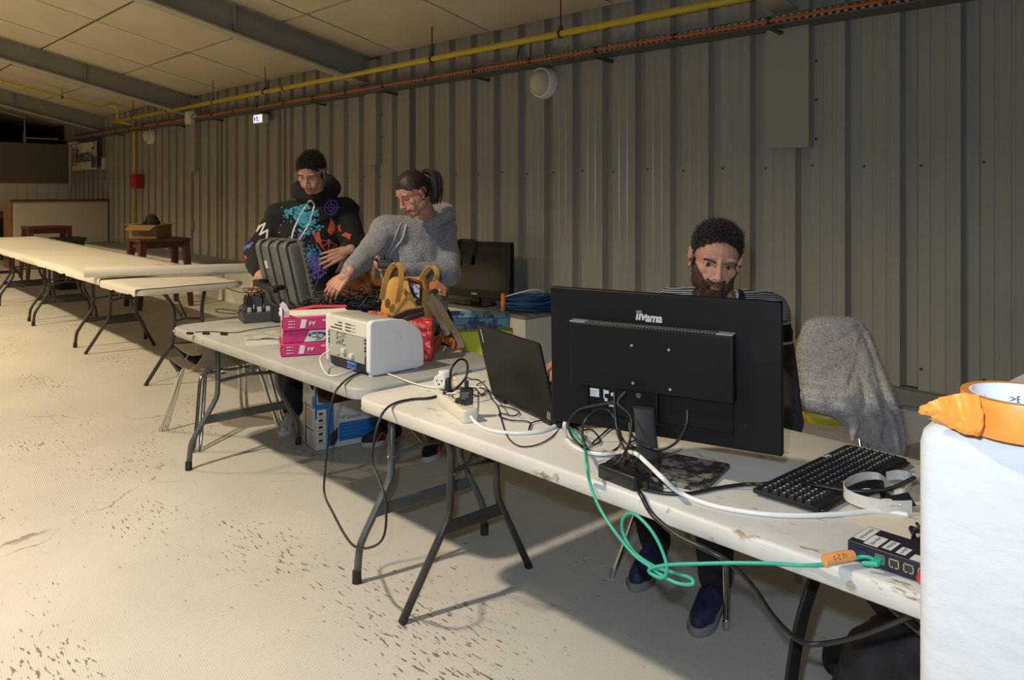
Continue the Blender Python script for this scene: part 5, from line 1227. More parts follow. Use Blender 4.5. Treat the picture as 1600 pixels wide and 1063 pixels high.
# stand: oval slanted column on a square foot
mgl = mat('stand_black', (.035, .035, .038), .38, var=.1)
a0, a1 = V((-1.295, 1.672, .752)), Q(.278, .078, .024); rings = []
for t in [i/8 for i in range(9)]:
    c = a0.lerp(a1, t); rings.append([c+ex*(.030-.002*t)*math.cos(u)+en*.020*math.sin(u) for u in [2*PI*i/24 for i in range(24)]])
mb = MB(og); mb.loft(rings); col_ = obj('stand_column', mb, mgl, root, smooth=True, auto=40)
mb = MB(og); c = a0.lerp(a1, .17); mb.loft([[c+eu*dz+ex*.033*math.cos(u)+en*.021*math.sin(u) for u in [2*PI*i/24 for i in range(24)]] for dz in (-.006, .008)]); mb.box(c+en*.022+ex*.014, (.018, .006, .016), rot=Rz(R_(17))); obj('cable_clip', mb, mblk, col_)
B = Rz(R_(15)); cc = V((-1.285, 1.725, .7475)); mb = MB(og); mb.loft([[cc+B @ V((x, y, z)) for x, y in rrect(.285-i, .205-i, .006, 3)] for z, i in ((-.0065, 0), (.003, 0), (.0055, .003))])
mdust = mat('dusty_plate', (.016, .016, .017), .28, dirt=((.20, .19, .175), 26, .50), bump=.05, bscale=40)
obj('stand_foot', mb, mdust, root)
# ---- laptop
lb0, lb1 = V((-2.133, 1.861, 0)), V((-1.727, 1.767, 0)); lx = (lb1-lb0).normalized(); ln = V((-lx.y, lx.x, 0)); lw = (lb1-lb0).length
og = V((-1.9, 1.93, TZ_)); root = thing('laptop', og, 'black laptop with its lid open, left of the big monitor', 'laptop')
c = (lb0+lb1)/2+ln*.145+UP*(TZ_+.011); mb = MB(og)
mb.loft([[c+lx*x+ln*y+UP*z for x, y in rrect(lw-i, .27-i, .012, 3)] for z, i in ((-.009, .008), (-.003, 0), (.006, 0), (.008, .004))]); base = obj('base', mb, mblk, root, smooth=True, auto=35)
lt = R_(14); lu = (UP*math.cos(lt)-ln*math.sin(lt)).normalized(); lbk = lx.cross(lu); 
if lbk.dot(FW) > 0: lbk = -lbk
o0 = lb0+UP*(TZ_+.012)+ln*.008; mb = MB(og)
mb.loft([[o0+lx*(lw/2+x)+lu*(.133+y)+lbk*d for x, y in rrect(lw-i, .262-i, .010, 3)] for d, i in ((-.006, .004), (-.003, 0), (.002, 0), (.0035, .005))]); lid = obj('lid', mb, mat('laptop_grey', (.010, .0095, .008), .5, spec=.25), root, smooth=True, auto=35)
mb = MB(og); mb.hexa([o0+lx*x+lu*.012-lbk*d for x, d in ((.01, .0062), (lw-.01, .0062), (lw-.01, .007), (.01, .007))], [o0+lx*x+lu*.255-lbk*d for x, d in ((.01, .0062), (lw-.01, .0062), (lw-.01, .007), (.01, .007))]); obj('screen', mb, mat('screen_glass', (.01, .01, .012), .15), root)
mb = MB(og); 
for x in (.06, lw-.06): mb.cyl(o0+lx*(x-.03)-UP*.004, o0+lx*(x+.03)-UP*.004, .006, seg=10)
obj('hinge', mb, mblk, root)
mb = MB(); mb.box((0, 0, 0), (.017, .017, .003)); kme = mb.mesh('key'); kme.materials.append(mat('key_black', (.02, .02, .02), .5))
def lay_key(root, og, p, rz, sx=1, sy=1, me=None):
    o = bpy.data.objects.new('key', me or kme); COL.objects.link(o); o.parent = root; o.location = V(p)-V(og); o.rotation_euler = (0, 0, rz); o.scale = (sx, sy, 1); return o
for r in range(5):
    for k in range(14):
        p = c+lx*(-.135+k*.0205)+ln*(-.07+.0205*r)+UP*.009; lay_key(base, og, p, R_(-13))
tv, tf = text_geo('Lenovo', .020, .0002, bold=.0006); mb = MB(og); mb.add(tv, tf, basis(lu*.8, -lx*.8, lbk, o0+lx*.030+lu*.226+lbk*.0042)); obj('lettering', mb, mat('logo_grey', (.42, .43, .45), .4), lid)
mb = MB(og)
for i, w_ in enumerate((.005, .003, .004)): mb.box(o0+lx*(lw-.036+i*.007)+lu*.034+lbk*.004, (w_, .0006, .04), rot=Rz(R_(-13)))
obj('rating_label', mb, mat('label_grey', (.25, .25, .25), .5), lid)
# mouse under his right hand
p = V((-2.135, 2.165, TZ_)); mb = MB(p); mb.ell(p+UP*.012, (.03, .052, .020), Rz(.2)); o = obj('mouse', mb, mblk, smooth=True); o.location = p; tag(o, "black computer mouse under the bearded man's hand, behind the laptop", 'mouse')
mb = MB(p); mb.cyl(p+UP*.031+V((-.003, -.028, 0)), p+UP*.031+V((.003, -.028, 0)), .005, seg=10); obj('wheel', mb, mat('grey_wheel', (.1, .1, .1), .6), o)
# ---- keyboard
og = V((-.95, 1.985, TZ_)); root = thing('keyboard', og, 'black full size keyboard lying on the near table right of the monitor', 'keyboard')
x0, x1, y0, y1 = -1.035, -.868, 1.732, 2.232
mb = MB(og); mb.loft([[V((x, y, TZ_+z+(x-x0)*-.0)) for x, y in rrect(x1-x0-i, y1-y0-i, .008, 3, (x0+x1)/2, (y0+y1)/2)] for z, i in ((.004, .014), (.009, 0), (.015, 0), (.0175, .006))]); body = obj('body', mb, mblk, root, smooth=True, auto=30)
mb = MB(og); mb.box((x1+.004, (y0+y1)/2, TZ_+.010), (.012, y1-y0-.02, .006)); obj('front_lip', mb, mblk, root, bevel=.002)
# the space bar side faces the camera's right (+X is the user's near edge here)
mb = MB(); mb.hexa([(-.0075, -.0075, 0), (.0075, -.0075, 0), (.0075, .0075, 0), (-.0075, .0075, 0)], [(-.006, -.006, .007), (.006, -.006, .007), (.006, .006, .007), (-.006, .006, .007)]); k2 = mb.mesh('key'); k2.materials.append(mat('key_black', (.02, .02, .02), .5))
mlg = mat('key_print', (.55, .55, .55), .5); lg = MB(og); random.seed(31)
for r in range(6):
    xr = x0+.030+r*.0205+(.004 if r else 0)
    k = 0; y = y0+.018
    while y < y1-.014:
        if (abs(y-(y0+.318)) < .006) or (r and abs(y-(y0+.392)) < .007): y += .012; continue
        wide = r == 5 and y0+.10 < y < y0+.19
        o = lay_key(root, og, (xr, y, TZ_+.0165), 0, 1, 1, k2)
        if not wide:
            lg.box((xr+random.uniform(-.002, .001), y+random.uniform(-.002, .002), TZ_+.0238), (.0045, random.choice((.003, .0045, .006)), .0004))
        y += .0192
o = obj('key_legends', lg, mlg, root); o['kind'] = 'stuff'
tv, tf = text_geo('hp', .026, .0003, bold=.0004); mb = MB(og); mb.add(tv, tf, basis(V((0, 1, 0)), V((-1, 0, 0)), UP, V((x0+.012, y0+.36, TZ_+.0182)))); obj('lettering', mb, mlg, root)
# ---- network box
og = V((-.61, 1.625, TZ_)); root = thing('network_switch', og, 'small black router with paper labels and four network sockets at the table edge', 'router')
x0, x1, y0, y1, zt = -.727, -.475, 1.572, 1.668, TZ_+.040
mb = MB(og); mb.box(((x0+x1)/2, (y0+y1)/2, TZ_+.022), (x1-x0, y1-y0, .036)); obj('body', mb, mat('router_black', (.012, .014, .025), .4), root, bevel=.002)
mb = MB(og)
for a, b in ((x0+.02, y0+.02), (x1-.02, y0+.02), (x0+.02, y1-.02), (x1-.02, y1-.02)): mb.cyl((a, b, TZ_), (a, b, TZ_+.005), .006, seg=8)
obj('foot', mb, mfoot, root)
mpl = mat('paper_label', (.62, .61, .58), .6)
for (a, b, c_, d, tx, rot) in ((x0+.003, y0+.020, x0+.026, y1-.006, '192.168.10.254', 90), (x0+.028, y0+.008, x0+.055, y0+.060, 'IOI   PORTS', 90), (x0+.061, y0+.014, x0+.079, y0+.058, 'PORT', 90), (x0+.088, y0+.012, x0+.106, y0+.046, 'WAN', 90), (x0+.117, y0+.003, x0+.140, y0+.030, '', 90)):
    mb = MB(og); mb.box(((a+c_)/2, (b+d)/2, zt+.0005), (c_-a, d-b, .0006)); l = obj('paper_label', mb, mpl, root)
    if tx:
        mb = MB(og)
        for i in range(int((d-b)/.0055)-1): mb.box(((a+c_)/2+random.uniform(-.001, .001), b+.006+i*.0055, zt+.001), (random.uniform(.004, .008), .0026, .0002))
        obj('fine_print', mb, mat('print_black', (.03, .03, .03), .6), l)
mport = mat('port_metal', (.55, .53, .46), .3, .8)
for i in range(5):
    xx = x0+.064+i*.0265; mb = MB(og)
    for dx, dz, w_, h_ in ((-.0085, 0, .002, .016), (.0085, 0, .002, .016), (0, .0075, .019, .002), (-.0055, -.0072, .008, .002), (.0055, -.0072, .008, .002)): mb.box((xx+dx, y0-.0005, TZ_+.023+dz), (w_, .003, h_))
    pr = obj('network_port', mb, mport, root); mb = MB(og); mb.box((xx, y0+.0002, TZ_+.0225), (.015, .002, .013)); obj('socket', mb, mat('socket_dark', (.03, .028, .02), .6), pr)
mb = MB(og); mb.box((x0+.026, y0-.0006, TZ_+.023), (.022, .001, .012)); mb.box((x0+.026, y0-.0008, TZ_+.033), (.012, .001, .0015)); obj('usb_port', mb, mat('port_blue', (.02, .03, .07), .4), root)
# ---- adapter, strip, chargers
og = V((-1.30, 1.585, TZ_)); root = thing('power_adapter', og, "black power adapter brick beside the monitor's foot at the table edge", 'power adapter')
B = Rz(R_(-4)); cc = V((-1.300, 1.577, TZ_+.018)); mb = MB(og); mb.loft([[cc+B @ V((x, y, z)) for x, y in rrect(.128-i, .060-i, .006, 3)] for z, i in ((-.0175, .004), (-.015, 0), (.013, 0), (.0165, .005))]); obj('brick', mb, mblk, root, smooth=True, auto=40)
mb = MB(og); a = cc+B @ V((.062, .0, 0)); mb.box(a+B @ V((.012, 0, .0)), (.03, .024, .018), rot=B); mb.cyl(a+B @ V((.025, 0, 0)), a+B @ V((.055, .01, -.003)), .010, .007, 12)
for i in range(4): mb.cyl(a+B @ V((.030+i*.006, .002*i, 0)), a+B @ V((.033+i*.006, .002*i, 0)), .0105, seg=12)
obj('mains_plug', mb, mblk, root)
mb = MB(og); a = cc+B @ V((-.02, .026, .016)); mb.tube([a+V((0, 0, 0)), a+V((.0, .004, .012)), a+V((.012, .008, .016)), a+V((.02, .008, .006))], .005, 8); obj('strain_relief', mb, mblk, root, smooth=True)
sd = (V((-2.185, 1.70, 0))-V((-1.970, 1.628, 0))).normalized(); sc_ = V((-2.078, 1.664, TZ_)); sp_ = V((-sd.y, sd.x, 0))
root = thing('power_strip', sc_, 'cream white power strip with plugs in it on the near table', 'power strip'); og = sc_
P3 = lambda u, v, z: sc_+sd*u+sp_*v+UP*z
mb = MB(og); mb.loft([[P3(x, y, z) for x, y in rrect(.262-i, .054-i, .012, 4)] for z, i in ((0, .006), (.004, 0), (.036, 0), (.041, .008))]); obj('housing', mb, mat('cream_plastic', (.66, .61, .49), .4), root, smooth=True, auto=40)
for i in range(4):
    u = -.088+i*.058; M = basis(sd, sp_, UP, P3(u, 0, .0405)); s_ = MB(og); s_.lathe([(.0195, .0), (.0205, .0018), (.0185, .0018), (.0175, -.006), (.0, -.006)], 22, M); so = obj('socket', s_, mat('cream_plastic', (.66, .61, .49), .4), root, smooth=True, auto=40)
    d_ = MB(og)
    for dx in (-.0095, .0095): d_.cyl(P3(u, dx, .0350), P3(u, dx, .0356), .0026, seg=8)
    d_.cyl(P3(u+.010, 0, .035), P3(u+.010, 0, .048), .002, seg=8); obj('socket_hole', d_, mblk, so)
# upright black plug + cord loop
p = P3(.085, .0, .042); root = thing('black_plug', p, 'black mains plug standing in the far end of the power strip with its cord looped', 'plug'); og = p
mb = MB(og); mb.cyl(p, p+UP*.012, .018, .017, 16); mb.cap(p+UP*.012, p+UP*.045, .012, .010); obj('plug_body', mb, mblk, root, smooth=True)
mb = MB(og); pts = [p+UP*.045, S(703, 592, 2.76), S(706, 575, 2.76), S(718, 562, 2.80), S(729, 566, 2.84), S(730, 583, 2.86), S(722, 598, 2.84), S(707, 611, 2.80), W(694, 615, TZ_+.006), W(672, 622, TZ_+.005), W(645, 624, TZ_+.005), W(618, 630, TZ_+.005), W(600, 643, TZ_+.005), SY(589, 668, 1.52)+UP*.0, SY(583, 700, 1.515), SY(582, 722, 1.51), SY(592, 750, 1.50), SY(602, 780, 1.49), SY(603, 820, 1.48), SY(596, 845, 1.475), SY(578, 856, 1.475), SY(556, 855, 1.48), SY(540, 838, 1.49), SY(522, 805, 1.51), SY(507, 772, 1.53), SY(508, 735, 1.545), SY(512, 690, 1.55), SY(514, 655, 1.555), SY(521, 620, 1.562), W(532, 602, TZ_+.006), W(550, 588, TZ_+.006), W(572, 580, TZ_+.007), W(590, 576, TZ_+.007)]
mb.tube(smooth_pts(pts, 6), .0042, 8); obj('cord', mb, mblk, root, smooth=True)
p = P3(-.030, .004, .042); root = thing('usb_charger', p, 'black block charger with printed rating text plugged into the power strip', 'charger'); og = p
mb = MB(og); ch_ = [p+sd*x*1.0+sp_*y+UP*z for x, y, z in ()]; cdir = RT; cn = FW
cpt = S(729, 619, 2.60); rr_ = basis(RT, UP, -FW, cpt)
mb.loft([[cpt+RT*x+UP*y-FW*z for x, y in rrect(.042-i, .052-i, .006, 3)] for z, i in ((-.014, .003), (-.011, 0), (.011, 0), (.014, .003))]); mb.cyl(p-UP*.002, cpt-UP*.01, .016, .014); blk = obj('charger_body', mb, mblk, root, smooth=True, auto=40)
mb = MB(og)
for i, w_ in enumerate((.026, .022, .024, .014)): mb.add([cpt+RT*(-.016+x)+UP*(.012-i*.006+y)-FW*.0144 for x, y in ((0, 0), (w_, 0), (w_, .0022), (0, .0022))], [(0, 1, 2, 3)])
obj('fine_print', mb, mat('print_lgrey', (.25, .25, .25), .6), blk)
mb = MB(og); q = cpt+UP*.026; mb.box(q+UP*.012, (.014, .008, .024), rot=Rz(YAW)); obj('usb_plug', mb, mblk, root, bevel=.002)
mb = MB(og); pts = [q+UP*.022, q+UP*.034, S(736, 593, 2.62), S(747, 594, 2.64), W(757, 602, TZ_+.02), W(764, 612, TZ_+.004), W(768, 623, TZ_+.003), W(778, 636, TZ_+.003), W(787, 668, TZ_+.003), W(797, 688, TZ_+.003), W(815, 698, TZ_+.003), W(840, 695, TZ_+.003), W(862, 683, TZ_+.003), W(880, 664, TZ_+.004), S(893, 648, 2.35), S(915, 632, 2.33), S(950, 630, 2.32)]
mb.tube(smooth_pts(pts, 6), .0022, 6); obj('cord', mb, mblk, root, smooth=True)
p = W(690, 609, TZ_); root = thing('plug_adapter', p, 'round white French socket adapter lying behind the power strip', 'plug'); og = p
c1 = p+UP*.034; mb = MB(og); dface = (-FW*.93-RT*.32).normalized()
mb.cyl(c1-dface*.028+RT*.004, c1+dface*.010, .021, .023, 22); mb.box(c1-dface*.012-UP*.006+RT*.012, (.046, .044, .048), rot=Rz(YAW)); mb.cyl(c1+RT*.010+UP*.01, c1+RT*.010+UP*.036, .0225, .022, 22); obj('body', mb, mwhite, root, bevel=.004)
mb = MB(og); mb.cyl(c1+dface*.010, c1+dface*.020, .0245, .0245, 26); f_ = obj('socket_face', mb, mwhite, root, bevel=.002)
mb = MB(og); t_ = dface.cross(UP).normalized()
for a in (-.0095, .0095): mb.cyl(c1+t_*a+UP*.003+dface*.0195, c1+t_*a+UP*.003+dface*.0206, .0032, seg=10)
mb.box(c1-UP*.010+dface*.0200, (.012, .002, .004), rot=Rz(YAW)); obj('socket_hole', mb, mblk, f_)
mb = MB(og)
for s in (-1, 1): mb.cyl(c1+RT*.030+UP*.004*s*2, c1+RT*.055+UP*.004*s*2, .0024, seg=8)
obj('brass_pin', mb, mat('brass', (.45, .30, .12), .3, .9), root)
# ---- loose cables on the near table
def cable(pts, r, m, label, name='cable', n=6, seg=8, ends=None):
    mb = MB(); mb.tube(smooth_pts(pts, n), r, seg); return single(name, mb, m, label, 'cable', smooth=True)
T_ = TZ_+.0055
cable([P3(-.131, 0, .02), W(745, 662, T_), W(765, 672, T_), W(800, 677, T_), W(840, 675, T_), W(865, 667, T_), W(880, 655, T_+.015), S(886, 655, 2.33), S(882, 664, 2.28), W(885, 683, T_), W(900, 700, T_), W(930, 709, T_+.003), W(960, 708, T_+.012), S(990, 708, 2.02), S(1012, 725, 1.96), S(1036, 748, 1.88), W(1062, 770, T_+.004), W(1100, 786, T_), W(1140, 796, T_), W(1200, 804, T_), W(1262, 806, T_), W(1320, 803, T_), W(1372, 799, T_), W(1420, 805, T_)], .0058, mwhite, 'thick white power cable winding along the whole near table', n=7, seg=10)
cable([W(1004, 764, T_+.002), W(1040, 771, T_), W(1080, 771, T_), W(1120, 763, T_), W(1165, 757, T_), W(1190, 757, T_+.01), S(1225, 753, 1.98), S(1270, 758, 1.93), S(1310, 765, 1.90), S(1345, 768, 1.88), S(1390, 764, 1.87), S(1430, 746, 1.87)], .0048, mblk, 'black mains cable running over the keyboard to the right', n=7)
cable([W(998, 768, T_), W(1003, 776, T_), SY(1020, 805, 1.518), SY(1060, 838, 1.50), SY(1105, 860, 1.50), SY(1140, 880, 1.52), SY(1175, 915, 1.56), SY(1210, 965, 1.62), SY(1250, 1002, 1.66), SY(1290, 1006, 1.68), SY(1350, 992, 1.64), SY(1425, 962, 1.55)], .0058, mblk, 'black cable hanging over the table edge in a low loop to the right', n=7)
mgreen = mat('green_cable', (.03, .36, .24), .4)
gp = [W(872, 640, T_), W(895, 675, T_), W(912, 695, T_+.01), S(917, 725, 2.02), SY(921, 752, 1.52), SY(935, 790, 1.50), SY(960, 830, 1.48), SY(990, 866, 1.47), SY(1012, 883, 1.46), SY(1035, 900, 1.46), SY(1060, 912, 1.46), SY(1082, 913, 1.46), SY(1078, 903, 1.47), SY(1045, 893, 1.48), SY(1020, 884, 1.49), SY(990, 862, 1.50), SY(973, 830, 1.50), SY(975, 808, 1.50), SY(990, 803, 1.49), SY(1012, 822, 1.48), SY(1030, 850, 1.47), SY(1042, 885, 1.46), SY(1036, 903, 1.455), SY(1018, 897, 1.455), SY(1016, 889, 1.455), SY(1045, 883, 1.46), SY(1100, 881, 1.475), SY(1150, 880, 1.49), SY(1210, 881, 1.51), SY(1255, 884, 1.53)+UP*.0, W(1290, 882, T_+.002), W(1320, 877, T_+.004), W(1350, 870, T_+.012), V((-.663, 1.562, TZ_+.022))]
mb = MB(); mb.tube(smooth_pts(gp, 7), .0040, 8); gr = single('network_cable', mb, mgreen, 'green network cable looping below the table edge into the router', 'cable', smooth=True)
og = gr.location.copy()
a, b = W(1288, 877, T_+.010), W(1333, 868, T_+.014); mb = MB(og)
mb.tube([a, a.lerp(b, .3)+UP*.002, a.lerp(b, .7)+UP*.001, b], [.011, .0105, .011, .010], 10, flat=UP); obj('tape_flag', mb, mat('orange_tape2', (.72, .30, .09), .5), gr)
mb = MB(og); t_ = (b-a).normalized(); uu = (UP*.8+FW*.6).normalized(); oo = a.lerp(b, .5)+(-FW*.8+UP*.6)*.0112
for st in (((-.012, .004), (-.016, .001), (-.012, -.004), (-.009, -.001)), ((-.006, .005), (-.001, .004), (-.006, -.001), (.000, -.005)), ((.004, .004), (.007, .005), (.006, -.004)), ((.010, .004), (.013, -.003))): mb.tube([oo+t_*x+uu*y for x, y in st], .0009, 4)
obj('lettering', mb, mat('marker_brown', (.18, .05, .02), .6), gr)
mb = MB(og); e_ = V((-.663, 1.562, TZ_+.022)); mb.box(e_+V((0, .003, 0)), (.013, .022, .011)); mb.cap(e_-V((.0, .01, .002)), e_-V((.02, .016, .006)), .006, .0045); obj('plug_boot', mb, mgreen, gr)
mb = MB(); e_ = V((-.583, 1.562, TZ_+.020)); mb.box(e_+V((0, .004, 0)), (.013, .02, .011)); mb.cap(e_-V((0, .006, .001)), e_+V((.012, -.02, -.006)), .0075, .006); mb.tube(smooth_pts([e_+V((.012, -.02, -.006)), e_+V((.03, -.03, -.012)), e_+V((.08, -.03, -.013))], 4), .003, 6); single('red_cable_plug', mb, mat('red_plug', (.55, .02, .03), .4), 'red network plug in the last visible router socket', 'plug', smooth=True)
# black monitor leads: large loops
loops = [([S(960, 628, 2.06), S(940, 632, 2.10), S(905, 640, 2.16), S(889, 660, 2.18), S(893, 680, 2.17), W(912, 700, T_), W(932, 708, T_), W(945, 707, T_)], .0036, 'black lead looping high in front of the monitor labels'),
 ([S(978, 612, 2.04), S(965, 630, 2.04), S(985, 650, 2.02), S(985, 680, 2.0), S(980, 700, 1.98), S(970, 718, 1.96), W(960, 728, T_+.03)], .0036, 'black lead dropping from the label bay to the adapter'),
 ([S(960, 612, 2.07), S(961, 645, 2.04), S(966, 680, 2.02), S(978, 705, 1.99), S(990, 725, 1.97), W(1000, 745, T_+.01), W(1000, 757, T_)], .0034, 'black lead hanging straight down beside the stand'),
 ([W(958, 705, T_), W(968, 697, T_), S(970, 680, 2.1), S(955, 645, 2.14), S(935, 640, 2.14), S(914, 658, 2.12), S(910, 680, 2.12), S(915, 697, 2.1)], .0034, 'second inner loop of black lead left of the stand'),
 ([S(1074, 640, 1.98), S(1072, 665, 1.97), S(1056, 692, 1.98), S(1030, 703, 2.00), S(1004, 695, 2.03), S(986, 678, 2.05), S(984, 660, 2.07)], .0036, 'black video lead sagging from the monitor socket around the stand'),
 ([W(882, 655, T_), W(905, 672, T_), W(925, 672, T_), W(938, 690, T_), W(925, 694, T_), W(940, 680, T_), W(958, 668, T_), W(975, 690, T_), W(990, 706, T_), W(985, 692, T_), W(996, 688, T_)], .0026, 'thin black lead tangled on the table under the monitor'),
 ([W(876, 655, T_), W(895, 665, T_), W(905, 662, T_), W(925, 655, T_), W(948, 662, T_), W(965, 660, T_), W(985, 672, T_)], .0030, 'short black lead lying behind the tangled one'),
 ([W(758, 596, T_), W(745, 602, T_), W(757, 608, T_), W(762, 612, T_), W(752, 617, T_), W(742, 606, T_+.006), W(735, 612, T_), W(748, 619, T_), W(760, 610, T_)], .0020, 'thin black wire bunched left of the laptop'),
 ([W(780, 634, T_), W(800, 638, T_), W(811, 644, T_), W(803, 650, T_), W(783, 646, T_), W(781, 651, T_), W(800, 657, T_), W(820, 658, T_), W(829, 662, T_), W(826, 672, T_), W(831, 661, T_), W(850, 656, T_), W(868, 650, T_)], .0022, 'thin black wire wandering along the foot of the laptop lid')]
for pts, r, l in loops: cable(pts, r, mblk, l, 'monitor_lead' if 'black lead' in l or 'video' in l else 'thin_wire')
mb = MB(); mb.tube(smooth_pts([W(667, 576, T_), W(640, 586, T_), W(660, 597, T_)], 4), .0028, 6)
cable([S(519, 540, 3.30), S(515, 548, 3.32), S(502, 556, 3.3), S(501, 568, 3.2), W(512, 586, T_), W(530, 586, T_), W(552, 578, T_), W(575, 576, T_), W(600, 582, T_), W(640, 597, T_), W(672, 605, T_), W(705, 606, T_), W(740, 605, T_), W(758, 605, T_)], .0030, mwhite, 'thin white data cable from the printer across the table gap')
cable([W(680, 617, T_), W(700, 615, T_+.045), S(715, 614, 2.62), W(745, 609, T_)], .0028, mwhite, 'short white lead draped over the power strip')
# fabric tape, bunched leads and paper at the right end
mcot = mat('cotton_tape', (.62, .58, .50), .85, bump=.2, bscale=120)
og = W(1370, 790, TZ_); root = thing('lanyard', og, 'cream cotton tape with black printed badge holder coiled beside the keyboard', 'lanyard')
a = [W(1425, 792, T_+.014), W(1390, 792, T_+.014), W(1350, 785, T_+.016), W(1325, 775, T_+.018), W(1318, 765, T_+.02), W(1328, 754, T_+.02), W(1350, 747, T_+.018), W(1372, 748, T_+.014), W(1386, 758, T_+.014)]
mb = MB(og); mb.ribbon(smooth_pts(a, 6), .028, .0016, UP); obj('tape_loop', mb, mcot, root, smooth=True, auto=50)
a = [W(1386, 758, T_+.014), W(1400, 768, T_+.014), W(1412, 772, T_+.014), W(1420, 762, T_+.014), W(1424, 748, T_+.014), W(1405, 742, T_+.014), W(1385, 745, T_+.012)]
mb = MB(og); mb.ribbon(smooth_pts(a, 6), .024, .0016, UP); obj('tape_fold', mb, mcot, root, smooth=True, auto=50)
mb = MB(og); a = [W(1330, 772, T_+.010), W(1350, 765, T_+.016), W(1375, 760, T_+.020), W(1378, 775, T_+.012), W(1392, 785, T_+.012), W(1425, 780, T_+.02)]; mb.ribbon(smooth_pts(a, 5), .034, .003, (FW*.4+UP*.3+RT*.1)); h_ = obj('badge_holder', mb, mat('badge_black', (.010, .010, .014), .25), root, smooth=True, auto=50)
for px, py in ((1355, 766), (1385, 782), (1400, 790)):
    mb = MB(og); c = W(px, py, T_+.026); mb.tube([c+RT*.012*math.cos(t)+FW*.006*math.sin(t) for t in [R_(g) for g in range(0, 200, 25)]], .0016, 5); obj('white_print', mb, mwhite, h_)
mb = MB(og); mb.box(W(1420, 741, T_+.016), (.03, .02, .012), rot=Rz(.8)); lb_ = obj('plastic_tag', mb, mat('tag_white', (.6, .6, .6), .4), root, bevel=.002)
random.seed(9); mb = MB(); c = V((-.60, 1.72, TZ_))
for j in range(5):
    pts = []; a0_ = random.uniform(0, 6)
    for i in range(9): t = a0_+i*.85; r = random.uniform(.025, .06); pts.append(c+V((r*1.3*math.cos(t), r*.8*math.sin(t), .008+random.uniform(0, .05))))
    mb.tube(smooth_pts(pts, 6), .0034, 6)
mb.box(c+V((.0, -.01, .03)), (.05, .025, .03), rot=Rz(.5)); single('cable_bundle', mb, mblk, 'tight bundle of black leads behind the router', 'cable', smooth=True)
mb = MB(); q = [W(1300, 800, TZ_), W(1425, 735, TZ_)]; 
mb.hexa([V((-.87, 1.78, TZ_+.0004)), V((-.62, 1.70, TZ_+.0004)), V((-.55, 1.98, TZ_+.0004)), V((-.80, 2.04, TZ_+.0004))], [V((-.87, 1.78, TZ_+.0012)), V((-.62, 1.70, TZ_+.0012)), V((-.55, 1.98, TZ_+.0012)), V((-.80, 2.04, TZ_+.0012))])
single('paper_sheet', mb, mat('cream_paper', (.62, .57, .46), .8), 'cream paper sheet under the lanyard at the right end of the near table', 'paper')
# ---- tape roll on the white block
tc_ = FW*.985+RT*.624; tc_.z = 1.1805; ro, ri, th_ = .067, .058, .045
root = thing('tape_roll', tc_, 'roll of orange cloth tape with a torn loose end lying on the white parapet', 'tape roll'); og = tc_
mor2 = mat('orange_cloth_tape', (.78, .26, .04), .38, var=.06, vscale=14, coat=.2)
M = Matrix.Translation(tc_)
mb = MB(og); mb.lathe([(ri, 0), (ro, 0), (ro, th_), (ri, th_), (ri, 0)], 64, M); mb2 = MB(og)
rings = [[V((math.cos(2*PI*k/64)*r, math.sin(2*PI*k/64)*r, z)) for k in range(64)] for r, z in ((ri, 0), (ro, 0), (ro+.0005, .002), (ro+.0005, th_-.002), (ro, th_), (ri, th_), (ri, 0))]
mb2.loft(rings, False, M); obj('tape_winding', mb2, mor2, root, smooth=True, auto=40)
rings = [[V((math.cos(2*PI*k/64)*r, math.sin(2*PI*k/64)*r, z)) for k in range(64)] for r, z in ((ri-.0035, -.0), (ri, 0), (ri, th_), (ri-.0035, th_), (ri-.0035, 0))]
mb2 = MB(og); mb2.loft(rings, False, M); core = obj('white_core', mb2, mat('core_white', (.75, .76, .80), .5), root, smooth=True, auto=40)
for a_, tx in ((205, 'J>E'), (160, 'J>E'), (115, 'J>E'), (80, 'J>E'), (50, 'J>E')):
    a = R_(a_) + YAW*0; c = tc_+V((math.cos(a), math.sin(a), 0))*(ri-.0038)+UP*(th_*.55); nn = -V((math.cos(a), math.sin(a), 0)); tv, tf = text_geo(tx, .012, .0001, bold=.0003); mb = MB(og); mb.add(tv, tf, basis(UP.cross(nn), UP, nn, c)); obj('lettering', mb, mat('core_ink', (.06, .07, .12), .6), core)
# torn crumpled end sticking out to the left
mb = MB(og); st = tc_-RT*(ro*.93)+UP*.0-FW*.02
def tail(pts, ws, nm, seed):
    random.seed(seed); P_ = smooth_pts(pts, 6); rows = []
    n = len(P_)
    for i, p in enumerate(P_):
        f = i/(n-1); w_ = ws[0]+(ws[1]-ws[0])*f**1.3; row = []
        for j in range(9):
            v_ = -1+j/4; row.append(p+UP*(w_/2*v_)-FW*(.012*(1-v_*v_)*(1-f*.4)+.004*noise.noise(V((i*.35, j*.6, seed))))-RT*.003*noise.noise(V((i*.5, j*.9, seed+4))))
        rows.append(row)
    vs = [q for r in rows for q in r]; N_ = len(vs); vs += [q+FW*.0012 for q in vs]; fs = []
    for i in range(n-1):
        for j in range(8): q = i*9+j; fs += [(q, q+9, q+10, q+1), (N_+q+1, N_+q+10, N_+q+9, N_+q)]
    mb = MB(og); mb.add(vs, fs); obj(nm, mb, mor2, root, smooth=True)
k = st-tc_
Fd = 1.00
tail([S(1528, 650, Fd-.05), S(1505, 644, Fd-.03), S(1488, 641, Fd-.02), S(1468, 639, Fd), S(1450, 640, Fd+.01), S(1434, 645, Fd+.02)], (.050, .004), 'torn_end', 3)
tail([S(1526, 660, Fd-.05), S(1508, 662, Fd-.035), S(1490, 657, Fd-.02), S(1470, 652, Fd), S(1452, 650, Fd+.01)], (.030, .008), 'torn_end', 8)
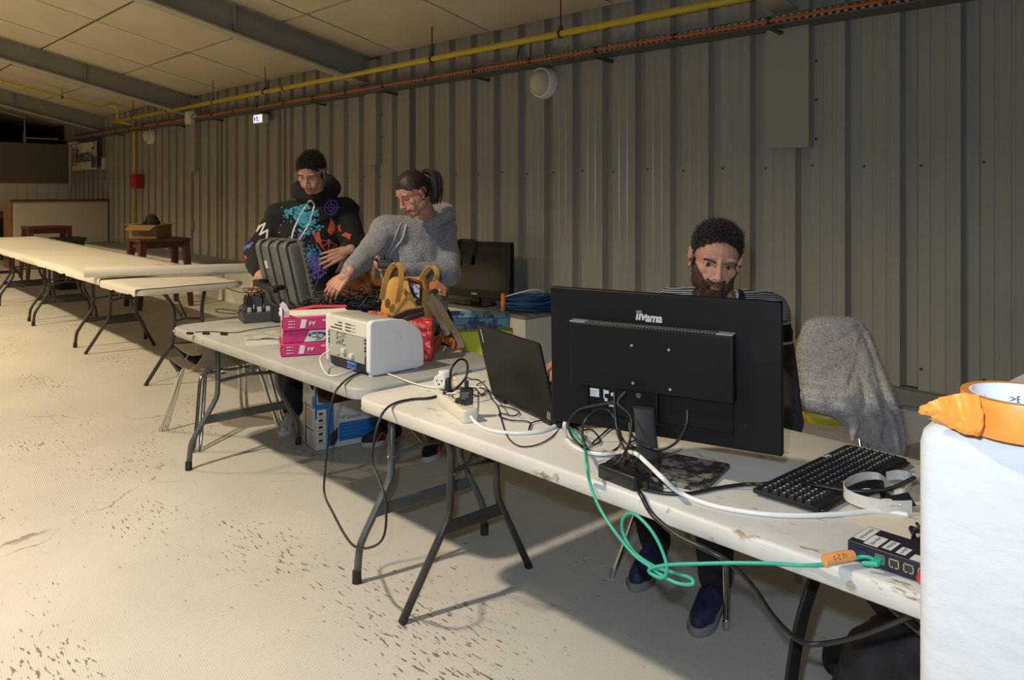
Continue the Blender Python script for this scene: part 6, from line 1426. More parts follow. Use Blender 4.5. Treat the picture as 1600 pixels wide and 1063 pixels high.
# ================================================================== ON THE GREY TABLE
# ---- laser printer
og = V((-2.86, 1.86, TZ_)); root = thing('laser_printer', og, 'small white laser printer seen from its back corner on the grey table', 'printer')
x0, x1, yb, yf = -3.035, -2.690, 1.722, 1.985; zt = .960
mpw = mat('printer_white', (.70, .70, .70), .38, bump=.04, bscale=200); mpg = mat('printer_grey', (.36, .37, .32), .45); mpc = mat('printer_cream', (.60, .59, .53), .4)
side = [(yb, .758), (yb, .945), (yb+.008, .956), (yb+.022, .960), (yb+.10, .958), (yb+.165, .948), (yb+.215, .925), (yb+.245, .895), (yb+.258, .855), (yb+.262, .80), (yb+.262, .752), (yb+.24, .745), (yb+.03, .743), (yb+.010, .748)]
def sideloft(xa, xb, ins, nm, m, sc=1.0, bev=.005):
    mb = MB(og); cy, cz = (yb+yf)/2, .85; n = len(side)
    R1 = [V((xa, cy+(y-cy)*sc, cz+(z-cz)*sc)) for y, z in side]; R2 = [V((xb, p.y, p.z)) for p in R1]
    mb.loft([R1, R2]); return obj(nm, mb, m, root, bevel=bev, bseg=3)
sideloft(x1-.030, x1, 0, 'side_cover', mpw, 1.0, .006); sideloft(x0, x0+.024, 0, 'side_cover', mpc, .99, .006)
mb = MB(og); cy, cz = (yb+yf)/2, .85; R1 = [V((x0+.02, cy+(y-cy)*.965+.004, cz+(z-cz)*.965)) for y, z in side[1:-3]]; mb.loft([R1, [V((x1-.028, p.y, p.z)) for p in R1]]); obj('top_cover', mb, mpg, root, bevel=.003)
mb = MB(og); mb.box(((x0+x1)/2, yb+.014, .920), (x1-x0-.05, .030, .066)); rp_ = obj('rear_top', mb, mpc, root, bevel=.006)
mb = MB(og); mb.box(((x0+x1)/2-.004, yb+.012, .838), (x1-x0-.075, .020, .110)); bp_ = obj('rear_door', mb, mpg, root, bevel=.003)
mb = MB(og); mb.box(((x0+x1)/2-.004, yb+.025, .768), (x1-x0-.07, .030, .044)); obj('rear_recess', mb, mblk, root)
mb = MB(og)
for r in range(3):
    for a, b in ((.06+.02*(2-r)*.9, .125), (.155, .155+.075)):
        mb.box((x0+(a+b)/2+.01, yb-.0015, .930-r*.013), (b-a, .003, .0022))
mb2 = MB(og)
for r in range(3):
    for a, b in ((.105 if r == 0 else .10-.03*r, .130), (.155, .195)): mb2.box((x0+(a+b)/2+.01, yb-.002, .930-r*.013), (b-a, .003, .0035))
obj('vent_groove', mb, mat('groove', (.25, .25, .22), .6), rp_); obj('vent_slot', mb2, mblk, rp_)
mb = MB(og); random.seed(77)
for r in range(9):
    x = .088
    while x < .165:
        w_ = random.choice((.002, .004, .006)); 
        if random.random() < .62: mb.box((x0+x+w_/2, yb+.0014, .893-r*.0066), (w_, .0008, random.choice((.002, .0035, .005))))
        x += w_+.002
o = obj('fine_print', mb, mat('print_black', (.03, .03, .03), .6), bp_); o['kind'] = 'stuff'
mb = MB(og)
for x, z in ((x0+.155, .818), (x0+.215, .806)): mb.box((x, yb-.004, z), (.022, .016, .020))
obj('latch', mb, mpc, bp_, bevel=.003)
mb = MB(og); mb.box((x0+.205, yb+.006, .766), (.062, .012, .026)); bl_ = obj('blue_connector', mb, mat('port_bright_blue', (.10, .20, .55), .4), root)
mb = MB(og)
for i in (-1, 1): mb.cyl((x0+.205+i*.024, yb-.001, .768), (x0+.205+i*.024, yb-.004, .768), .004, seg=8)
for i in range(4): mb.box((x0+.205, yb-.0005, .760+i*.004), (.03, .001, .0014))
obj('connector_detail', mb, mat('port_darkblue', (.01, .02, .1), .5), bl_)
mb = MB(og)
for z in (.868, .88, .85, .838): mb.box((x1-.038, yb+.002, z), (.006, .006, .006)); mb.box((x0+.03, yb+.002, z), (.006, .006, .007))
mb.box((x1-.037, yb+.008, .79), (.012, .01, .05)); obj('hinge_clip', mb, mblk, root)
mb = MB(og)
for x in (x0+.03, x1-.02):
    for y in (yb+.02, yf-.03): mb.cyl((x, y, TZ_), (x, y, .750), .010, seg=10)
obj('foot', mb, mpw, root)
mb = MB(og); pts = smooth_pts([V((x1+.0008, yb+.105, .905)), V((x1+.0008, yb+.115, .907)), V((x1+.0008, yb+.135, .895)), V((x1+.0008, yb+.150, .865))], 5); mb.tube(pts, .0006, 4); obj('pen_mark', mb, mat('print_grey', (.22, .22, .24), .6), root)
# ---- paper reams
mmag = mat('ream_magenta', (.52, .025, .16), .35, var=.06, vscale=6); mred = mat('ream_red', (.62, .045, .09), .35, var=.08, vscale=9); mrw = mat('ream_white', (.72, .68, .70), .5); mrb = mat('ream_blue', (.01, .03, .14), .5); mrg = mat('ream_leaf', (.08, .30, .04), .5)
C0 = V((-3.277, 1.645, 0)); rx = V((.40, .917, 0)).normalized(); ry = V((-.917, .40, 0)).normalized()
for k in range(3):
    zb = TZ_+.0005+k*.0570; jit = ((0, 0, 0), (.012, .004, .02), (.006, -.004, -.01))[k]; ax = Rz(jit[2]) @ rx; ay = Rz(jit[2]) @ ry; c0 = C0+ax*jit[0]+ay*jit[1]; og = c0+UP*zb+ax*.15+ay*.1
    lb = ('bottom pink wrapped paper ream of the stack of three', 'middle pink wrapped paper ream of the stack, its green leaf badge facing out', 'torn open pink paper ream on top of the stack of three')[k]
    root = thing('paper_ream', og, lb, 'paper ream', group='pink paper reams beside the printer')
    q = lambda u, v, z: c0+ax*u+ay*v+UP*(zb+z)
    H_ = .056
    mb = MB(og); rings = []
    for v_, ins in ((0, .004), (.006, 0), (.204, 0), (.210, .004)):
        rings.append([q(.002+ins, v_, ins*.6), q(.299-ins, v_, ins*.6), q(.301-ins*.5, v_, H_*.5), q(.299-ins, v_, H_-ins), q(.15, v_, H_+.001-ins), q(.002+ins, v_, H_-ins), q(0+ins*.5, v_, H_*.5)])
    mb.loft(rings); w_ = obj('wrapper', mb, mmag, root, bevel=.002)
    # end wall (short side facing the left) in red with folded triangle flaps
    mb = MB(og); mb.add([q(-.0012, .004, .002), q(-.0012, .206, .002), q(-.0012, .206, H_-.002), q(-.0012, .004, H_-.002)], [(0, 1, 2, 3)]); en_ = obj('wrapper_end', mb, mred, root)
    mb = MB(og)
    for a in ((.02, .055), (.09, .13)): mb.add([q(-.002, a[0], .004), q(-.002, a[1], .006), q(-.002, a[1]-.006, H_-.006), q(-.002, a[0]+.004, H_-.004)], [(0, 1, 2, 3)])
    obj('end_label', mb, mrw, en_)
    mb = MB(og); mb.add([q(-.0028, .026, .012), q(-.0028, .048, .014), q(-.0028, .046, .030), q(-.0028, .03, H_-.010)], [(0, 1, 2, 3)]); obj('end_symbol', mb, mrb, en_)
    def fr(pts, nm, m, off=.0015, par=w_):
        mb = MB(og); mb.add([q(u, -off, z) for u, z in pts], [list(range(len(pts)))]); return obj(nm, mb, m, par)
    def badge(u0, flip=False):
        fr([(u0, .003), (u0+.085, .005), (u0+.115, H_-.004), (u0+.024, H_-.003)], 'white_patch', mrw)
        n = 16; fr([(u0+.058+.040*math.cos(2*PI*i/n), .032+.013*math.sin(2*PI*i/n)) for i in range(n)], 'blue_leaf', mrb, .002)
        fr([(u0+.045, .008), (u0+.075, .010), (u0+.098, .034), (u0+.085, .028), (u0+.062, .020)], 'green_leaf', mrg, .0024)
        tv, tf = text_geo("Jet'up", .024, .0001, bold=.0008); mb = MB(og); mb.add(tv, tf, basis(ax*(-1 if flip else 1), UP*(-1 if flip else 1), -ay, q(u0+.056, -.0028, .032))); obj('lettering', mb, mrw, w_)
    def ureams(u0):
        tv, tf = text_geo('A4', .024, .0001, bold=.0006); mb = MB(og); mb.add(tv, tf, basis(-ax, -UP, -ay, q(u0+.115, -.0018, .030)))
        for i in range(3):
            for x, wd_ in ((.012, .020), (.036, .005)): mb.add([q(u0+x+a, -.0018, .014+i*.013+b) for a, b in ((0, 0), (wd_, 0), (wd_, .003), (0, .003))], [(0, 1, 2, 3)])
        tv, tf = text_geo('Remarkable', .013, .0001, bold=.0004); mb.add(tv, tf, basis(-ax, -UP, -ay, q(u0+.19, -.0018, .040))); obj('lettering', mb, mrw, w_)
        fr([(u0+.062, .010), (u0+.085, .010), (u0+.092, .046), (u0+.070, .048)], 'white_patch', mrw)
    if k == 1:
        badge(.085); tv, tf = text_geo('Remarkable', .013, .0001, bold=.0004); mb = MB(og); mb.add(tv, tf, basis(ax, UP, -ay, q(.250, -.0018, .018))); obj('lettering', mb, mrw, w_)
    else: ureams(.01); badge(.195, True)
    if k == 2:   # torn top: white sheets, upturned flaps of wrapper
        mb = MB(og); mb.hexa([q(.03, .02, H_), q(.29, .02, H_), q(.29, .19, H_), q(.03, .19, H_)], [q(.03, .02, H_+.006), q(.29, .02, H_+.006), q(.29, .19, H_+.006), q(.03, .19, H_+.006)]); obj('paper_sheets', mb, mat('sheet_white', (.70, .68, .60), .8), root)
        mb = MB(og); mb.ribbon([q(.03, .205, H_), q(.15, .206, H_+.018), q(.30, .206, H_+.012)], .02, .001, ay+UP*.5); mb.add([q(0, .0, H_), q(.06, .0, H_+.001), q(.03, .03, H_+.012)], [(0, 1, 2)]); obj('wrapper_edge', mb, mred, root)
        mb = MB(og); random.seed(13)
        for a0_, b0_, hh_ in ((0, .05, .05), (.05, .1, .03), (.1, .15, .04), (.15, .2, .028)):
            pts = [q(-.002+random.uniform(-.012, .006), a0_+(b0_-a0_)*t, H_+hh_*math.sin(PI*t)*random.uniform(.7, 1)) for t in (0, .25, .5, .75, 1)]; base_ = [q(-.001, a0_+(b0_-a0_)*t, H_-.01) for t in (0, .25, .5, .75, 1)]
            for i in range(4): mb.add([base_[i], base_[i+1], pts[i+1], pts[i]], [(0, 1, 2, 3)])
        mb.ribbon([q(.015, .01, H_), q(.018, .0, H_+.03), q(.006, -.002, H_+.055), q(-.008, -.002, H_+.066)], .022, .001, ax); obj('torn_flap', mb, mrw, root)
# ---- loose paper pack, tray of radios, open case, black leads
og = W(388, 532, TZ_); root = thing('paper_pack', og, 'opened pack of white paper in crinkled clear wrap beside the pink reams', 'paper pack')
A_, B__ = W(385, 541, TZ_), W(360, 527, TZ_); u_ = V((.42, .90, 0)).normalized(); v_ = V((-.9, .42, 0)).normalized()
mb = MB(og)
for i in range(6): mb.hexa([A_+u_*a+v_*b+UP*(.0043*i) for a, b in ((.003*i*.3, 0), (.24, .002*i), (.24, .18), (.0, .18))], [A_+u_*a+v_*b+UP*(.0043*i+.0042) for a, b in ((.003*i*.3, 0), (.24, .002*i), (.24, .18), (.0, .18))])
obj('paper_sheets', mb, mat('sheet_white', (.70, .68, .60), .8), root)
random.seed(6); mb = MB(og)
for i in range(9):
    for j in range(7):
        p0_ = [A_+u_*(-.01+.03*(i+a))+v_*(.0+.030*(j+b)) for a, b in ((0, 0), (1, 0), (1, 1), (0, 1))]
        mb.add([p+UP*(.027+.012*abs(noise.noise(p*60))) if j < 6 else p+UP*(.01+.02*abs(noise.noise(p*60))) for p in p0_], [(0, 1, 2), (0, 2, 3)])
obj('crinkled_wrap', mb, mat('clear_wrap', (.55, .53, .46), .15, spec=.9), root)
mtray = mat('tray_grey', (.06, .062, .065), .5, bump=.1)
og = V((-4.24, 2.03, TZ_)); root = thing('charger_tray', og, 'black foam tray packed with small radios and chargers at the end of the grey table', 'tray')
ax = V((.25, .97, 0)).normalized(); ay = V((-.97, .25, 0)).normalized(); q = lambda u, v, z: V((-4.235, 1.905, TZ_))+ax*u+ay*v+UP*z
mb = MB(og); mb.hexa([q(0, 0, 0), q(.27, 0, 0), q(.27, .17, 0), q(0, .17, 0)], [q(-.004, -.004, .055), q(.274, -.004, .055), q(.274, .174, .055), q(-.004, .174, .055)]); obj('foam_block', mb, mtray, root, bevel=.003)
random.seed(19); k = 0
mrad = mat('radio_black', (.012, .012, .014), .4)
rdm = MB(); rdm.box((0, 0, .06), (.045, .030, .12)); rdm.box((.0, 0, .125), (.035, .022, .02)); rme = rdm.mesh('radio_body'); rme.materials.append(mrad)
lbm = MB(); lbm.box((0, -.0158, .045), (.026, .001, .034)); lbm.box((0, -.0158, .012), (.018, .001, .016)); lme = lbm.mesh('label'); lme.materials.append(mat('label_white', (.5, .5, .47), .6))
knm = MB(); knm.cyl((.010, 0, .13), (.010, 0, .148), .006, seg=8); knm.cyl((-.012, 0, .13), (-.012, 0, .142), .005, seg=8); nme = knm.mesh('knob'); nme.materials.append(mat('copper', (.40, .18, .08), .35, .8))
spots = [(u, v) for v in (.03, .085, .14) for u in (.03, .085, .14, .195, .25)]
pos = ['front row', 'middle row', 'back row']
for i, (u, v) in enumerate(spots):
    r = bpy.data.objects.new('radio', None); COL.objects.link(r); r.location = q(u+random.uniform(-.006, .006), v, .035); r.rotation_euler = (random.uniform(-.12, .12), random.uniform(-.12, .12), math.atan2(ax.y, ax.x)+random.uniform(-.3, .3)); s_ = random.uniform(.75, .95); r.scale = (s_, s_, s_)
    tag(r, '%s small black radio from the left in the %s of the foam tray' % (('first', 'second', 'third', 'fourth', 'fifth')[i % 5], pos[i//5]), 'radio', 'small radios packed in the foam tray')
    for me in (rme, lme, nme): o = bpy.data.objects.new(me.name, me); COL.objects.link(o); o.parent = r
mb = MB()
for j in range(7):
    pts = [q(random.uniform(-.01, .25), random.uniform(0, .15), random.uniform(.13, .19)) for _ in range(4)]; mb.tube(smooth_pts(pts, 5), .0022, 5)
mb.tube(smooth_pts([q(.02, -.004, .12), q(-.02, -.02, .10), q(-.03, .0, .06), S(340, 488, 4.4), S(343, 483, 4.4), q(-.02, .02, .07), q(.0, .01, .1)], 6), .003, 6)
mb.tube(smooth_pts([q(.05, .05, .16), q(-.02, .04, .17), S(353, 450, 4.42)], 5), .002, 5)
single('charging_leads', mb, mblk, 'thin black charging leads tangled over the foam tray', 'cable', smooth=True)
# open equipment case
mcs = mat('case_grey', (.115, .112, .10), .42, var=.08, vscale=12, bump=.12, bscale=150)
og = W(480, 505, TZ_)+FW*.2; og.z = TZ_; root = thing('equipment_case', og, 'open grey ribbed equipment case, lid standing up with a black handle', 'case')
LF = 4.24; l0, l1 = S(428, 472, LF+.10), S(496, 479, LF-.06); lxx = (l1-l0).normalized(); top_ = S(455, 378, LF+.06); lzz = ((S(408, 382, LF+.10)-l0)); lzz = (lzz-lzz.dot(lxx)*lxx*.0).normalized(); lnn = lxx.cross(lzz).normalized()
if lnn.dot(FW) > 0: lnn = -lnn
lw_ = .245; lh_ = .335; ql = lambda u, v, d: l0+lxx*u+lzz*v+lnn*d
mb = MB(og)
def rr3(w_, h_, r_, u0, v0, d, ins=0): return [ql(u0+w_/2+x, v0+h_/2+y, d) for x, y in rrect(w_-2*ins, h_-2*ins, max(r_-ins, .006), 5)]
rings = [rr3(lw_+.024, lh_+.024, .035, -.012, -.012, -.055), rr3(lw_+.024, lh_+.024, .035, -.012, -.012, -.040), rr3(lw_, lh_, .03, 0, 0, -.038), rr3(lw_, lh_, .03, 0, 0, .010, .0), rr3(lw_, lh_, .03, 0, 0, .030, .010), rr3(lw_, lh_, .03, 0, 0, .038, .024)]
mb.loft(rings); lidc = obj('lid', mb, mcs, root, smooth=True, auto=40)
for u in (.012, .075, .085+.055, .205):
    mb = MB(og); w_ = .028; P_ = [(-.006, -.036), (-.008, .02), (.012, .045), (.03, .050), (lh_-.03, .050), (lh_-.012, .045), (lh_+.008, .02), (lh_+.006, -.036)]
    mb.ribbon([ql(u+w_/2, a, b) for a, b in P_], w_, .012, lxx); obj('rib', mb, mcs, lidc, bevel=.005, bseg=3)
mb = MB(og)
for i in range(12):
    a = i/11; c_ = ql(lw_+.014, .01+a*(lh_-.02), -.048); mb.hexa([c_+lxx*x+lzz*y+lnn*z for x, y, z in ((-.01, -.008, -.006), (.008, -.006, -.006), (.008, -.006, .006), (-.01, -.008, .006))], [c_+lxx*x+lzz*y+lnn*z for x, y, z in ((-.01, .008, -.006), (.008, .003, -.006), (.008, .003, .006), (-.01, .008, .006))])
obj('edge_tooth', mb, mcs, lidc)
mb = MB(og); c_ = ql(.10, .135, .05)
mb.hexa([ql(.02, .12, .05), ql(.03, .145, .05), ql(.03, .15, .12), ql(.02, .125, .12)], [ql(.05, .115, .05), ql(.06, .14, .05), ql(.06, .145, .12), ql(.05, .12, .12)])
mb.hexa([ql(.02, .12, .10), ql(.02, .15, .10), ql(.02, .15, .13), ql(.02, .12, .13)], [ql(.165, .085, .10), ql(.165, .115, .10), ql(.165, .115, .13), ql(.165, .085, .13)])
mb.hexa([ql(.135, .095, .05), ql(.145, .12, .05), ql(.145, .125, .12), ql(.135, .10, .12)], [ql(.165, .09, .05), ql(.175, .115, .05), ql(.175, .12, .12), ql(.165, .095, .12)])
obj('handle', mb, mblk, lidc, bevel=.004)
mb = MB(og); mb.hexa([ql(.050, .20, .045), ql(.085, .195, .045), ql(.085, .195, .0475), ql(.050, .20, .0475)], [ql(.050, .24, .045), ql(.085, .235, .045), ql(.085, .235, .0475), ql(.050, .24, .0475)]); obj('label', mb, mat('label_cream', (.60, .55, .40), .6), lidc)
cx_ = V((.36, .933, 0)).normalized(); cy_ = V((-.933, .36, 0)).normalized(); c0 = W(428, 504, TZ_)
mb = MB(og); qb = lambda u, v, z: c0+cx_*u+cy_*v+UP*z
mb.loft([[c0+cx_*(.20+x)+cy_*(.10+y)+UP*z for x, y in rrect(.42-i, .24-i, .03, 4)] for z, i in ((.001, .02), (.01, 0), (.10, 0), (.105, .0), (.105, .02), (.03, .03))]); obj('base', mb, mat('case_dark', (.02, .02, .02), .5), root, smooth=True, auto=40)
random.seed(23); mb = MB()
for j in range(46):
    c_ = V(S(random.uniform(505, 575), random.uniform(462, 480), random.uniform(3.95, 4.15))); pts = []; a0_ = random.uniform(0, 6); rr_ = random.uniform(.05, .13)
    for i in range(7): t = a0_+i*random.uniform(.5, .9); pts.append(c_+RT*rr_*1.1*math.cos(t)+FW*rr_*.6*math.sin(t)+UP*(random.uniform(-.03, .03)+.02*math.sin(t*2)))
    mb.tube(smooth_pts(pts, 4), random.choice((.0022, .003, .0038)), 5)
for p_ in mb.v: p_.z = max(p_.z, TZ_+.01)
o = single('tangled_leads', mb, mblk, 'big tangle of thin black leads heaped behind the printer', 'cable', smooth=True); o['kind'] = 'stuff'
mb = MB(); c_ = S(548, 487, 4.05)
c_.z = TZ_
mb.loft([[c_+RT*x+FW*y+UP*z for x, y in rrect(.26-i, .18-i, .04, 4)] for z, i in ((.001, .03), (.01, .0), (.13, -.02), (.13, .01), (.03, .03))]); single('black_tub', mb, mat('case_dark', (.02, .02, .02), .5), 'black open tub holding the tangled leads behind the printer', 'tub', smooth=True, auto=40)
mb = MB(); p_ = [W(305, 519, T_-.002), W(330, 518, T_-.002), W(365, 520, T_-.002), W(395, 515, T_-.002), W(425, 511, T_-.002), W(450, 508, T_-.002)]; mb.tube(smooth_pts(p_, 5), .0022, 6)
for px, py in ((297, 521), (322, 521), (350, 522)): mb.box(W(px, py, TZ_+.006), (.035, .014, .011), rot=Rz(.5))
single('lead_with_clips', mb, mblk, 'thin black lead with clips lying at the left end of the grey table', 'cable', smooth=False)
mb = MB(); c_ = W(562, 500, TZ_); random.seed(8); c_ = S(560, 503, 3.75); c_.z = TZ_
for i in range(7): mb.ell(c_+RT*random.uniform(-.05, .06)+FW*random.uniform(-.02, .02)+UP*random.uniform(.02, .115), (.035, .03, random.uniform(.02, .045)), Rz(random.random()*3))
me = remesh(mb, .006, 1); wrinkle(me, .012, 18, 4); o = obj('crumpled_paper', me, mat('kraft_crumple', (.33, .23, .13), .8)); tag(o, 'crumpled brown paper sticking up behind the printer', 'paper')
# ---- backpack, red bag, straps
mmus = mat('mustard_canvas', (.50, .265, .06), .8, var=.06, vscale=14, bump=.12, bscale=220); mmusd = mat('mustard_edge', (.30, .14, .03), .7); mtan = mat('tan_leather', (.34, .11, .025), .6)
BF = 3.72; og = S(640, 560, BF); og.z = TZ_; root = thing('backpack', og, 'mustard canvas backpack with loop handles standing open behind the printer', 'bag')
bp = lambda px, py, d=0: S(px, py, BF+d)
mb = MB(og)
def ringb(zpy, x0p, x1p, dep, off=0):
    a, b = bp(x0p, zpy), bp(x1p, zpy); c = (a+b)/2; w_ = (b-a).length; return [c+(RT*x+FW*(y+off)) for x, y in rrect(w_, dep, min(w_, dep)*.35, 5)]
rings = [ringb(563, 594, 672, .17, .08), ringb(552, 592, 674, .19, .08), ringb(520, 592, 674, .19, .08), ringb(480, 593, 673, .18, .08), ringb(455, 598, 670, .15, .08), ringb(440, 606, 664, .10, .07), ringb(436, 611, 660, .06, .07)]
mb.loft(rings); body = remesh(mb, .0065, 2); wrinkle(body, .0035, 12, 5); cloth(body, og, 'bag_body', mmus, root)
mb = MB(og)   # gaping side opening
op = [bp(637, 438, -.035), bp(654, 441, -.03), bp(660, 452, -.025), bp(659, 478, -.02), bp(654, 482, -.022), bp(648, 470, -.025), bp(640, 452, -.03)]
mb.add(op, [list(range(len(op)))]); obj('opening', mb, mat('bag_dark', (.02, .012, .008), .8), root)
li = [bp(640, 441, -.038), bp(656, 445, -.034), bp(655, 466, -.03), bp(650, 462, -.031)]
mb = MB(og); mb.add(li, [(0, 1, 2, 3)]); obj('print_lining', mb, mat('lining', (.55, .55, .60), .8, dirt=((.06, .08, .25), 60, .5)), root)
mb = MB(og); mb.tube([bp(628, 436, -.03), bp(645, 437, -.04), bp(657, 441, -.035), bp(659, 453, -.03)], .007, 8); obj('leather_rim', mb, mat('rim_red', (.20, .045, .015), .4), root, smooth=True)
mb = MB(og); mb.ribbon([bp(630, 452, -.04), bp(640, 466, -.05), bp(650, 470, -.05)], .02, .004, UP); obj('flap_fold', mb, mmusd, root)
for pts, w_ in (([(597, 468), (601, 445), (608, 424), (617, 413), (625, 417), (627, 432), (625, 450), (621, 472)], .024),
                ([(658, 437), (664, 426), (672, 418), (680, 420), (683, 430), (680, 440)], .024)):
    mb = MB(og); P_ = smooth_pts([bp(a, b, -.055+(.0 if i in (0, len(pts)-1) else -.012)) for i, (a, b) in enumerate(pts)], 5); mb.ribbon(P_, w_, .006, RT*.95+FW*.3); hd_ = obj('handle', mb, mmus, root, bevel=.002)
    if pts[0][0] == 597:
        for px, py in ((597, 462), (619, 474)):
            c = bp(px, py, -.062); obj('stud', MB(og).cyl(c, c-FW*.004, .004, seg=10), mat('brass', (.45, .30, .12), .3, .9), hd_)
mb = MB(og); c = bp(606, 474, -.018); M = basis(RT, UP, -FW, c-FW*.004)
mb.lathe([(0, .0), (.017, .0), (.018, .003), (.015, .0035), (.014, .002), (0, .002)], 24, M @ Matrix.Diagonal((.7, 1.3, 1, 1))); lg_ = obj('round_patch', mb, mat('patch_brown', (.20, .09, .02), .5), root)
mb = MB(og)
for r in (.007, .011): mb.tube([M @ V((.7*r*math.cos(t), 1.3*r*math.sin(t), .004)) for t in [2*PI*i/16 for i in range(17)]], .0007, 4)
mb.tube([M @ V((-.004, 0, .004)), M @ V((.004, 0, .004))], .0008, 4); mb.tube([M @ V((0, -.008, .004)), M @ V((0, .008, .004))], .0008, 4); obj('patch_emblem', mb, mmusd, lg_)
mb = MB(og); mb.ribbon([bp(671, 448, -.05), bp(682, 444, -.07), bp(692, 452, -.07), bp(690, 462, -.07)], .040, .004, UP*.8+RT*.5); t_ = obj('leather_tab', mb, mtan, root, bevel=.002)
c = bp(687, 453, -.076); obj('stud', MB(og).cyl(c, c-FW*.004, .005, seg=10), mat('steel', (.55, .55, .53), .3, .9), t_)
mb = MB(og); mb.ribbon(smooth_pts([bp(652, 480, -.06), bp(654, 484, -.07), bp(655, 486, -.07)], 3), .028, .006, RT); obj('leather_tab', mb, mtan, root)
mstr = mat('webbing_taupe', (.135, .095, .065), .85, bump=.1, bscale=300)
for pts, w_ in (([(672, 462, -.03), (688, 480, -.04), (702, 505, -.05), (716, 528, -.06), (722, 545, -.1)], .030), ([(671, 470, -.02), (680, 485, -.03), (692, 505, -.03), (699, 525, -.05)], .034)):
    mb = MB(og); mb.ribbon(smooth_pts([bp(*p_) for p_ in pts], 6), w_, .006, RT*.9+UP*.35); obj('shoulder_strap', mb, mstr, root, bevel=.002)
mb = MB(og); mb.ribbon([S(612, 500, 3.45), S(635, 490, 3.5), S(660, 486, 3.62)], .034, .012, (UP*.8-FW*.3)); mb.ribbon([S(618, 507, 3.43), S(640, 497, 3.48), S(662, 491, 3.6)], .020, .008, (UP*.8-FW*.3)); obj('folded_strap', mb, mat('webbing_brown', (.09, .065, .045), .85), root, bevel=.002)
mb = MB(og); mb.ribbon(smooth_pts([W(672, 545, TZ_+.04), W(684, 530, TZ_+.03), W(700, 532, TZ_+.025), W(722, 548, TZ_+.006)], 6), .035, .003, UP*.8+FW*.5); mb.ribbon(smooth_pts([W(672, 552, TZ_+.03), W(684, 540, TZ_+.04), W(690, 525, TZ_+.05)], 5), .04, .003, UP); obj('leather_tab', mb, mtan, root, bevel=.001)
mprt = mat('red_print', (.48, .02, .025), .35, dirt=((.85, .30, .10), 26, .56, (1, 3, .6)))
for (x0p, x1p, ya, yb_, lb, f_) in ((643, 674, 502, 556, 'glossy red patterned gift bag standing between printer and backpack', 3.46),):
    mb = MB(); a, b = S(x0p, 530, f_), S(x1p, 530, f_-.02); w_ = (b-a).length; c = (a+b)/2; zt_ = S(660, ya, f_).z
    mb.loft([[c*1+V((0, 0, -c.z+z))+RT*x*(1+k_)+FW*(.05+y*(1-k_)) for x, y in rrect(w_, .10, .006, 3)] for z, k_ in ((TZ_, 0), (TZ_+.05, .02), (zt_-.03, .03), (zt_, .06))])
    me = remesh(mb, .005, 1); wrinkle(me, .005, 25, 3); o = obj('gift_bag', me, mprt); tag(o, lb, 'bag')
mb = MB(); mb.ribbon(smooth_pts([S(578, 492, 3.6), S(592, 493, 3.55), S(608, 498, 3.5)], 5), .03, .02, UP); me = remesh(mb, .004, 1); wrinkle(me, .006, 30, 6); o = obj('printed_scarf', me, mat('red_print2', (.55, .10, .03), .6, dirt=((.02, .015, .015), 45, .52))); tag(o, 'crumpled orange and black printed cloth behind the printer', 'cloth')
# ================================================================== BEHIND: television, blue cable, bags, fleece, black bag
p0_, p1_ = SY(700, 476, 4.52), SY(797, 478, 4.66); tl = V((p1_.x-.80*math.cos(R_(10)), 4.52, 0)); tr = V((p1_.x, 4.66, 0)); ex = (tr-tl).normalized(); en = V((ex.y, -ex.x, 0)); wT = (tr-tl).length
og = V(((tl.x+tr.x)/2, 4.60, PZT+.002)); root = thing('television', og, 'black flat television on the white plinth behind the woman, cable hung over it', 'television')
z0 = S(797, 476, 6.75).z; z1 = S(797, 390, 6.75).z; q = lambda x, z, d: V((tl.x, tl.y, 0))+ex*x+en*d+UP*z
def hx(nm, m, x0, x1, a, b, d0, d1, bev=0, par=None):
    mb = MB(og); mb.hexa([q(x0, a, d0), q(x1, a, d0), q(x1, a, d1), q(x0, a, d1)], [q(x0, b, d0), q(x1, b, d0), q(x1, b, d1), q(x0, b, d1)]); return obj(nm, mb, m, par or root, bevel=bev)
z0 = PZT+.065; z1 = z0+.50
mgb = mat('gloss_black', (.005, .005, .005), .25, spec=.3)
hx('frame', mgb, 0, wT, z0, z1, -.06, .0, .006); hx('screen', mat('tv_screen', (.010, .009, .007), .12, spec=.3), .045, wT-.045, z0+.075, z1-.045, -.002, .0015)
hx('neck', mgb, wT/2-.05, wT/2+.05, PZT+.01, z0+.01, -.04, -.01)
mb = MB(og); mb.loft([[q(wT/2+x, PZT+z, -.02+y) for x, y in rrect(.42-i, .24-i, .03, 4)] for z, i in ((.003, 0), (.012, 0), (.016, .01))]); obj('stand_foot', mb, mgb, root)
mb = MB(og)
for i in range(5): mb.box(q(wT*.5-.026+.013*i, z0+.035, .002), (.009, .002, .013), rot=Rz(R_(10)))
obj('badge', mb, mat('logo_silver', (.6, .6, .6), .3), root)
mb = MB(og)
mb.tube(smooth_pts([q(wT*.28, z1-.20, .02), q(wT*.25, z1-.13, .02), q(wT*.27, z1-.02, .018), q(wT*.30, z1+.008, -.01), q(wT*.40, z1+.008, -.03), q(wT*.50, z1+.008, .0), q(wT*.52, z1-.04, .02), q(wT*.50, z1-.10, .02), q(wT*.48, z1-.16, .02)], 5), .006, 6); mb.cap(q(wT*.48, z1-.14, .02), q(wT*.47, z1-.20, .02), .013, .016); mb.cap(q(wT*.28, z1-.17, .02), q(wT*.30, z1-.22, .02), .009, .008); o = obj('hung_cord', mb, mblk, root, smooth=True)
mblu = mat('blue_cable', (.012, .065, .19), .45)
c = SY(824, 487, 4.66); c.z = PZT+.075; mb = MB(); random.seed(17)
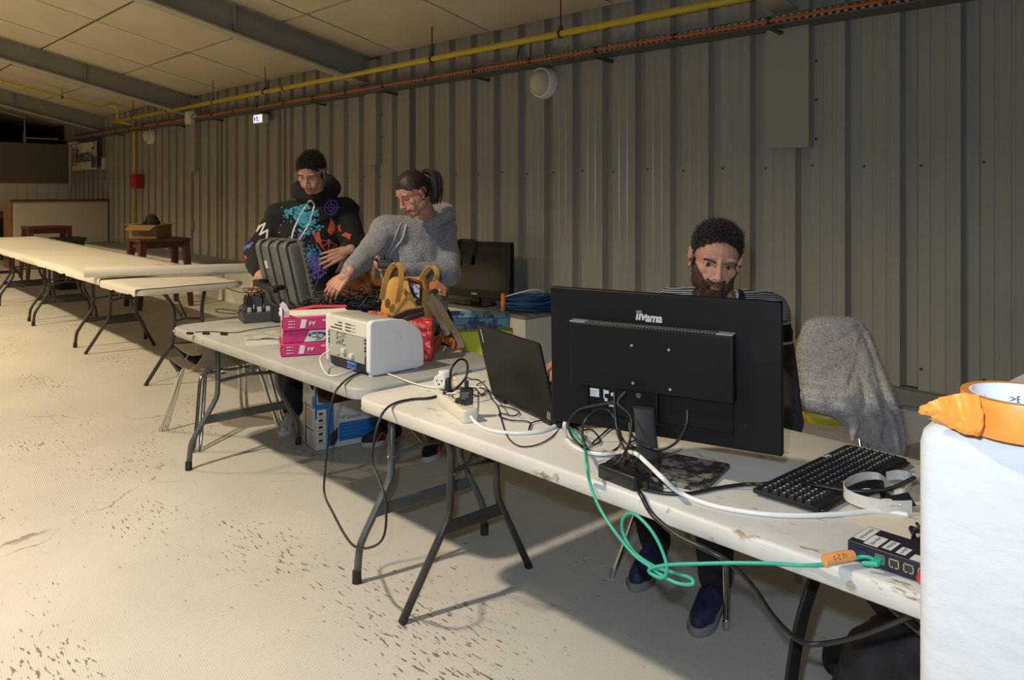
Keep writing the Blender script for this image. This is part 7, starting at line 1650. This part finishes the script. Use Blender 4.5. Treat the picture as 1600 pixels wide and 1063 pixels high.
for j in range(42):
    ph = random.uniform(0, 6.28); rr_ = random.uniform(.035, .058); a_ = random.uniform(0, 6.28); R0 = .20
    rad = R0+rr_*math.cos(a_)*1.1; zz = rr_*math.sin(a_)
    mb.tube([c+RT*(rad*.98*math.cos(t)*(1+.04*math.sin(3*t+ph)))+FW*(rad*.66*math.sin(t))+UP*(zz*(1.0-.25*math.cos(t-PI))+.004*math.sin(5*t+ph)) for t in [2*PI*i/32 for i in range(33)]], .0065, 5)
cb = single('cable_coil', mb, mblu, 'thick coil of blue network cable on the corner of the white plinth', 'cable', smooth=True); og = cb.location.copy()
mb = MB(og); cc = c-RT*.20-FW*.03; mb.tube([cc+RT*.0+FW*(.072*math.cos(t))+UP*(.066*math.sin(t)) for t in [2*PI*i/18 for i in range(19)]], .02, 8); obj('orange_tape', mb, mat('orange_tape', (.75, .22, .04), .5), cb)
mb = MB(og)
for j in range(4): mb.tube(smooth_pts([cc+RT*.0+UP*.05, c-RT*(.08-.04*j)+UP*(.085+.01*j)-FW*.05, c+RT*(.02+.04*j)+UP*.083], 5), .006, 6)
obj('white_ends', mb, mwhite, cb, smooth=True)
# shopping bags on the floor
def shop_bag(cpx, F_, w_, dep, zt_, m, label, seed, rz=0):
    c = S(cpx, 500, F_); c.z = 0; mb = MB(); B = Rz(YAW+rz)
    n = 24; rings = []
    for z, k_ in ((0, .9), (.05, .96), (.3, 1.0), (zt_*.8, 1.04), (zt_, 1.1)):
        rings.append([c+B @ V((x*k_, y*(1.6-k_*.6), z+(.03*noise.noise(V((x*9, y*9, seed))) if z == zt_ else 0))) for x, y in rrect(w_, dep, .03, 5)])
    inner = [[p*1+(V((c.x, c.y, p.z))-p)*.05 for p in rings[-1]], [V((p.x, p.y, .3))+(V((c.x, c.y, .3))-V((p.x, p.y, .3)))*.15 for p in rings[-1]]]
    mb.loft(rings+inner); 
    for i, p in enumerate(mb.v): mb.v[i] = p+V((noise.noise(p*7), noise.noise(p*7+V((5, 0, 0))), 0))*.015
    return single('shopping_bag', mb, m, label, 'bag', smooth=True, auto=70, sub=1)
mbb = mat('blue_bag_print', (.16, .34, .42), .5, dirt=((.012, .03, .16), 9, .5))
shop_bag(744, 5.10, .40, .20, .695, mbb, 'pale blue shopping bag with dark blue print behind the grey table', 3)
shop_bag(706, 5.02, .16, .18, .66, mat('grey_bag_print', (.25, .32, .34), .5, dirt=((.03, .05, .10), 14, .55)), 'grey blue leaf print bag beside the black trousers', 8)
mlime = mat('lime_bag', (.56, .60, .01), .5, var=.05)
shop_bag(754, 4.80, .34, .12, .655, mlime, 'lime green bag standing in front of the blue shopping bag', 5)
mb = MB(); c = S(757, 545, 4.62)
# ---- fleece thrown over the chair
def fleece():
    F0 = 3.84; rows = [(497, 1272, 1330, .05), (503, 1262, 1345, .10), (515, 1256, 1354, .16), (535, 1250, 1362, .20), (560, 1243, 1370, .24), (580, 1236, 1377, .28), (600, 1230, 1386, .32), (615, 1230, 1391, .34), (628, 1240, 1396, .33), (640, 1285, 1400, .26), (655, 1312, 1404, .22), (670, 1325, 1407, .18), (685, 1345, 1407, .15), (700, 1368, 1406, .11), (709, 1374, 1402, .07)]
    mb = MB(); rings = []; n = 96
    for k, (py, a, b, dep) in enumerate(rows):
        F0 = 4.10-.40*smoothstep(505, 610, py); c = S((a+b)/2, py, F0); w_ = (b-a)/FPX*F0/2; r = []; t_ = k/(len(rows)-1)
        for i in range(n):
            u = 2*PI*i/n; x = w_*math.copysign(abs(math.cos(u))**.8, math.cos(u)); y = dep/2*math.copysign(abs(math.sin(u))**.8, math.sin(u))
            xr = (x/w_+1)/2; f = .022*t_*(.3+xr*1.4)*math.sin(u*9+x*16+k*.25+2*noise.noise(V((k*.3, i*.06, 0))))
            y += f; r.append(c+RT*x+FW*(y+.0)+UP*(0))
        rings.append(r)
    mb.loft(rings); me = remesh(mb, .008, 2)
    # creases sweeping from the lower left up to the right shoulder of the chair
    def disp(v):
        rel = V(v.co)-V((0, 0, CAM_H)); F = rel.dot(FW); px = CX+rel.dot(RT)/F*FPX; py = HY-rel.z/F*FPX; d = 0
        for cr, amp, wd in (([(1245, 590), (1275, 592), (1305, 580), (1330, 560)], .026, 6), ([(1262, 600), (1290, 608), (1327, 606)], .024, 6), ([(1250, 560), (1290, 548), (1345, 515)], .018, 8), ([(1327, 606), (1340, 570), (1346, 535), (1352, 515)], .022, 5), ([(1352, 525), (1368, 570), (1378, 610), (1388, 670)], .028, 4.5), ([(1345, 590), (1352, 620), (1348, 640)], .024, 4.5), ([(1362, 590), (1376, 625), (1386, 650), (1380, 690)], .024, 4.5), ([(1270, 610), (1300, 626), (1335, 630), (1355, 660)], .014, 6)):
            for (ax_, ay_), (bx_, by_) in zip(cr[:-1], cr[1:]):
                L2 = (bx_-ax_)**2+(by_-ay_)**2; t = max(0, min(1, ((px-ax_)*(bx_-ax_)+(py-ay_)*(by_-ay_))/L2)); dd = math.hypot(px-ax_-t*(bx_-ax_), py-ay_-t*(by_-ay_)); d = max(d, amp*math.exp(-(dd/wd)**2))
        return d
    for v in me.vertices:
        if v.normal.dot(FW) < .2: v.co += FW*disp(v)
    wrinkle(me, .006, 6, 12); wrinkle(me, .0025, 20, 3); src = me.copy()
    o = obj('fleece_jacket', me, mat('fleece', (.56, .53, .52), .95, var=.08, vscale=90, bump=.5, bscale=140, sheen=.3)); tag(o, 'fluffy light grey fleece thrown over the yellow chair', 'jacket')
    strands((0, 0, 0), src, 9000, lambda p, n: n.dot(FW) < .35, lambda p, n: n*.8-UP*.45, .013, .0016, 14, bpy.data.materials['fleece'], 'pile', o, seg=3, jit=.5)['kind'] = 'stuff'
    tl_ = MB(); tl_.chain([S(1327, 640, 3.60), S(1334, 665, 3.60), S(1332, 688, 3.60)], [.035, .024, .006]); tm = remesh(tl_, .006, 1); wrinkle(tm, .006, 20, 2); obj('sleeve_end', tm, bpy.data.materials['fleece'], o)
fleece()
# ---- black backpack under the right end of the near table
og = V((-.78, 2.10, 0)); root = thing('black_backpack', og, 'black backpack with strap loop on the floor under the right end of the near table', 'bag')
mbp = mat('black_nylon', (.008, .008, .009), .6, bump=.1, bscale=200); mb = MB(og)
mb.loft([[V((-.72, 2.02, z))+V((x, y, 0)) for x, y in rrect(w_, d_, .08, 5)] for z, w_, d_ in ((.0, .36, .26), (.05, .42, .32), (.25, .42, .32), (.38, .36, .26), (.44, .2, .14))]); me = remesh(mb, .010, 3); wrinkle(me, .012, 9, 8); cloth(me, og, 'bag_body', mbp, root)
mb = MB(og); mb.ribbon(smooth_pts([V((-1.00, 2.02, .52)), V((-1.03, 1.96, .35)), V((-1.04, 1.92, .16)), V((-1.0, 1.86, .05)), V((-.92, 1.84, .03)), V((-.80, 1.86, .06)), V((-.70, 1.88, .10))], 6), .035, .012, FW*.3+RT); obj('shoulder_strap', mb, mbp, root, bevel=.003)
mb = MB(og); mb.ribbon(smooth_pts([V((-1.00, 2.02, .52)), V((-.93, 2.03, .50)), V((-.85, 2.04, .42)), V((-.78, 2.03, .38))], 6), .035, .01, UP); obj('grab_strap', mb, mbp, root, bevel=.003)
for i, (px, py, F_, l) in enumerate(((1232, 916, 2.55, 'black cap like bundle dimly visible under the near table'),)):
    c = W(px+20, 960, 0); c = V((-1.06, 2.42, 0)); mb = MB(); mb.ell(c+UP*.05, (.13, .10, .05), Rz(.5)); mb.ell(c+UP*.08+V((.04, 0, 0)), (.07, .06, .05)); me = remesh(mb, .008, 2); wrinkle(me, .01, 14, 2); o = obj('black_bundle', me, mbp); tag(o, l, 'cloth')
